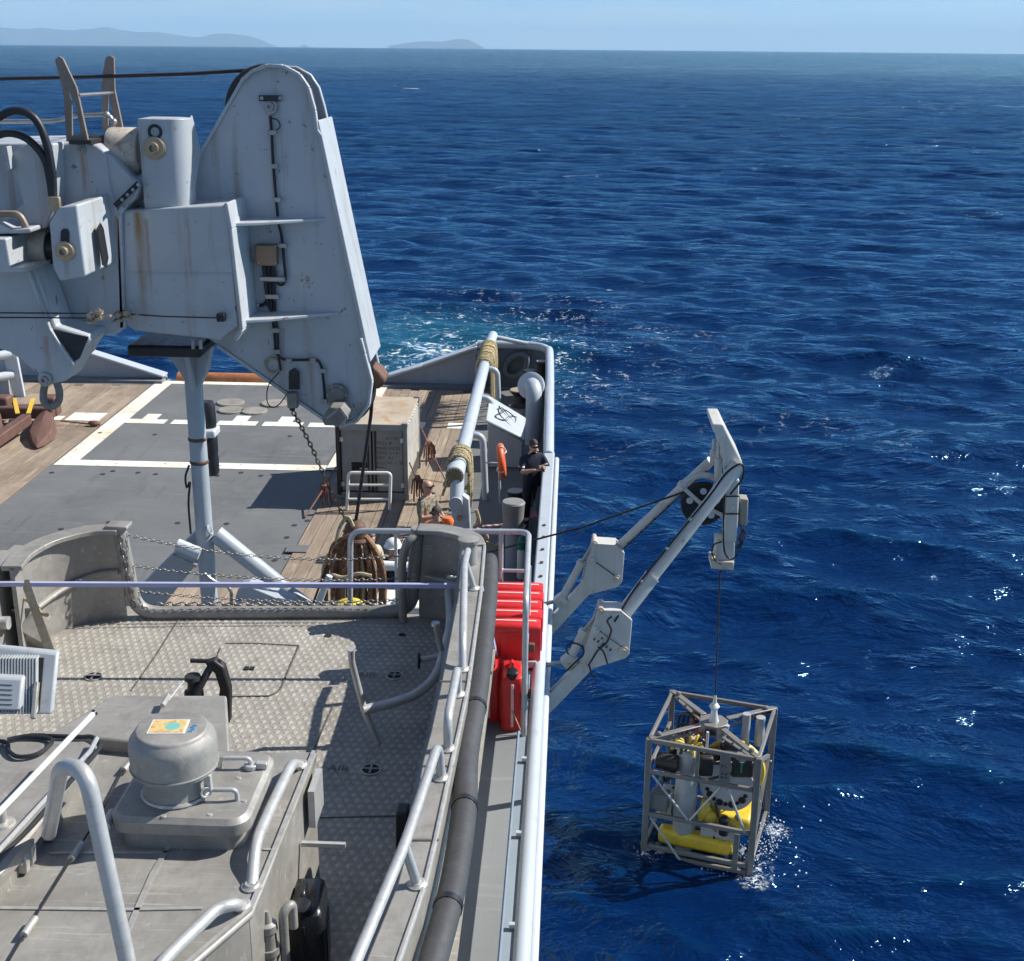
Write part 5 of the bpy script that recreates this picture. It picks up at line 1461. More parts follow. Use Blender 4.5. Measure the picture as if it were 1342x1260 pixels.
la, ua0, ua1, kna = arm('a', (711, 832), (768, 770), [(776, 708), (807, 710), (818, 720), (815, 758), (809, 765), (771, 775), (761, 768)], ((812, 716), (932, 604)), YA0, YA1, YA2, [(777, 735, 0.05), (808, 758, 0.06), (779, 712, 0.045)], ((735, 787), (763, 736)), (778, 712), ((780, 738), (808, 758)))
lb, ub0, ub1, knb = arm('b', (709, 931), (772, 866), [(784, 794), (814, 795), (828, 807), (824, 852), (819, 857), (774, 871), (764, 850)], ((817, 804), (968, 610)), YB0, YB1, YB2, [(781, 825, 0.05), (817, 852, 0.06), (787, 800, 0.045)], ((746, 866), (766, 826)), (786, 801), ((786, 829), (817, 851)))
m = MB(); m.tube([ua0 - (ua1 - ua0).normalized() * 0.1, ua1], 0.068, 16); ta = dp(m, 'upper_arm')
m = MB(); m.tube([ub0 - (ub1 - ub0).normalized() * 0.1, ub0.lerp(ub1, 0.25)], 0.10, 20); tb0 = dp(m, 'arm_socket')
m = MB(); m.tube([ub0.lerp(ub1, 0.22), ub0.lerp(ub1, 0.75), ub1], 0.09, 20, radii=[0.083, 0.083, 0.10]); tb = dp(m, 'upper_arm')
m = MB(); d = (ub1 - ub0).normalized(); m.tube([ub0.lerp(ub1, 0.24), ub0.lerp(ub1, 0.24) + d * 0.03], 0.108, 20); dp(m, 'socket_ring', parent=tb0)
# cable along the arms with saddles
n_ = Vector((-0.6, -0.6, 0.5)).normalized()
m = MB(); m.tube(smoothline([ub0 + n_ * 0.11 + Vector((-0.05, -0.1, -0.1)), ub0.lerp(ub1, 0.15) + n_ * 0.13, ub0.lerp(ub1, 0.4) + n_ * 0.12, ub0.lerp(ub1, 0.62) + n_ * 0.11, ub0.lerp(ub1, 0.8) + n_ * 0.09, ub0.lerp(ub1, 0.93) + n_ * 0.11, ub1 + Vector((0.02, -0.1, 0.05)), ub1 + Vector((0.05, -0.06, -0.15)), ub0.lerp(ub1, 0.86) + Vector((0.10, -0.03, -0.10))], 6), 0.014, 7); cb = dp(m, 'arm_cable', 'black_rubber')
for t in (0.2, 0.42, 0.62):
    m = MB(); m.ball(ub0.lerp(ub1, t) + n_ * 0.115, 0.028, 8); dp(m, 'cable_saddle', 'galvanised', parent=cb)
m = MB(); m.tube([ua0.lerp(ua1, 0.02) + Vector((0, -0.08, -0.06)), ua0.lerp(ua1, 0.95) + Vector((0, -0.08, -0.05))], 0.010, 6); ca = dp(m, 'arm_cable', 'black_rubber')
for t in (0.1, 0.25, 0.4, 0.55, 0.7):
    m = MB(); q = ua0.lerp(ua1, t) + Vector((0, -0.08, -0.055)); m.box(q, (0.03, 0.02, 0.03)); dp(m, 'cable_saddle', 'black_rubber', parent=ca)
# loops of hose at the near knuckle
for pts in ([(802, 808), (796, 814), (801, 826), (795, 842), (784, 852), (775, 866), (771, 872)], [(745, 858), (742, 848), (752, 843), (763, 848), (764, 858), (752, 870), (742, 880)], [(784, 848), (791, 855), (796, 870)], [(772, 872), (776, 885), (781, 888)]):
    m = MB(); m.tube(smoothline(pxs(pts, 14.75), 5), 0.012, 7); dp(m, 'hydraulic_hose', 'black_rubber')
paint('mark_dark', (0.06, 0.04, 0.035), 0.7)
for (x, y, s_) in ((779, 838, 3), (784, 841, 3), (790, 845, 4), (795, 848, 3), (800, 852, 3), (789, 837, 2)):
    m = MB(); m.box(py(x, y, 14.795), (0.02, 0.006, 0.012 * s_), rot=Matrix.Rotation(0.5, 3, 'Y')); dp(m, 'plate_mark', 'mark_dark', parent=knb)
for c, sx in ((ua1, 0), (ub1, 0)):
    pass
# head: top box, cylinders, sheave, hanging leg
HT = [(933, 556), (948, 556), (962, 585), (973, 606), (969, 616), (949, 612), (946, 594), (941, 574), (935, 566)]
m = MB(); m.prism(pxs(HT, 15.62), (0, 0.75, 0)); hd = dp(m, 'head_box', bevel=0.02)
for x, y0, y1, Y in ((935, 576, 608, 16.3), (941, 580, 626, 15.75)):
    m = MB(); a, c = py(x, y1, Y), py(x + 0.5, y0, Y); m.tube([a, a.lerp(c, 0.55)], 0.05, 12); m.tube([a.lerp(c, 0.5), c], 0.022, 8); dp(m, 'head_ram', parent=hd)
LEG = [(953, 629), (969, 629), (967, 690), (965, 712), (950, 712), (951, 680)]
m = MB(); m.prism(pxs(LEG, 15.8), (0, 0.36, 0)); leg = dp(m, 'hanging_leg', bevel=0.015)
m = MB(); m.prism(pxs([(939, 708), (963, 708), (962, 742), (937, 742)], 15.86), (0, 0.05, 0)); m.prism([p + Vector((0, 0.22, 0)) for p in pxs([(939, 708), (963, 708), (962, 742), (937, 742)], 15.86)], (0, 0.05, 0)); dp(m, 'latch_cheek', bevel=0.01, parent=leg)
m = MB(); m.prism(pxs([(932, 736), (962, 737), (961, 748), (932, 746)], 15.8), (0, 0.36, 0)); dp(m, 'latch_block', 'rusty_sleeve', bevel=0.01, parent=leg)
m = MB(); m.prism(pxs([(949, 610), (968, 612), (966, 640), (952, 640)], 15.85), (0, 0.26, 0)); dp(m, 'leg_neck', parent=leg)
paint('tan_box', (0.27, 0.25, 0.205), 0.5)
m = MB(); m.prism(pxs([(970, 654), (981, 655), (979, 690), (969, 689)], 15.85), (0, 0.2, 0)); bxp = dp(m, 'control_box', 'tan_box', bevel=0.012)
for k in range(4):
    m = MB(); m.tube(smoothline(pxs([(972 - k, 688), (971 + k * 2, 698), (967 + k * 3, 704), (970, 712 + k * 2), (966 - k, 718)], 15.82), 4), 0.009, 6); dp(m, 'box_wire', 'black_rubber' if k else 'rust_steel', parent=bxp)
m = MB(); m.tube(smoothline(pxs([(953, 628), (949, 660), (948, 700), (950, 725), (958, 733), (966, 727), (968, 712)], 15.76), 5), 0.012, 7); dp(m, 'leg_cable', 'black_rubber', parent=leg)
m = MB(); m.tube(smoothline(pxs([(946, 710), (936, 714), (933, 724), (937, 734), (946, 740)], 15.76), 5), 0.011, 7); dp(m, 'leg_cable', 'black_rubber', parent=leg)
for y in (650, 673):
    m = MB(); m.prism(pxs([(950, y), (969, y - 0.3), (969, y + 1.2), (950, y + 1.5)], 15.785), (0, -0.01, 0)); dp(m, 'cable_tie', 'black_rubber', parent=leg)
letters('7', 0.1, 'paper_white', py(957, 671, 15.79), Matrix(((1, 0, 0), (0, 0, -1), (0, 1, 0))), leg)
SC0 = py(921, 660, 16.0)
m = MB(); m.lathe(SC0 - Vector((0, 0.05, 0)), (0, 1, 0), [(0, 0.06), (0, 0.285), (0.02, 0.295), (0.05, 0.27), (0.08, 0.295), (0.10, 0.285), (0.10, 0.06)], 40); shv = dp(m, 'sheave', 'black_rubber')
for k in range(5):
    t = R(20 + 72 * k); q = SC0 + Vector((math.cos(t), 0, math.sin(t))) * 0.185
    m = MB(); m.lathe(q + Vector((0, -0.052, 0)), (0, 1, 0), [(0, 0.045), (0.104, 0.045), (0.104, 0)], 16); dp(m, 'sheave_hole', 'ship_white', parent=shv)
m = MB(); m.lathe(SC0 - Vector((0, 0.12, 0)), (0, 1, 0), [(0, 0.0), (0, 0.06), (0.24, 0.06), (0.24, 0)], 18); dp(m, 'sheave_hub', parent=shv)
m = MB(); m.bar(SC0 + Vector((0, -0.09, 0)), py(896, 640, 15.91), 0.03, 0.05); m.bar(SC0 + Vector((0, -0.09, 0)), py(940, 632, 15.91), 0.03, 0.05); m.bar(SC0 + Vector((0, -0.09, 0)), py(952, 678, 15.91), 0.03, 0.05); dp(m, 'sheave_frame')
m = MB(); m.tube(smoothline(pxs([(893, 636), (903, 628), (918, 623), (932, 625), (944, 632)], 15.93), 5), 0.045, 8); m.ball(py(894, 636, 15.93), 0.07, 10); dp(m, 'sheave_guard')

# winch wire and lifting wire
w0 = py(632, 726, 16.6); w1 = SC0 + Vector((-0.24, 0, 0.16))
m = MB(); m.tube([w0, w0.lerp(w1, 0.5) - Vector((0, 0, 0.06)), w1], 0.014, 6); o = m.build('winch_wire', 'wire_rope'); tag(o, 'dark winch wire running from the deck out to the davit sheave', 'wire')

# ------------------------------------------------------------------ launch cage at the surface
ZT = 1.95
NL, NR, FR, FL_ = pz(851, 969, ZT), pz(994, 997, ZT), pz(1015, 929, ZT), pz(881, 909, ZT)
cc = (NL + NR + FR + FL_) / 4
uax = ((NR - NL) + (FR - FL_)) / 2; vax = ((FL_ - NL) + (FR - NR)) / 2
Lu, Lv = uax.length, vax.length
K0 = cc - uax / 2 - vax / 2
def K(a, b_, z): return Vector((K0.x, K0.y, 0)) + Vector((uax.x, uax.y, 0)) * a + Vector((vax.x, vax.y, 0)) * b_ + Vector((0, 0, z))
paint('cage_steel', (0.21, 0.198, 0.178), 0.45, 0.25, 0.12, 4, grime=0.3, grime_col=(0.20, 0.18, 0.15))
cage = thing('launch_cage', (cc.x, cc.y, 0), 'grey steel frame cage hanging on a wire, half in the water', 'cage')
def kp_(b, name, mat='cage_steel', bevel=0.0, parent=None, **k): return b.build(name, mat, parent or cage, bevel=bevel, **k)
def beam(name, a, c, w=0.07, h=0.07, bevel=0.008, mat='cage_steel'):
    m = MB(); m.bar(a, c, w, h); return kp_(m, name, mat, bevel)
for a in (0, 1):
    for c in (0, 1):
        beam('corner_post', K(a, c, -0.55), K(a, c, ZT + 0.03), 0.085, 0.085)
for z in (ZT, 1.46, 0.76, 0.22, 0.10):
    beam('front_rail', K(0.03, 0, z), K(0.97, 0, z), 0.05, 0.065)
for z in (ZT, 1.1, 0.22):
    beam('back_rail', K(0.03, 1, z), K(0.97, 1, z), 0.05, 0.065)
for a in (0, 1):
    for z in ((ZT, 0.22) if a else (ZT, 1.46, 0.76, 0.22)):
        beam('side_rail', K(a, 0.03, z), K(a, 0.97, z), 0.05, 0.065)
m = MB(); m.bar(K(0.985, 0.06, 0.2), K(0.985, 0.94, 1.2), 0.05, 0.05); kp_(m, 'side_brace')
m = MB(); m.bar(K(0.985, 0.06, 1.85), K(0.985, 0.94, 1.22), 0.05, 0.05); kp_(m, 'side_brace')
for a0, z0, a1, z1 in ((0.05, 1.42, 0.40, 0.80), (0.42, 0.80, 0.68, 1.42), (0.75, 1.42, 0.93, 0.78), (0.05, 0.72, 0.58, -0.35)):
    m = MB(); m.tube([K(a0, -0.02, z0), K(a1, -0.02, z1)], 0.018, 8); kp_(m, 'diagonal_brace', 'tube_aluminium')
beam('mid_post', K(0.455, 0, 1.46), K(0.455, 0, ZT), 0.05, 0.05); 
m = MB(); m.bar(K(0.71, -0.01, 1.46), K(0.71, -0.01, ZT), 0.15, 0.03, up=(0, 1, 0)); kp_(m, 'mid_plate', bevel=0.004)
for dx in (-0.03, 0.03):
    for dz in (1.60, 1.66, 1.78):
        m = MB(); q = K(0.71, -0.03, dz) + uax.normalized() * dx; m.cyl(q, q - vax.normalized() * 0.02, 0.012, seg=8); kp_(m, 'plate_bolt', 'dark_steel')
beam('mid_post', K(0.86, 0, -0.5), K(0.86, 0, 0.70), 0.075, 0.05)
# roof spider
HZ = ZT + 0.045
hub = K(0.5, 0.5, HZ)
for a, c in ((0, 0), (1, 0), (0, 1), (1, 1)):
    e = K(a, c, ZT + 0.03)
    h_ = K(0.5 + (a - 0.5) * 0.22, 0.5 + (c - 0.5) * 0.22, HZ)
    beam('roof_beam', h_, e, 0.09, 0.025)
    beam('roof_beam', h_ - Vector((0, 0, 0.13)), e - Vector((0, 0, 0.06)), 0.06, 0.02)
    m = MB()
    for t in (0.3, 0.55, 0.8):
        p = h_.lerp(e, t); m.bar(p, p - Vector((0, 0, 0.13 - 0.05 * t)), 0.012, 0.05)
    kp_(m, 'roof_web')
    m = MB(); m.ball(e + Vector((0, 0, 0.03)) + (h_ - e).normalized() * 0.16, 0.04, 8); kp_(m, 'pad_eye')
oc = [K(0.5 + 0.14 * math.cos(R(22.5 + 45 * k)), 0.5 + 0.14 * math.sin(R(22.5 + 45 * k)), HZ - 0.15) for k in range(8)]
m = MB(); m.prism(oc, (0, 0, 0.17)); hubp = kp_(m, 'hub_box', bevel=0.01)
m = MB(); m.prism([K(0.45, 0.368, HZ - 0.10), K(0.55, 0.368, HZ - 0.10), K(0.55, 0.368, HZ - 0.03), K(0.45, 0.368, HZ - 0.03)], -vax.normalized() * 0.02); kp_(m, 'hub_slot', 'hole_black', parent=hubp)
paint('bullet_white', (0.62, 0.63, 0.62), 0.35, 0.2)
m = MB(); m.lathe(hub, (0, 0, 1), [(0, 0.085), (0.03, 0.075), (0.14, 0.048), (0.21, 0.042), (0.22, 0.06), (0.25, 0.075), (0.28, 0.055), (0.30, 0.03), (0.42, 0.02), (0.42, 0)], 20); kp_(m, 'lift_bullet', 'bullet_white', parent=hubp)
lw0, lw1 = hub + Vector((0, 0, 0.4)), py(944, 744, 15.98)
m = MB(); m.tube([lw0, lw1], 0.011, 6); o = m.build('lifting_wire', 'wire_rope'); tag(o, 'thin vertical wire from the davit head down to the cage', 'wire')
# equipment carried in the cage frame
paint('grey_tank', (0.40, 0.405, 0.40), 0.42, 0.1, 0.08, 3, grime=0.2)
q = K(0.33, 0.22, 0); r_ = 0.165
m = MB(); m.lathe(Vector((q.x, q.y, 0.05)), (0, 0, 1), [(0, 0.05), (0, r_ * 0.9), (0.3, r_ * 0.9), (0.32, r_), (1.35, r_), (1.36, r_ * 0.96), (1.38, r_), (1.62, r_), (1.64, r_ * 0.93), (1.70, r_ * 0.93), (1.70, 0)], 30); tk = kp_(m, 'electronics_bottle', 'grey_tank')
paint('rov_yellow', (0.68, 0.49, 0.04), 0.45, 0, 0.10, 4, grime=0.4, grime_col=(0.30, 0.22, 0.06), rust=0.2)
for k in range(9):
    t = 2 * math.pi * k / 9
    p = Vector((q.x + math.cos(t) * 0.11, q.y + math.sin(t) * 0.11, 1.75))
    m = MB(); m.tube(smoothline([p, p + Vector((0.02, 0, 0.08)), p + Vector((math.cos(t) * 0.08, math.sin(t) * 0.08, 0.13)), p + Vector((math.cos(t) * 0.16, math.sin(t) * 0.16, 0.02))], 4), 0.022, 7); kp_(m, 'connector', 'rov_yellow' if k % 3 else 'black_rubber', parent=tk)
flat('valve_red', (0.35, 0.03, 0.03), 0.4)
for a, c, z in ((0.28, 0.75, 1.72), (0.40, 0.72, 1.76), (0.36, 0.62, 1.66), (0.22, 0.6, 1.6)):
    p = K(a, c, z); m = MB(); m.lathe(p - Vector((0, 0, 0.12)), (0, 0, 1), [(0, 0.04), (0.12, 0.04), (0.12, 0.06), (0.2, 0.06), (0.21, 0.03), (0.26, 0.03), (0.26, 0)], 14); m.bar(p, p - Vector((0, 0, 0.5)), 0.03, 0.03); kp_(m, 'valve', 'valve_red')
for a, c, z, s_ in ((0.18, 0.6, 1.3, 0.25), (0.3, 0.7, 1.2, 0.2)):
    m = MB(); m.box(K(a, c, z), (s_, s_, 0.6)); kp_(m, 'valve_pack', 'grey_tank', bevel=0.02)
m = MB()
for k in range(5):
    m.torus(K(0.12 + 0.02 * k, 0.3 + 0.05 * k, 1.30), Vector((uax.x, uax.y, 0.1)), 0.20, 0.022, 20, 6)
kp_(m, 'hose_coil', 'black_rubber')
for k in range(3):
    m = MB(); m.tube(smoothline([K(0.1 + 0.04 * k, 0.9, 1.2), K(0.12 + 0.05 * k, 0.8, 1.75 + 0.03 * k), K(0.26 + 0.04 * k, 0.7, 1.85 + 0.02 * k), K(0.36, 0.6, 1.7)], 5), 0.02, 7); kp_(m, 'loose_hose', 'black_rubber')
m = MB(); m.box(K(0.11, 0.1, 0.93), (0.26, 0.2, 0.27), rz=math.atan2(uax.y, uax.x)); kp_(m, 'junction_case', paint('case_green', (0.15, 0.165, 0.155), 0.5), bevel=0.02)
m = MB(); m.cyl(K(0.06, 0.12, 1.55), K(0.26, 0.12, 1.55), 0.12, seg=18); kp_(m, 'pump', 'dark_steel')
for k in range(10):
    g_ = np.random.default_rng(40 + k)
    pts = [K(0.08 + 0.84 * g_.random(), 0.1 + 0.8 * g_.random(), 0.4 + 1.4 * g_.random()) for _ in range(4)]
    m = MB(); m.tube(smoothline(pts, 8), 0.012 + 0.010 * g_.random(), 6); kp_(m, 'cable_loom', 'black_rubber' if k % 4 else 'dark_steel')
for a, c, z, s_ in ((0.55, 0.75, 1.0, (0.35, 0.3, 0.7)), (0.2, 0.85, 0.9, (0.3, 0.2, 0.9)), (0.85, 0.75, 1.1, (0.25, 0.3, 0.5)), (0.12, 0.45, 0.6, (0.22, 0.3, 0.4))):
    m = MB(); m.box(K(a, c, z), s_, rz=math.atan2(uax.y, uax.x)); kp_(m, 'equipment_case', 'dark_steel' if s_[2] > 0.6 else 'grey_tank', bevel=0.03)
for a, c, z in ((0.42, 0.55, 1.45), (0.62, 0.62, 1.55), (0.24, 0.35, 0.55)):
    m = MB(); m.lathe(K(a, c, z), (0.3, -1, 0.2), [(0, 0.05), (0, 0.11), (0.14, 0.11), (0.16, 0.08), (0.22, 0.08), (0.22, 0)], 18); kp_(m, 'thruster', 'black_rubber')
# tether drum: grey flange plate with round holes, yellow far flange
dc = K(0.70, 0.28, 1.20); nv = vax.normalized(); nv.z = 0
m = MB(); m.lathe(dc - nv * 0.03, nv, [(0, 0.02), (0, 0.40), (0.025, 0.40), (0.025, 0.02)], 36); dr = kp_(m, 'drum_flange', 'grey_tank')
ux = uax.normalized(); ux.z = 0
for k in range(9):
    t = R(200 + 17.5 * k); p = dc - nv * 0.045 + (ux * math.cos(t) + Vector((0, 0, 1)) * math.sin(t)) * 0.29
    if k in (1, 4, 7) or True:
        m = MB(); m.cyl(p, p + nv * 0.02, 0.052 if k % 2 else 0.03, seg=14); kp_(m, 'flange_hole', 'hole_black', parent=dr)
m = MB(); m.lathe(dc, nv, [(0, 0.25), (0.5, 0.25)], 28); kp_(m, 'tether_drum', 'black_rubber')
m = MB(); m.torus(dc + nv * 0.52, nv, 0.42, 0.05, 32, 8); kp_(m, 'drum_flange', 'rov_yellow')
for q_, s_ in ((K(0.52, 0.1, 1.62), (0.2, 0.12, 0.3)), (K(0.85, 0.12, 1.66), (0.3, 0.1, 0.25))):
    m = MB(); m.box(q_, s_); kp_(m, 'drive_case', 'dark_steel', bevel=0.03)
m = MB(); m.cyl(K(0.84, 0.1, 1.62), K(0.84, 0.1, 1.78), 0.03, seg=10); kp_(m, 'green_valve', flat('valve_green', (0.02, 0.2, 0.13)))
m = MB(); m.cyl(K(0.58, 0.45, 1.75), K(0.62, 0.48, ZT + 0.05), 0.06, seg=14); m.cyl(K(0.78, 0.7, 1.5), K(0.78, 0.7, ZT + 0.1), 0.06, seg=14); m.cyl(K(0.9, 0.8, 1.5), K(0.9, 0.8, ZT), 0.07, seg=14); kp_(m, 'hydraulic_actuator', 'grey_tank')
m = MB(); m.cyl(K(0.50, 0.2, 1.75), K(0.50, 0.2, ZT + 0.12), 0.02, seg=8); kp_(m, 'strobe_rod', 'bullet_white')
# underwater robot sitting inside the cage
rov = thing('underwater_robot', (cc.x, cc.y, 0), 'yellow underwater robot sitting inside the lowered cage', 'underwater robot')
def rv_(m, name, mat='rov_yellow', bevel=0.0, parent=None): return m.build(name, mat, parent or rov, bevel=bevel)
ang = math.atan2(uax.y, uax.x)
m = MB(); m.box(K(0.70, 0.42, 0.62), (0.80, 0.62, 0.26), rz=ang); rv_(m, 'float_block', bevel=0.07)
m = MB(); m.lathe(K(0.52, 0.2, 0.72), (0, 0, 1), [(0, 0.10), (0.1, 0.10), (0.14, 0.07), (0.24, 0.06), (0.26, 0.0)], 18); rv_(m, 'beacon')
m = MB(); m.ball(K(0.58, 0.16, 0.74), 0.09, 14); rv_(m, 'float_ball')
m = MB(); m.box(K(0.46, 0.18, 0.30), (1.10, 0.22, 0.24), rz=ang); rv_(m, 'skid_float', bevel=0.05)
m = MB(); m.box(K(0.84, 0.10, 0.22), (0.16, 0.06, 0.10), rz=ang); rv_(m, 'name_plate', 'hole_black', bevel=0.01)
m = MB(); m.box(K(0.66, 0.25, 0.50), (0.5, 0.3, 0.25), rz=ang); rv_(m, 'chassis', 'grey_tank', bevel=0.02)
m = MB(); m.cyl(K(0.72, 0.12, 0.55), K(0.72, 0.12, 0.75), 0.07, seg=16); m.ball(K(0.72, 0.12, 0.77), 0.075, 12); rv_(m, 'camera_housing', 'black_rubber')
m = MB(); m.tube(smoothline([K(0.60, 0.1, 0.66), K(0.66, 0.06, 0.62), K(0.62, 0.05, 0.70), K(0.55, 0.08, 0.66)], 6), 0.014, 7); rv_(m, 'whip_cable', flat('cable_orange', (0.45, 0.14, 0.03)))
m = MB(); m.tube(smoothline([K(0.70, 0.05, 0.12), K(0.85, 0.04, 0.08), K(0.84, 0.04, -0.06), K(0.66, 0.04, -0.08), K(0.45, 0.04, 0.05), K(0.2, 0.04, 0.12)], 6), 0.03, 8); rv_(m, 'tether', 'black_rubber')
# spray thrown up where the cage meets the waves
flat('foam_white', (0.85, 0.88, 0.9), 0.5)
m = MB()
g = np.random.default_rng(3)
for k in range(460):
    t = g.random() ** 0.7
    base = K(1.03 + g.normal(0, 0.05) + 0.10 * t, 0.05 + t * 0.75, 0)
    h_ = abs(g.normal(0, 0.16)) * (1 if g.random() < 0.8 else 2.4)
    m.ball(base + Vector((g.normal(0, 0.07), g.normal(0, 0.07), 0.02 + h_)), 0.003 + 0.010 * g.random() ** 2, 5)
for k in range(150):
    base = K(0.5 + g.random() * 0.5, -0.06 + g.normal(0, 0.04), 0)
    m.ball(base + Vector((0, 0, 0.02 + abs(g.normal(0, 0.04)))), 0.003 + 0.009 * g.random() ** 2, 5)
for k in range(12):
    base = K(1.0 + g.random() * 0.6, g.random() * 1.5 - 0.3, 0)
    m.ball(base + Vector((0, 0, 0.1 + 0.5 * g.random())), 0.014, 6)
o = m.build('spray', 'foam_white'); tag(o, 'white spray and droplets where the cage corner meets the waves', kind='stuff')

# ------------------------------------------------------------------ working deck gear
# small freight container
paint('container_paint', (0.235, 0.24, 0.225), 0.5, 0, 0.12, 1.2, grime=0.45, grime_col=(0.20, 0.14, 0.08), streak=0.5, rust=0.4)
paint('container_side', (0.66, 0.64, 0.57), 0.5, 0, 0.1, 1.2, grime=0.3, streak=0.4, rust=0.3)
paint('container_roof', (0.44, 0.37, 0.27), 0.6, 0, 0.2, 0.9, grime=0.9, grime_col=(0.38, 0.20, 0.08), rust=0.4, kind='World')
x0, x1, y0, y1, z0, z1 = -4.70, -3.24, 24.75, 26.95, Z_AFT + 0.035, 3.95
con = thing('freight_container', ((x0 + x1) / 2, (y0 + y1) / 2, Z_AFT), 'small weathered grey freight container with rust-stained roof on the deck', 'container')
def cn(m, name, mat='container_paint', bevel=0.0, parent=None): return m.build(name, mat, parent or con, bevel=bevel)
for x in (x0 + 0.04, x1 - 0.04):
    for y in (y0 + 0.04, y1 - 0.04):
        m = MB(); m.box((x, y, (z0 + z1) / 2), (0.085, 0.085, z1 - z0)); cn(m, 'corner_post', 'dark_steel' if x < -4 and y < 25 else 'container_paint', 0.006)
        for z in (z0 + 0.04, z1 - 0.02):
            m = MB(); m.box((x, y, z), (0.11, 0.11, 0.09)); cn(m, 'corner_casting', 'container_paint', 0.01)
m = MB(); m.box(((x0 + x1) / 2, (y0 + y1) / 2, z1 - 0.03), (x1 - x0 - 0.02, y1 - y0 - 0.02, 0.04)); roof = cn(m, 'roof', 'container_roof', 0.006)
m = MB(); m.box(((x0 + x1) / 2, y0 + 0.03, z1 - 0.08), (x1 - x0 - 0.17, 0.05, 0.14)); cn(m, 'header_beam', 'container_paint', 0.006)
m = MB(); m.box(((x0 + x1) / 2, y0 + 0.03, z0 + 0.07), (x1 - x0 - 0.17, 0.05, 0.14)); cn(m, 'sill_beam', 'container_paint', 0.006)
m = MB(); m.box(((x0 + x1) / 2, y0 + 0.10, (z0 + z1) / 2), (x1 - x0 - 0.1, 0.02, z1 - z0 - 0.2)); cn(m, 'door_seal', 'hole_black')
doors = []
for k, (a, c) in enumerate(((x0 + 0.10, (x0 + x1) / 2 - 0.02), ((x0 + x1) / 2 + 0.02, x1 - 0.10))):
    m = MB(); m.box(((a + c) / 2, y0 + 0.07, (z0 + z1) / 2), (c - a, 0.03, z1 - z0 - 0.32)); d = cn(m, 'door', 'container_paint', 0.006); doors.append(d)
    xr = c - 0.06 if k == 0 else a + 0.05
    m = MB(); m.cyl((xr, y0 + 0.03, z0 + 0.1), (xr, y0 + 0.03, z1 - 0.1), 0.02, seg=10); cn(m, 'lock_rod', 'dark_steel', 0, d)
    m = MB(); m.box((xr - (0.08 if k == 0 else -0.08), y0 + 0.025, z0 + 0.65), (0.2, 0.02, 0.035)); cn(m, 'lock_handle', 'galvanised', 0.004, d)
    for z in (z0 + 0.3, z1 - 0.35):
        m = MB(); m.box((a - 0.005 if k == 0 else c + 0.005, y0 + 0.045, z), (0.10, 0.04, 0.09)); cn(m, 'hinge', 'container_side', 0.006, d)
m = MB(); m.box((x0 + 0.46, y0 + 0.052, z0 + 0.66), (0.32, 0.012, 0.24)); cn(m, 'dark_placard', 'hole_black', 0, doors[0])
FR_ = Matrix(((1, 0, 0), (0, 0, -1), (0, 1, 0)))
for k, (t, dx) in enumerate((('617150 4', 0.22), ('FR 22 30', 0.04), ('MAX GROSS', 0.04), ('TARE  2.1 0', 0.04), ('NET   8.2', 0.04), ('CU.CAP  1  30', 0.04))):
    letters(t, 0.088, 'mark_dark', ((x0 + x1) / 2 + 0.06 + dx, y0 + 0.052, z1 - 0.34 - k * 0.105), FR_, doors[1])
for sgn, x in ((1, x1 - 0.05), (-1, x0 + 0.05)):
    m = MB(); m.box((x, (y0 + y1) / 2, (z0 + z1) / 2), (0.02, y1 - y0 - 0.1, z1 - z0 - 0.1)); sp_ = cn(m, 'side_panel', 'container_side')
    for k in range(9):
        m = MB(); m.prism([(x, y0 + 0.13 + k * 0.225, z0 + 0.08), (x + sgn * 0.045, y0 + 0.165 + k * 0.225, z0 + 0.08), (x + sgn * 0.045, y0 + 0.225 + k * 0.225, z0 + 0.08), (x, y0 + 0.26 + k * 0.225, z0 + 0.08)], (0, 0, z1 - z0 - 0.18)); cn(m, 'corrugation', 'container_side', 0, sp_)
m = MB(); m.box(((x0 + x1) / 2, y1 - 0.04, (z0 + z1) / 2), (x1 - x0 - 0.1, 0.02, z1 - z0 - 0.1)); cn(m, 'end_panel')
# white access frame before the container
paint('rail_white', (0.70, 0.70, 0.66), 0.4, 0, 0.06, 3, grime=0.25, rust=0.25)
fr_ = thing('access_frame', (-3.97, 24.1, Z_AFT), 'white tubular rail frame standing before the container doors', 'rail')
m = MB(); m.tube(arc([(-4.40, 24.1, Z_AFT + 0.02), (-4.34, 24.1, 3.12), (-3.50, 24.15, 3.12), (-3.54, 24.15, Z_AFT + 0.02)], 0.09), 0.033, 10); m.build('hoop', 'rail_white', fr_)
for z in (2.86, 2.56):
    m = MB(); m.tube([(-4.36, 24.1, z), (-3.52, 24.15, z)], 0.026, 8); m.build('rung', 'rail_white', fr_)
# lashings of the container with bundles of red-brown rope
paint('rope_red', (0.19, 0.085, 0.06), 0.85, 0, 0.35, 20, bump=0.5)
def lashing(a, c, bundle, label):
    a, c = Vector(a), Vector(c)
    m = MB(); m.tube([a, a.lerp(c, 0.5) - Vector((0, 0, 0.02)), c], 0.018, 6); o = m.build('lashing', 'rope_red'); tag(o, label, 'lashing', 'container lashings')
    m = MB()
    q = a.lerp(c, bundle)
    g = np.random.default_rng(int(abs(a.x * 100)))
    for k in range(14):
        t = g.random() * 6.28; l = 0.18 + 0.26 * g.random()
        d = Vector((math.cos(t) * 0.10, math.sin(t) * 0.10, 0))
        m.tube([q + Vector((0, 0, 0.06)), q + d + Vector((0, 0, 0.0)), q + d * 1.3 - Vector((0, 0, l))], 0.016, 5)
    m.ball(q + Vector((0, 0, 0.05)), 0.07, 8)
    m.build('rope_bundle', 'rope_red', o)
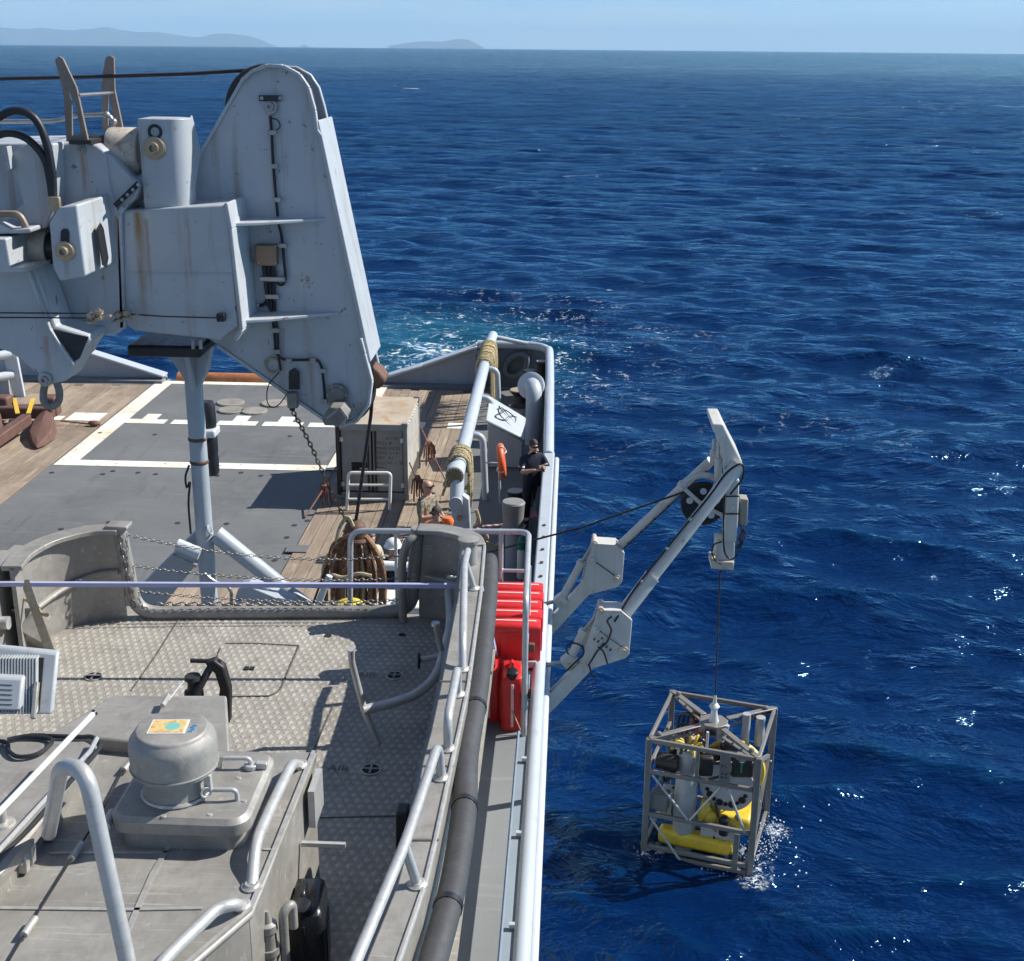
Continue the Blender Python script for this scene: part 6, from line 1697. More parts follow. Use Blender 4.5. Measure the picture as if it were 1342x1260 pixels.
lashing((-4.72, 24.8, 3.0), (-5.15, 23.6, Z_AFT + 0.03), 0.35, 'red-brown rope lashing at the near left corner of the container')
lashing((-3.22, 24.9, 3.1), (-2.75, 24.4, Z_AFT + 0.03), 0.4, 'red-brown rope lashing at the near right corner of the container')
lashing((-3.22, 26.9, 3.3), (-2.55, 25.9, Z_AFT + 0.03), 0.35, 'red-brown rope lashing at the far right corner of the container')
m = MB(); m.box((-4.3, 21.4, Z_AFT + 0.045), (0.34, 0.30, 0.02)); o = m.build('sunken_socket_plate', 'dark_gap', ship)
m = MB(); m.box((-4.95, 21.9, Z_AFT + 0.045), (0.4, 0.34, 0.02)); o = m.build('deck_patch', 'steel_deck', ship)

# ------------------------------------------------------------------ cargo rail: the big pipe along the port side
rail = thing('cargo_rail', (-1.8, 25.0, Z_AFT), 'thick grey pipe rail on legs running along the port side of the deck', 'pipe rail')
paint('rail_grey', (0.42, 0.465, 0.50), 0.42, 0, 0.06, 1.0, grime=0.2, rust=0.2)
def rl(m, name, mat='rail_grey', bevel=0.0, parent=None): return m.build(name, mat, parent or rail, bevel=bevel)
PA, PB = pz(597, 622, 3.70), py(642, 450, 33.4)
def on(y, dx=0.0, dz=0.0):
    p = PA.lerp(PB, (y - PA.y) / (PB.y - PA.y)); return Vector((p.x + dx, y, p.z + dz))
m = MB(); m.cyl(PA + Vector((0.02, 0.2, 0)), PB, 0.135, seg=24); rl(m, 'main_pipe')
m = MB(); m.lathe(PA + Vector((-0.01, -0.1, 0)), (0, 1, 0), [(0, 0.0), (0, 0.160), (0.005, 0.172), (0.38, 0.172), (0.40, 0.135)], 28); fl_ = rl(m, 'end_drum')
paint('flange_stain', (0.20, 0.17, 0.09), 0.6, 0, 0.3, 5, grime=0.5)
m = MB(); m.lathe(PA + Vector((-0.01, -0.12, 0)), (0, 1, 0), [(0, 0), (0, 0.163), (0.018, 0.163), (0.018, 0)], 28); rl(m, 'end_flange', 'flange_stain', parent=fl_)
for k in range(16):
    t = k * math.pi / 8; q = PA + Vector((-0.01 + 0.147 * math.cos(t), -0.12, 0.147 * math.sin(t)))
    m = MB(); m.cyl(q, q - Vector((0, 0.014, 0)), 0.010, seg=6); rl(m, 'flange_bolt', 'bullet_white', parent=fl_)
lc = py(597, 661, PA.y - 0.35)
m = MB(); m.cyl(PA + Vector((0.03, 0.05, -0.05)), lc + Vector((0.01, 0.12, 0.02)), 0.13, seg=20); rl(m, 'knee_pipe')
m = MB(); m.cyl(lc, lc + Vector((0.0, 0.45, 0.0)), 0.128, seg=24); rl(m, 'stub_pipe')
m = MB(); m.prism([(lc.x - 0.11, lc.y + 0.1, Z_AFT), (lc.x + 0.28, lc.y + 0.1, Z_AFT), (lc.x + 0.24, lc.y + 0.1, lc.z + 0.06), (lc.x + 0.10, lc.y + 0.1, lc.z + 0.16), (lc.x - 0.08, lc.y + 0.1, lc.z)], (0, 0.2, 0)); rl(m, 'end_leg', bevel=0.02)
q = Vector((lc.x + 0.06, lc.y + 0.1, lc.z - 0.30)); m = MB(); m.cyl(q, q - Vector((0, 0.03, 0)), 0.05, seg=14); rl(m, 'leg_boss', 'bare_brass')
for y in (25.0, 27.9, 30.6):
    m = MB(); a = on(y); m.tube(arc([a, a + Vector((0.34, 0, -0.02)), Vector((a.x + 0.40, y, Z_AFT))], 0.2, 6), 0.07, 12); rl(m, 'leg')
m = MB(); m.tube([PB, py(646, 440, 34.1)], 0.13, 20); rl(m, 'rising_end')
e_ = py(645, 441, 34.0)
m = MB(); m.tube([e_, (-1.15, 34.2, 3.55)], 0.06, 12); rl(m, 'end_stay')
m = MB(); m.tube([e_, (-2.55, 34.25, 3.3)], 0.07, 12); rl(m, 'end_stay')
# ropes hung over the pipe
def rope_mat(name, c0, c1):
    s = NT(name); v = s.coord(kind='World')
    n = s.noise(v, 26, 3, 0.6)
    s.set(Base_Color=s.ramp(n, [(0.36, c0), (0.46, c1), (0.62, mul(c1, 1.3))]), Roughness=0.85, Normal=s.bump(n, 0.5, 0.01))
rope_mat('rope_yellow', (0.10, 0.075, 0.04), (0.40, 0.32, 0.165))
rope_mat('rope_mixed', (0.02, 0.02, 0.02), (0.36, 0.29, 0.16))
def draped(name, cx, y0, y1, z, rr, n, drop, mat, label, seed):
    g = np.random.default_rng(seed)
    root = thing(name, (cx, (y0 + y1) / 2, z - drop), label, 'rope')
    for k in range(n):
        y = y0 + (y1 - y0) * k / max(1, n - 1) + g.normal(0, 0.03)
        dl, dr = drop * (0.25 + 0.3 * g.random()), drop * (0.55 + 0.45 * g.random())
        r2 = rr + 0.03 + 0.03 * g.random()
        pts = [(cx - r2 - 0.02 + g.normal(0, 0.03), y + g.normal(0, 0.04), z - dl), (cx - r2, y, z - dl * 0.5), (cx - r2 * 0.95, y, z), (cx - r2 * 0.5, y, z + r2 * 0.85), (cx + r2 * 0.5, y + 0.02, z + r2 * 0.85), (cx + r2, y + 0.03, z), (cx + r2 + 0.02, y + g.normal(0, 0.05), z - dr * 0.6), (cx + r2 - 0.02 + g.normal(0, 0.04), y + g.normal(0, 0.08), z - dr)]
        m = MB(); m.tube(smoothline(pts, 5), 0.028, 7); m.build('rope_turn', mat, root)
    m = MB(); m.torus((cx, (y0 + y1) / 2, z), (0, 1, 0), rr + 0.055, 0.022, 22, 6); m.build('binding', 'rope_tan', root)
    return root
a = on(31.9)
draped('hawser', a.x, 30.9, 32.9, a.z, 0.14, 22, 1.45, 'rope_yellow', 'thick yellow-tan hawser hung over the aft end of the pipe rail', 4)
a = on(23.3)
draped('hawser', a.x, 22.98, 23.6, a.z, 0.15, 14, 1.1, 'rope_mixed', 'black-flecked tan rope hung over the near end of the pipe rail', 8)
m = MB()
pts = [py(x, y, 21.6) for x, y in ((624, 668), (628, 684), (622, 692), (634, 697), (638, 706), (628, 708), (640, 712), (648, 716), (656, 710), (660, 698))]
m.tube(smoothline(pts, 8), 0.035, 8); o = m.build('rope_tail', 'rope_tan'); tag(o, 'tangled pale rope tail lying by the near end of the pipe rail', 'rope')
# two ropes with red and white twist run to the bulwark cleat
s = NT('rope_striped'); v = s.coord((0, 3, 0), 'World'); w = s.n('ShaderNodeTexWave', bands_direction='Y'); w.inputs['Scale'].default_value = 1.2; s.l(v, w.inputs['Vector'])
s.set(Base_Color=s.ramp(w.outputs['Fac'], [(0.4, (0.42, 0.40, 0.37)), (0.6, (0.28, 0.05, 0.05))]), Roughness=0.8)
cl = py(698, 678, 22.0)
for k, p in enumerate(((632, 690), (640, 698))):
    m = MB(); m.tube([py(*p, 21.4), py(*p, 21.4).lerp(cl, 0.5) - Vector((0, 0, 0.05)), cl], 0.02, 6); o = m.build('barrier_rope', 'rope_striped'); tag(o, ('upper' if k == 0 else 'lower') + ' red and white rope stretched from the pipe rail to the bulwark', 'rope', 'striped ropes by the bulwark')
flag = thing('marker_flag', cl, 'small teal and pink flag on the rope end at the bulwark', 'flag')
flat('flag_teal', (0.05, 0.30, 0.28)); flat('flag_pink', (0.62, 0.22, 0.26))
m = MB(); m.prism([cl + Vector(p) for p in ((-0.02, 0, 0.02), (0.09, 0, 0.0), (0.06, 0.02, 0.12), (0.0, 0.01, 0.16))], (0, 0.01, 0)); m.build('cloth', 'flag_pink', flag)
m = MB(); m.prism([cl + Vector(p) for p in ((0.0, 0, 0.14), (0.06, 0, 0.10), (0.05, 0.02, 0.24), (0.02, 0.02, 0.33))], (0, 0.01, 0)); m.build('tip', 'flag_teal', flag)
# sloped deck locker
lk = thing('deck_locker', (-1.35, 27.5, Z_AFT), 'grey sloping-lid deck locker between pipe rail and bulwark', 'locker')
m = MB(); m.prism([(-1.74, 27.1, Z_AFT + 0.01), (-1.74, 27.1, 3.20), (-1.62, 28.1, 3.42), (-1.62, 28.1, Z_AFT + 0.01)], (0, 0, 0)) if False else None
rings = [[Vector((-1.76, 27.1, Z_AFT + 0.01)), Vector((-1.74, 28.1, Z_AFT + 0.01)), Vector((-1.74, 28.1, 3.62)), Vector((-1.76, 27.1, 3.36))], [Vector((-0.98, 27.1, Z_AFT + 0.01)), Vector((-1.0, 28.1, Z_AFT + 0.01)), Vector((-1.0, 28.1, 3.12)), Vector((-0.98, 27.1, 2.95))]]
m = MB(); m.loft(rings); m.build('body', 'ship_paint', lk, bevel=0.03)
rings = [[p + Vector((-0.04 if i == 0 else 0.05, dy, dz)) for p, dy, dz in ((r[3], -0.05, 0.005), (r[2], 0.05, 0.005), (r[2], 0.05, 0.07), (r[3], -0.05, 0.07))] for i, r in enumerate(rings)]
m = MB(); m.loft(rings); m.build('lid', 'rail_grey', lk, bevel=0.03)
g = np.random.default_rng(2)
def lidpt(u, v_): 
    a = Vector((-1.76, 27.1, 3.44)).lerp(Vector((-0.98, 27.1, 3.03)), u); c = Vector((-1.74, 28.1, 3.70)).lerp(Vector((-1.0, 28.1, 3.20)), u); return a.lerp(c, v_)
m = MB(); m.tube(smoothline([lidpt(0.5 + 0.26 * math.cos(t * 1.0) + 0.05 * math.sin(3.3 * t), 0.5 + 0.28 * math.sin(1.27 * t)) + Vector((0, 0, 0.012)) for t in np.linspace(0, 22, 46)], 3), 0.009, 5); o = m.build('cable_coil', 'black_cable'); tag(o, 'loose coil of thin black cable on the locker lid', 'cable')
m = MB(); m.box((-1.1, 28.6, Z_AFT + 0.4), (0.5, 0.3, 0.8)); 
# life ring on its rail
lr = thing('life_ring', (-1.32, 24.6, 3.3), 'orange life ring hung edge-on beside the pipe rail', 'life ring')
rc = Vector((-1.30, 24.4, 3.35))
m = MB(); m.torus(rc, (1, 0.05, 0.1), 0.28, 0.075, 32, 10); m.build('ring', flat('ring_orange', (0.72, 0.13, 0.04), 0.45), lr)
for k in range(4):
    t = k * math.pi / 2 + 0.4; q = rc + Vector((0, math.cos(t), math.sin(t))) * 0.28
    m = MB(); m.torus(q, Vector((0, -math.sin(t), math.cos(t))), 0.079, 0.012, 14, 6); m.build('band', 'paper_white', lr)
m = MB(); m.tube([rc + Vector((-0.02, 0, -0.9)), rc + Vector((-0.06, 0, 0.1))], 0.025, 8); m.build('bracket', 'ship_white', lr)
m = MB(); m.tube([rc + Vector((-0.35, -0.1, -0.02)), rc + Vector((0.05, -0.1, -0.02))], 0.015, 6); m.build('arm', 'ship_white', lr)
# capstan
paint('drum_tan', (0.36, 0.29, 0.19), 0.5, 0.1, 0.15, 4, grime=0.4)
q = Vector((-1.18, 30.6, Z_AFT))
cap = thing('capstan', q, 'squat grey capstan with worn tan top inside the port quarter', 'capstan')
m = MB(); m.lathe(q, (0, 0, 1), [(0, 0.30), (0.42, 0.30), (0.46, 0.27), (0.46, 0)], 28); m.build('base', 'ship_paint', cap)
m = MB(); m.lathe(q + Vector((0, 0, 0.46)), (0, 0, 1), [(0, 0.25), (0.04, 0.24), (0.12, 0.17), (0.30, 0.17), (0.38, 0.25), (0.42, 0.26), (0.43, 0.24), (0.43, 0)], 28); m.build('drum', ['dark_steel'], cap)
m = MB(); m.lathe(q + Vector((0, 0, 0.885)), (0, 0, 1), [(0, 0.255), (0.02, 0.25), (0.025, 0)], 28); m.build('drum_top', 'drum_tan', cap)
m = MB(); m.lathe(q + Vector((0, 0, 0.455)), (0, 0, 1), [(0, 0.305), (0.015, 0.30), (0.02, 0.2)], 28); m.build('base_rim', 'drum_tan', cap)
# gooseneck ventilator
gq = Vector((-0.80, 29.0, Z_AFT))
gv = thing('gooseneck_vent', gq, 'white bent ventilator pipe standing against the port bulwark', 'ventilator')
m = MB(); m.tube(smoothline([gq, gq + Vector((0, 0.05, 0.7)), gq + Vector((0, 0.15, 1.15)), gq + Vector((-0.04, 0.35, 1.32)), gq + Vector((-0.10, 0.5, 1.25))], 6), 0.19, 20); m.build('pipe', 'rail_grey', gv)
m = MB(); m.lathe(gq + Vector((-0.06, 0.5, 1.28)), (-0.3, -0.9, 0.35), [(-0.1, 0.2), (0, 0.32), (0.10, 0.33), (0.13, 0.28), (0.14, 0)], 26); m.build('hood', 'ship_white', gv)
# bitts along the bulwark
def bitt(x, y, h, r, label, mat='black_plastic', top='ship_white'):
    o = thing('bollard', (x, y, Z_AFT), label, 'bollard', 'mooring bollards by the port bulwark')
    m = MB(); m.lathe((x, y, Z_AFT), (0, 0, 1), [(0, r * 1.3), (0.04, r * 1.3), (0.05, r), (h - 0.08, r), (h - 0.06, r * 1.15), (h, r * 1.15), (h + 0.005, 0)], 22); m.build('barrel', mat, o)
    m = MB(); m.lathe((x, y, Z_AFT + h + 0.004), (0, 0, 1), [(0, r * 1.15), (0.012, r * 1.08), (0.014, 0)], 22); m.build('top', top, o)
flat('bitt_top', (0.36, 0.35, 0.32))
bitt(-1.0, 24.0, 0.55, 0.14, 'black bollard just behind the sailor in navy', 'dark_gap', 'bitt_top')
bitt(-1.0, 23.1, 0.55, 0.16, 'black bollard in front of the sailor in navy', 'dark_gap', 'bitt_top')
bitt(-1.02, 32.5, 0.75, 0.13, 'nearer of the two black bollards behind the capstan', 'dark_gap', 'bitt_top')
bitt(-1.05, 33.4, 0.70, 0.13, 'farther of the two black bollards behind the capstan', 'dark_gap', 'bitt_top')
bitt(-0.72, 33.0, 1.05, 0.12, 'tall dark bollard in the stern corner of the bulwark', 'dark_gap', 'bitt_top')
o = thing('roller_fairlead', (-1.4, 33.9, 2.9), 'rounded fairlead in the shaded stern corner', 'fairlead')
m = MB(); m.torus((-1.45, 34.15, 2.95), (0, 1, 0), 0.24, 0.09, 28, 10, sx=1.5); m.build('ring', 'quarter_shade', o)
# ventilator drum near the boat, with hose reel pipe and bottle
o = thing('vent_drum', (-0.92, 20.9, Z_AFT), 'grey capped ventilator drum on a pipe beside the bulwark', 'ventilator')
q = Vector((-0.92, 21.3, Z_AFT))
m = MB(); m.lathe(q + Vector((0, 0, 0.75)), (0, 0, 1), [(0, 0.20), (0.02, 0.22), (0.08, 0.22), (0.09, 0.175), (0.45, 0.20), (0.52, 0.21), (0.55, 0.19), (0.55, 0)], 26); m.build('drum', 'container_paint', o)
m = MB(); m.cyl(q, q + Vector((0, 0, 0.77)), 0.14, seg=20); m.build('pipe', 'ship_paint', o)
o = thing('water_bottle', (-0.72, 20.7, Z_AFT), 'green and white bottle standing beside the vent pipe', 'bottle')
q = Vector((-0.76, 20.9, Z_AFT))
m = MB(); m.lathe(q, (0, 0, 1), [(0, 0.06), (0.02, 0.07), (0.5, 0.07), (0.58, 0.04), (0.58, 0)], 16); m.build('body', 'paper_white', o)
m = MB(); m.lathe(q + Vector((0, 0, 0.56)), (0, 0, 1), [(0, 0.072), (0.16, 0.072), (0.24, 0.03), (0.26, 0.0)], 16); m.build('cap', 'valve_green', o)
# bolted plate on the bulwark inside
m = MB(); m.box((-0.42, 18.9, 3.0), (0.02, 2.6, 0.9)); bpl = m.build('bolted_plate', 'container_paint', ship)
for k in range(5):
    m = MB(); m.cyl((-0.35, 18.0 + k * 0.55, 3.575), (-0.35, 18.0 + k * 0.55, 3.59), 0.03, seg=8); m.build('plate_bolt', 'rust_steel', bpl)

# ------------------------------------------------------------------ rope bundle hanging on the crane wire
rope_mat('hose_brown', (0.06, 0.03, 0.015), (0.20, 0.10, 0.05))
kq = py(466, 697, 12.95)
bd = thing('hose_bundle', (kq.x, kq.y, 5.0), 'bundle of brown hoses hanging from the crane wire', 'hose bundle')
g = np.random.default_rng(21)
for k in range(27):
    u = -1 + 2 * k / 26
    x = kq.x + u * 0.23 + g.normal(0, 0.02); y = kq.y + g.normal(0, 0.10)
    x2 = kq.x + u * 0.34 + g.normal(0, 0.03); zb = 4.75 + 0.15 * g.random()
    top_ = kq + Vector((u * 0.06, g.normal(0, 0.03), 0.05 - abs(u) * 0.05))
    m = MB(); m.tube(smoothline([top_, (x, y, kq.z - 0.12 - 0.1 * abs(u)), (x2, y, kq.z - 0.5), (x2 - 0.02, y, zb + 0.2), (x2 + 0.03, y + 0.1, zb)], 5), 0.022 + 0.008 * g.random(), 7); m.build('hose', 'hose_brown' if k % 8 else 'rope_tan', bd)
m = MB(); m.ball(kq, 0.13, 12, (1, 1, 1.1)); m.torus(kq, (0, 0.3, 1), 0.11, 0.03, 20, 6); m.torus(kq - Vector((0, 0, 0.07)), (0.2, 0, 1), 0.12, 0.03, 20, 6); m.build('knot', 'rust_steel', bd)
for k, pts in enumerate(([(440, 712), (446, 690), (456, 678), (463, 690)], [(430, 740), (436, 715), (450, 705), (462, 700)], [(428, 770), (440, 760), (458, 765)], [(432, 752), (450, 757), (470, 752), (487, 755)])):
    m = MB(); m.tube(smoothline(pxs(pts, 12.7), 6), 0.02, 7); m.build('loose_turn', 'rope_tan' if k != 1 else 'hose_brown', bd)
hw0 = py(489, 508, 12.85)
m = MB(); m.tube([hw0, py(486, 545, 12.9), kq + Vector((0, 0, 0.08))], 0.019, 8); o = m.build('hook_wire', 'wire_rope'); tag(o, 'dark wire from the crane head down to the hose bundle', 'wire')
m = chain(None or (0, 0, 0), (0, 0, 1), 0, 'x', None, 0.055, 0.008, pts=[py(384, 540, 12.48), py(396, 562, 12.6), py(410, 590, 12.7), py(432, 640, 12.8), py(450, 676, 12.9), kq]); o = m.build('hanging_chain', 'chain_rust', None, smooth=60); tag(o, 'rusty chain slung from the crane switch to the hose bundle', 'chain')
m = MB(); m.tube([py(410, 792, 12.8), py(428, 742, 12.8), py(432, 735, 12.7)], 0.012, 6); o = m.build('guy_line', 'wire_rope'); tag(o, 'thin dark line leading down left from the hose bundle', 'line')
m = MB(); m.tube(arc([py(404, 806, 12.3), py(418, 790, 12.3), py(432, 755, 12.3)], 0.05), 0.035, 10); o = m.build('white_strut', 'ship_white'); tag(o, 'short white tube leaning behind the boat sill', 'tube')
paint('float_yellow', (0.75, 0.56, 0.02), 0.45, 0, 0.06)
m = MB(); fq_ = py(459, 806, 11.9); m.lathe(fq_ - Vector((0, 0, 0.1)), (0, 0, 1), [(0, 0.1), (0.02, 0.15), (0.2, 0.16), (0.24, 0.12), (0.26, 0.0)], 22); o = m.build('yellow_float', 'float_yellow'); tag(o, 'yellow float under the hanging hose bundle', 'float')
# blue and white equipment beyond the boat
eq = thing('rescue_boat_tube', (-2.6, 16.9, Z_AFT), 'white padded tube over blue bags beyond the boat sill', 'equipment')
flat('cover_white', (0.72, 0.72, 0.68), 0.5); flat('cover_blue', (0.012, 0.03, 0.20), 0.5)
a, c = py(487, 741, 16.9), py(548, 744, 16.9)
m = MB(); m.tube([a, c], 0.075, 14); m.build('padded_tube', 'cover_white', eq)
m = MB(); m.prism([a + Vector((0.05, 0, -0.06)), c + Vector((0, 0, -0.06)), c + Vector((0, 0, -0.32)), a + Vector((0.05, 0, -0.30))], (0, 0.25, 0)); m.build('blue_cover', 'cover_blue', eq, bevel=0.04)
for x in (505, 513):
    m = MB(); p = py(x, 758, 16.85); m.box(p, (0.07, 0.08, 0.2)); m.build('black_strap', 'hole_black', eq, bevel=0.01)
m = MB(); m.prism([a + Vector((0.0, 0.1, -0.32)), c + Vector((0.1, 0.1, -0.32)), c + Vector((0.1, 0.1, -1.85)), a + Vector((0.0, 0.1, -1.85))], (0, 0.2, 0)); m.build('stand', 'ship_paint', eq)
tb_ = thing('work_table', (-2.3, 14.2, Z_AFT), 'pale work top behind the boat sill beside the hose bundle', 'table')
a, c = py(490, 792, 14.2), py(556, 792, 14.2)
m = MB(); m.box(((a.x + c.x) / 2, 14.3, a.z), (c.x - a.x, 0.6, 0.05)); m.build('table_top', 'container_side', tb_, bevel=0.01)
for x in (a.x + 0.06, c.x - 0.06):
    m = MB(); m.box((x, 14.3, (a.z + Z_AFT) / 2 - 0.02), (0.06, 0.5, a.z - Z_AFT - 0.05)); m.build('leg', 'ship_paint', tb_)
m = MB(); q = py(532, 786, 14.2); m.lathe(q - Vector((0, 0, 0.03)), (0, 0, 1), [(0, 0.16), (0.03, 0.14), (0.10, 0.05), (0.12, 0)], 18); o = m.build('white_cowl', 'cover_white'); tag(o, 'white conical cover on the pale work top', 'cover')

# ------------------------------------------------------------------ guard rail at the end of the upper deck, fuel cans in their rack
paint('galv_rail', (0.50, 0.52, 0.53), 0.35, 0.4, 0.08, 4, grime=0.2)
gr = thing('guard_rail', (-0.8, 9.0, Z_UP), 'pale tubular guard rail round the corner by the red cans', 'rail')
m = MB(); m.tube(arc([(-1.66, 9.0, Z_UP), (-1.62, 9.0, 7.72), (-0.27, 9.02, 7.74), (-0.25, 7.85, 7.70), (-0.25, 7.8, Z_UP)], 0.10, 6), 0.022, 10); m.build('top_rail', 'galv_rail', gr)
for x in (-1.28, -0.48):
    m = MB(); m.tube([(x, 9.01, Z_UP), (x, 9.01, 7.73)], 0.013 if x < -1 else 0.018, 8); m.build('stanchion', 'galv_rail', gr)
for y in (8.4,):
    m = MB(); m.tube([(-0.25, y, Z_UP), (-0.25, y, 7.72)], 0.018, 8); m.build('stanchion', 'galv_rail', gr)
for z in (7.42, 7.08):
    m = MB(); m.tube([(-1.28, 9.01, z), (-0.28, 9.02, z)], 0.015, 8); m.build('mid_rail', 'galv_rail', gr)
m = MB(); m.tube([(-0.25, 9.0, 7.30), (-0.25, 7.82, 7.28)], 0.015, 8); m.build('mid_rail', 'galv_rail', gr)
for y, z in ((8.0, 7.28), (7.85, 7.0)):
    m = MB(); m.box((-0.22, y, z), (0.06, 0.04, 0.06)); m.build('rail_clamp', 'rust_steel', gr, bevel=0.006)
rk = thing('can_rack', (-0.4, 8.5, Z_UP), 'pale metal rack under the upper row of red cans', 'rack')
m = MB(); m.box((-0.37, 8.60, 6.985), (0.40, 0.82, 0.025)); m.build('shelf', 'ship_paint', rk)
m = MB(); m.box((-0.37, 8.18, 7.06), (0.38, 0.025, 0.05)); m.build('front_bar', 'galv_rail', rk, bevel=0.005)
for x in (-0.55, -0.20):
    for y in (8.21, 8.98):
        m = MB(); m.box((x, y, 6.85), (0.03, 0.03, 0.30)); m.build('leg', 'galv_rail', rk)
paint('can_red', (0.62, 0.022, 0.022), 0.38, 0, 0.10, 5, grime=0.2, grime_col=(0.5, 0.10, 0.08))
flat('seam_sunlit', (0.85, 0.48, 0.42), 0.4)  # pale red paints in the sunlight caught by the moulded ridge
LIE = Matrix(((0, 0, -1), (1, 0, 0), (0, -1, 0)))   # lying on the narrow side, neck inboard
ords = ('nearest', 'second', 'third', 'fourth', 'farthest')
for k in range(5):
    c_ = jerrycan((-0.155 + 0.008 * (k % 2), 8.28 + 0.162 * k, 7.175), 0, 'can_red', 'red fuel can on the rack, ' + ords[k] + ' of the upper row', 'red fuel cans', w=0.155, d=0.34, h=0.42, rot=LIE)
for x, y, rz_, lb_ in ((-0.345, 8.00, R(4), 'front red fuel can standing on the deck under the rack'), (-0.495, 8.12, R(-3), 'red fuel can on the deck left of the front one, by the fender')):
    jerrycan((x, y, Z_UP + 0.005), rz_, 'can_red', lb_, 'red fuel cans', w=0.16, d=0.30, h=0.44)
jerrycan((-0.40, 8.36, Z_UP + 0.004), R(90), 'can_red', 'red fuel can on the deck tucked behind the two front ones', 'red fuel cans', w=0.16, d=0.30, h=0.40) if False else None
m = MB(); m.tube([(-0.42, 7.92, 7.0), (-0.33, 7.84, 6.86), (-0.27, 7.82, 6.72)], 0.005, 5); o = m.build('tie_cord', 'rope_tan'); tag(o, 'thin tan cord across the front red can', 'cord')

# ------------------------------------------------------------------ anchor on the starboard timber
paint('anchor_rust', (0.135, 0.07, 0.052), 0.7, 0.1, 0.2, 3, grime=0.4, grime_col=(0.07, 0.035, 0.025), bump=0.4)
an = thing('anchor', (-13.1, 28.9, Z_AFT), 'rust-brown stockless anchor lashed on the timber deck', 'anchor')
def ap(pts, Y): return [py(x, y, Y) for x, y in pts]
gz = Z_AFT + 0.03
def dk(x, y, z=0.0): 
    p = pz(x, y, gz); p.z += z; return p
c0, c1 = dk(-14, 556), dk(74, 556)
m = MB(); m.bar(c0 + Vector((0, 0, 0.32)), c1 + Vector((0, 0, 0.32)), 0.36, 0.30); m.build('crown', 'anchor_rust', an, bevel=0.05)
s0, s1 = dk(38, 568), dk(-40, 612)
m = MB(); m.bar(s0 + Vector((0, 0, 0.36)), s1 + Vector((0, 0, 0.16)), 0.24, 0.26); m.build('shank', 'anchor_rust', an, bevel=0.03)
for xs in (64, -4):
    a = dk(xs, 556); e = dk(xs - 16, 590)
    rings = []
    for t, w_, h_ in ((0, 0.16, 0.42), (0.35, 0.30, 0.38), (0.65, 0.32, 0.28), (0.9, 0.16, 0.2), (1.0, 0.02, 0.10)):
        p = a.lerp(e, t); rings.append([p + Vector(q_) for q_ in ((-w_, 0, 0.03), (w_, 0, 0.03), (w_ * 0.8, 0, h_ * 0.8), (0, 0, h_), (-w_ * 0.8, 0, h_ * 0.8))])
    m = MB(); m.loft(rings); m.build('fluke', 'anchor_rust', an, bevel=0.02)
for xs in (70, 8):
    m = MB(); m.box(dk(xs, 553, 0.42), (0.36, 0.4, 0.5)); m.build('crown_lug', 'anchor_rust', an, bevel=0.06)
flat('web_yellow', (0.62, 0.42, 0.04))
for xa, xb in ((22, 26), (46, 40)):
    m = MB(); m.bar(dk(xa, 548, 0.50), dk(xb, 566, 0.45), 0.10, 0.02); m.build('lashing_web', 'web_yellow', an)
m = MB(); a, c = dk(80, 558, 0.12), dk(132, 559, 0.03); m.tube([a, a.lerp(c, 0.5), c], 0.02, 6); m.ball(c - Vector((0.15, 0, -0.05)), 0.10, 8, (1.6, 1, 0.7)); o = m.build('anchor_lashing', 'rope_red'); tag(o, 'knotted rope lashing from the anchor to a deck ring', 'rope')
# white bulwark rails at the far left
wr = thing('side_rail', (-15.0, 32.5, Z_AFT), 'white tubular side rails at the far left of the deck', 'rail')
A0 = pz(30, 522, Z_AFT)
m = MB(); m.prism([A0 + Vector(p) for p in ((-0.25, 0, 0), (0.05, 0, 0), (-0.04, 0, 1.25), (-0.30, 0, 1.32), (-0.40, 0, 1.1))], (0, 0.10, 0)); m.build('post', 'ship_white', wr, bevel=0.02)
for z in (1.18, 0.62):
    m = MB(); m.tube([A0 + Vector((-0.2, 0.02, z)), A0 + Vector((-3.0, -2.4, z - 0.05))], 0.12, 12); m.build('rail_tube', 'ship_white', wr)
m = MB(); m.box(A0 + Vector((-0.55, 0.1, 0.6)), (0.36, 0.06, 1.2)); m.build('post_plate', 'ship_paint', wr)

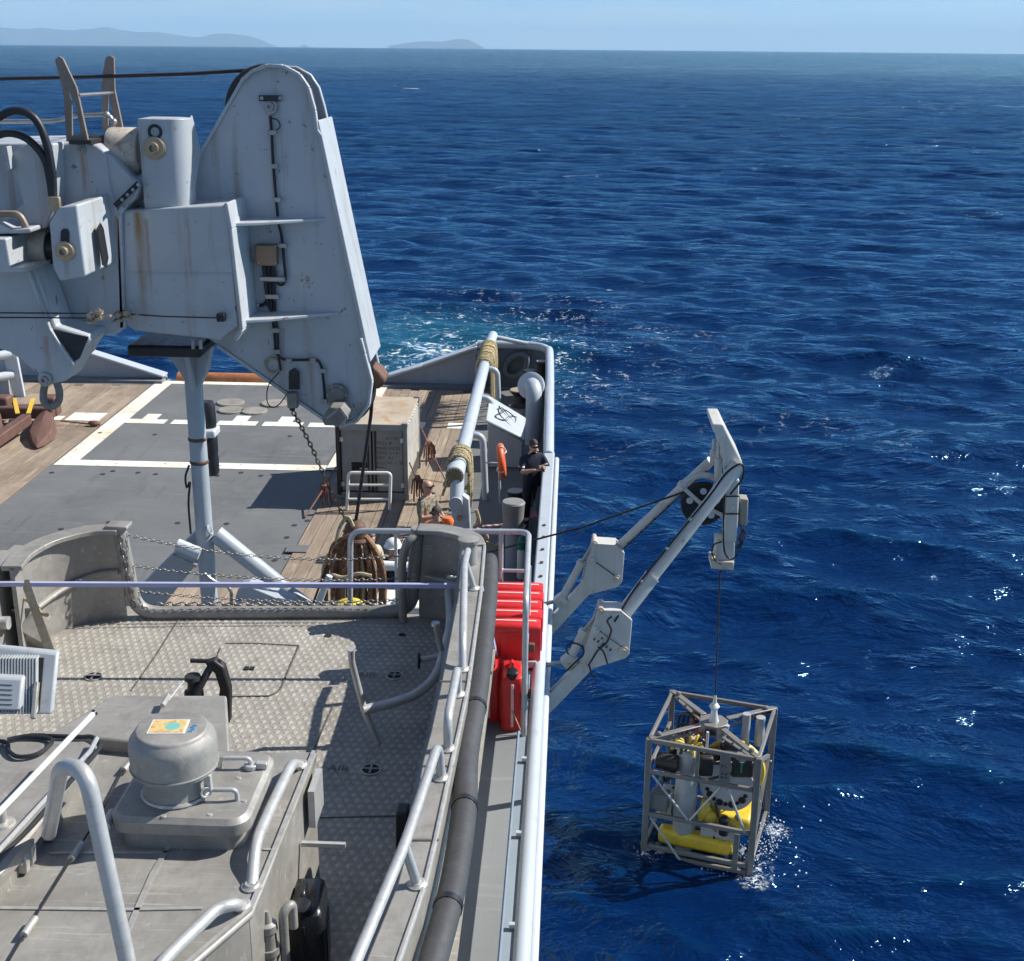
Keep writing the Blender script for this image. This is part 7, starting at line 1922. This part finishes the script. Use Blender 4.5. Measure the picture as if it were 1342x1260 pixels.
# ------------------------------------------------------------------ people
def person(loc, face, label, J, mats, skin='skin_a', height=1.78, holds=None):
    """J: joints (x right of the person, y forward, z up, in metres for a 1.78 m figure). Body is one skinned mesh."""
    root = thing('person', loc, label, 'person')
    root.rotation_euler = (0, 0, face)
    k = height / 1.78
    names = [n for n in J if n not in ('look', 'palmL', 'palmR')]
    bones = [('pelvis', 'waist'), ('waist', 'chest'), ('chest', 'neck'), ('neck', 'jaw'), ('jaw', 'crown'),
             ('chest', 'shL'), ('shL', 'elL'), ('elL', 'wrL'), ('chest', 'shR'), ('shR', 'elR'), ('elR', 'wrR'),
             ('pelvis', 'hipL'), ('hipL', 'knL'), ('knL', 'anL'), ('anL', 'toL'), ('pelvis', 'hipR'), ('hipR', 'knR'), ('knR', 'anR'), ('anR', 'toR')]
    rad = dict(pelvis=(0.175, 0.13), waist=(0.170, 0.13), chest=(0.195, 0.145), neck=(0.060, 0.062), jaw=(0.072, 0.085), crown=(0.078, 0.095),
               shL=(0.088, 0.088), shR=(0.088, 0.088), elL=(0.058, 0.058), elR=(0.058, 0.058), wrL=(0.032, 0.032), wrR=(0.032, 0.032),
               hipL=(0.115, 0.12), hipR=(0.115, 0.12), knL=(0.085, 0.085), knR=(0.085, 0.085), anL=(0.066, 0.066), anR=(0.066, 0.066), toL=(0.045, 0.04), toR=(0.045, 0.04))
    me = bpy.data.meshes.new('body')
    me.from_pydata([tuple(Vector(J[n]) * k) for n in names], [(names.index(a), names.index(c)) for a, c in bones], [])
    tmp = bpy.data.objects.new('body_src', me)
    COL.objects.link(tmp)
    md = tmp.modifiers.new('skin', 'SKIN'); md.use_smooth_shade = True; md.branch_smoothing = 0.5
    for i, n in enumerate(names):
        sv = me.skin_vertices[0].data[i]
        sv.radius = (rad[n][0] * k, rad[n][1] * k)
        sv.use_root = (n == 'pelvis')
    sb = tmp.modifiers.new('sub', 'SUBSURF'); sb.levels = 2; sb.render_levels = 2
    dg = bpy.context.evaluated_depsgraph_get()
    res = bpy.data.meshes.new_from_object(tmp.evaluated_get(dg))
    bpy.data.objects.remove(tmp)
    res.materials.clear()
    slots = []
    for m_ in mats.values():
        if m_ not in slots: slots.append(m_)
    if skin not in slots: slots.append(skin)
    for s_ in slots: res.materials.append(MATS[s_])
    segs = [(Vector(J[a]) * k, Vector(J[c]) * k, c) for a, c in bones]
    def region(p):
        best, bn = 9, None
        for a, c, n in segs:
            ab = c - a
            t = max(0, min(1, (p - a).dot(ab) / ab.length_squared))
            d = (p - a - ab * t).length
            if d < best: best, bn, bt = d, n, t
        if bn in ('jaw', 'crown') or (bn == 'neck' and bt > 0.75): return 'skin'
        if bn in ('wrL', 'wrR'): return 'forearm'
        if bn in ('elL', 'elR'): return 'sleeve'
        if bn in ('toL', 'toR', ): return 'boots'
        if bn in ('hipL', 'hipR', 'knL', 'knR', 'anL', 'anR'): return 'legs'
        return 'torso'
    for p in res.polygons:
        r_ = region(p.center)
        p.material_index = slots.index(mats.get(r_, skin))
        p.use_smooth = True
    body = bpy.data.objects.new('body', res); COL.objects.link(body); body.parent = root
    def add(m, name, mat, par=None):
        o = m.build(name, mat, None); o.parent = par or root; return o
    # face
    jaw, cr = Vector(J['jaw']) * k, Vector(J['crown']) * k
    up = (cr - jaw).normalized(); mid = jaw.lerp(cr, 0.45)
    fwd = Vector(J.get('look', (0, 1, 0))).normalized(); fwd = (fwd - up * fwd.dot(up)).normalized(); sd_ = fwd.cross(up)
    m = MB(); m.ball(mid + fwd * 0.088 * k - up * 0.012, 0.017 * k, 8, (0.8, 1, 1.3)); add(m, 'nose', skin)
    for s_ in (-1, 1):
        m = MB(); m.ball(mid + sd_ * s_ * 0.080 * k - up * 0.005, 0.022 * k, 8, (0.5, 0.8, 1.3)); add(m, 'ear', skin)
        m = MB(); m.ball(mid + fwd * 0.080 * k + sd_ * s_ * 0.032 * k + up * 0.022, 0.010 * k, 8); add(m, 'eye', 'hole_black')
    m = MB(); m.bar(mid + fwd * 0.084 * k - up * 0.055 + sd_ * -0.022, mid + fwd * 0.084 * k - up * 0.055 + sd_ * 0.022, 0.012, 0.010); add(m, 'mouth', 'lip')
    # hands with palm and five fingers
    for sfx in 'LR':
        w, e = Vector(J['wr' + sfx]) * k, Vector(J['el' + sfx]) * k
        d = (w - e).normalized(); pn = Vector(J.get('palm' + sfx, (0, 0, -1))).normalized(); pn = (pn - d * pn.dot(d)).normalized(); ac = d.cross(pn)
        m = MB(); c = w + d * 0.045 * k
        rings = [[w + d * t * k + ac * (wd * a_) * k + pn * (th * b_) * k for a_, b_ in ((-1, -0.6), (0, -1), (1, -0.6), (1, 0.6), (0, 1), (-1, 0.6))] for t, wd, th in ((0.0, 0.026, 0.02), (0.03, 0.036, 0.018), (0.075, 0.042, 0.016), (0.09, 0.038, 0.012))]
        m.loft(rings); hand = add(m, 'hand', skin)
        for f_, (a_, L) in enumerate(((-0.030, 0.062), (-0.010, 0.075), (0.010, 0.072), (0.030, 0.056))):
            b0 = w + d * 0.085 * k + ac * a_ * k
            m = MB(); m.tube([b0, b0 + (d * 0.6 + pn * 0.5) * L * 0.45 * k, b0 + (d * 0.25 + pn * 0.95) * L * 0.8 * k, b0 + (d * -0.1 + pn * 1.1) * L * k], 0.0085 * k, 6); add(m, 'finger', skin, hand)
        b0 = w + d * 0.03 * k - ac * 0.03 * k
        m = MB(); m.tube([b0, b0 + (d * 0.5 - ac * 0.7 + pn * 0.3) * 0.04 * k, b0 + (d * 0.9 - ac * 0.5 + pn * 0.8) * 0.06 * k], 0.010 * k, 6); add(m, 'thumb', skin, hand)
    return root, dict(mid=mid, up=up, fwd=fwd, sd=sd_, k=k, add=add, jaw=jaw, cr=cr, J=J)
paint('skin_a', (0.44, 0.26, 0.18), 0.5, 0, 0.06, 8)
flat('beard_brown', (0.10, 0.055, 0.035), 0.8); flat('lip', (0.28, 0.12, 0.10)); flat('hair_dark', (0.04, 0.027, 0.02), 0.7); flat('hair_grey', (0.16, 0.15, 0.145), 0.7)
flat('lens_black', (0.008, 0.008, 0.010), 0.15)
flat('navy_cloth', (0.010, 0.014, 0.030), 0.85); flat('boot_black', (0.010, 0.010, 0.010), 0.5); flat('cream_cloth', (0.56, 0.50, 0.36), 0.8); flat('vest_orange', (0.75, 0.15, 0.03), 0.6)
s = NT('camo_cloth'); v = s.coord(kind='Object'); n = s.noise(v, 14, 3, 0.6, 0.6)
s.set(Base_Color=s.ramp(n, [(0.40, (0.09, 0.075, 0.05)), (0.45, (0.22, 0.19, 0.135)), (0.55, (0.30, 0.265, 0.19)), (0.62, (0.15, 0.12, 0.08))]), Roughness=0.9)
def hair(P, mat, shell=0.94):
    m = MB(); c = P['jaw'].lerp(P['cr'], 0.70) - P['fwd'] * 0.022 * P['k']
    rings = []
    for i in range(8):
        t = i / 7
        ring = []
        for z in range(18):
            q = 2 * math.pi * z / 18
            f_ = math.sin(q)
            reach = 0.60 if f_ < 0.1 else 0.60 - 0.24 * min(1, (f_ - 0.1) * 1.6)     # short at the brow, long at the nape
            a_ = t * math.pi * reach
            ring.append(c + P['up'] * math.cos(a_) * 0.108 * P['k'] * shell + (P['sd'] * math.cos(q) * 0.86 + P['fwd'] * f_ * 1.06) * (math.sin(a_) * 0.100 * P['k'] * shell + 0.001))
        rings.append(ring)
    m.loft(rings); return P['add'](m, 'hair', mat)
def shades(P):
    c = P['mid'] + P['fwd'] * 0.088 * P['k'] + P['up'] * 0.022
    m = MB(); m.bar(c - P['sd'] * 0.062, c + P['sd'] * 0.062, 0.018, 0.030, up=P['up']); 
    for s_ in (-1, 1): m.bar(c + P['sd'] * 0.066 * s_, c + P['sd'] * 0.078 * s_ - P['fwd'] * 0.09, 0.008, 0.010, up=P['up'])
    P['add'](m, 'sunglasses', 'lens_black')
STAND = dict(pelvis=(0, 0, 0.95), waist=(0, 0.0, 1.12), chest=(0, 0.0, 1.34), neck=(0, 0.01, 1.50), jaw=(0, 0.03, 1.58), crown=(0, 0.03, 1.70),
             shL=(-0.19, 0, 1.41), elL=(-0.25, 0.02, 1.13), wrL=(-0.24, 0.14, 0.92), shR=(0.19, 0, 1.41), elR=(0.25, 0.02, 1.13), wrR=(0.24, 0.14, 0.92),
             hipL=(-0.095, 0, 0.90), knL=(-0.11, 0.02, 0.50), anL=(-0.11, -0.02, 0.09), toL=(-0.12, 0.14, 0.05), hipR=(0.095, 0, 0.90), knR=(0.11, 0.02, 0.50), anR=(0.11, -0.02, 0.09), toR=(0.12, 0.14, 0.05))
GZ = Z_AFT + 0.0
# sailor in navy at the bulwark, looking down at a phone held in both hands; faces the camera, turned to the rail
J = dict(STAND); J.update(elL=(-0.28, 0.12, 1.16), wrL=(-0.07, 0.32, 1.24), elR=(0.28, 0.10, 1.16), wrR=(0.07, 0.32, 1.24), jaw=(0, 0.05, 1.57), crown=(0, 0.075, 1.69), look=(0, 1, -0.45), palmL=(0, 0, 1), palmR=(0, 0, 1))
p_, P = person((-0.66, 23.45, GZ), R(180 + 28), 'person in navy coveralls at the bulwark holding a phone', J, dict(torso='navy_cloth', sleeve='navy_cloth', legs='navy_cloth', boots='boot_black', forearm='skin_a'), height=1.84)
hair(P, 'hair_dark'); shades(P)
m = MB(); m.ball(P['jaw'] + P['fwd'] * 0.040 - P['up'] * 0.022, 0.056, 12, (1, 0.9, 0.55)); P['add'](m, 'beard', 'beard_brown')
for s_ in (-1, 1):
    e_ = Vector(J['elL' if s_ < 0 else 'elR']) * P['k']; sh_ = Vector(J['shL' if s_ < 0 else 'shR']) * P['k']
    d_ = (sh_ - e_).normalized()
    m = MB(); m.tube([e_ + d_ * 0.09, e_ + d_ * 0.125], 0.062, 14); P['add'](m, 'sleeve_band', 'cover_white')
wv_ = (Vector(J['wrL']) + Vector(J['wrR'])) / 2 * P['k']
rot_ = Matrix.Rotation(R(208), 3, 'Z')
m = MB(); m.box(Vector(p_.location) + rot_ @ (wv_ + Vector((0, 0.09, 0.05))), (0.08, 0.012, 0.15), rot=rot_ @ Matrix.Rotation(R(50), 3, 'X')); o = m.build('phone', 'lens_black', None, bevel=0.004); tag(o, 'dark phone held by the person in navy coveralls', 'phone')
# bald man in camouflage by the pipe rail, seen from the side, facing right
J = dict(STAND); J.update(elR=(0.26, 0.05, 1.14), wrR=(0.12, 0.28, 1.18), elL=(-0.26, 0.05, 1.14), wrL=(-0.12, 0.28, 1.10), look=(0, 1, -0.1))
p_, P = person((-2.42, 20.95, GZ), R(-90 - 28), 'bald person in camouflage uniform and sunglasses near the container', J, dict(torso='camo_cloth', sleeve='camo_cloth', legs='camo_cloth', boots='boot_black', forearm='skin_a'), height=1.80)
shades(P)
m = MB(); m.ball(P['mid'] + P['up'] * 0.025 - P['fwd'] * 0.012, 0.092, 14, (0.92, 1.02, 1.0)); P['add'](m, 'scalp', 'skin_a')
for s_ in (-1, 1):
    m = MB(); m.box(Vector((0.17 * s_, 0, 1.475)), (0.10, 0.07, 0.02)); P['add'](m, 'shoulder_strap', 'navy_cloth')
# dark-haired man with sunglasses and orange vest
J = dict(STAND); J.update(look=(0.2, 1, -0.15))
p_, P = person((-2.12, 19.75, GZ), R(180 - 20), 'dark-haired person in sunglasses with an orange vest behind the boat corner', J, dict(torso='vest_orange', sleeve='navy_cloth', legs='navy_cloth', boots='boot_black', forearm='skin_a'), height=1.76)
hair(P, 'hair_dark'); shades(P)
m = MB(); m.lathe(Vector((-0.2, -0.02, 1.42)), (0, 0, 1), [(0, 0.08), (0.08, 0.10), (0.14, 0.07), (0.15, 0.0)], 14); P['add'](m, 'vest_collar', 'vest_orange')
# grey-haired man in a cream shirt
J = dict(STAND); J.update(look=(0.1, 1, -0.5), jaw=(0, 0.04, 1.575), crown=(0, 0.06, 1.695))
p_, P = person((-3.06, 18.55, GZ), R(180 + 50), 'grey-haired person in a cream shirt beside the hose bundle', J, dict(torso='cream_cloth', sleeve='cream_cloth', legs='navy_cloth', boots='boot_black', forearm='skin_a'), height=1.77)
hair(P, 'hair_grey')
# person in a white helmet
J = dict(STAND); J.update(look=(0, 1, -0.3))
p_, P = person((-2.62, 18.2, GZ), R(20), 'person in a white hard hat behind the white padded tube', J, dict(torso='navy_cloth', sleeve='navy_cloth', legs='navy_cloth', boots='boot_black', forearm='skin_a'), height=1.74)
c = P['jaw'].lerp(P['cr'], 0.55)
m = MB(); m.lathe(c, P['up'], [(0, 0.145), (0.008, 0.15), (0.014, 0.125), (0.05, 0.122), (0.10, 0.10), (0.13, 0.06), (0.145, 0.0)], 24); P['add'](m, 'hard_hat', 'cover_white')
make_haze()
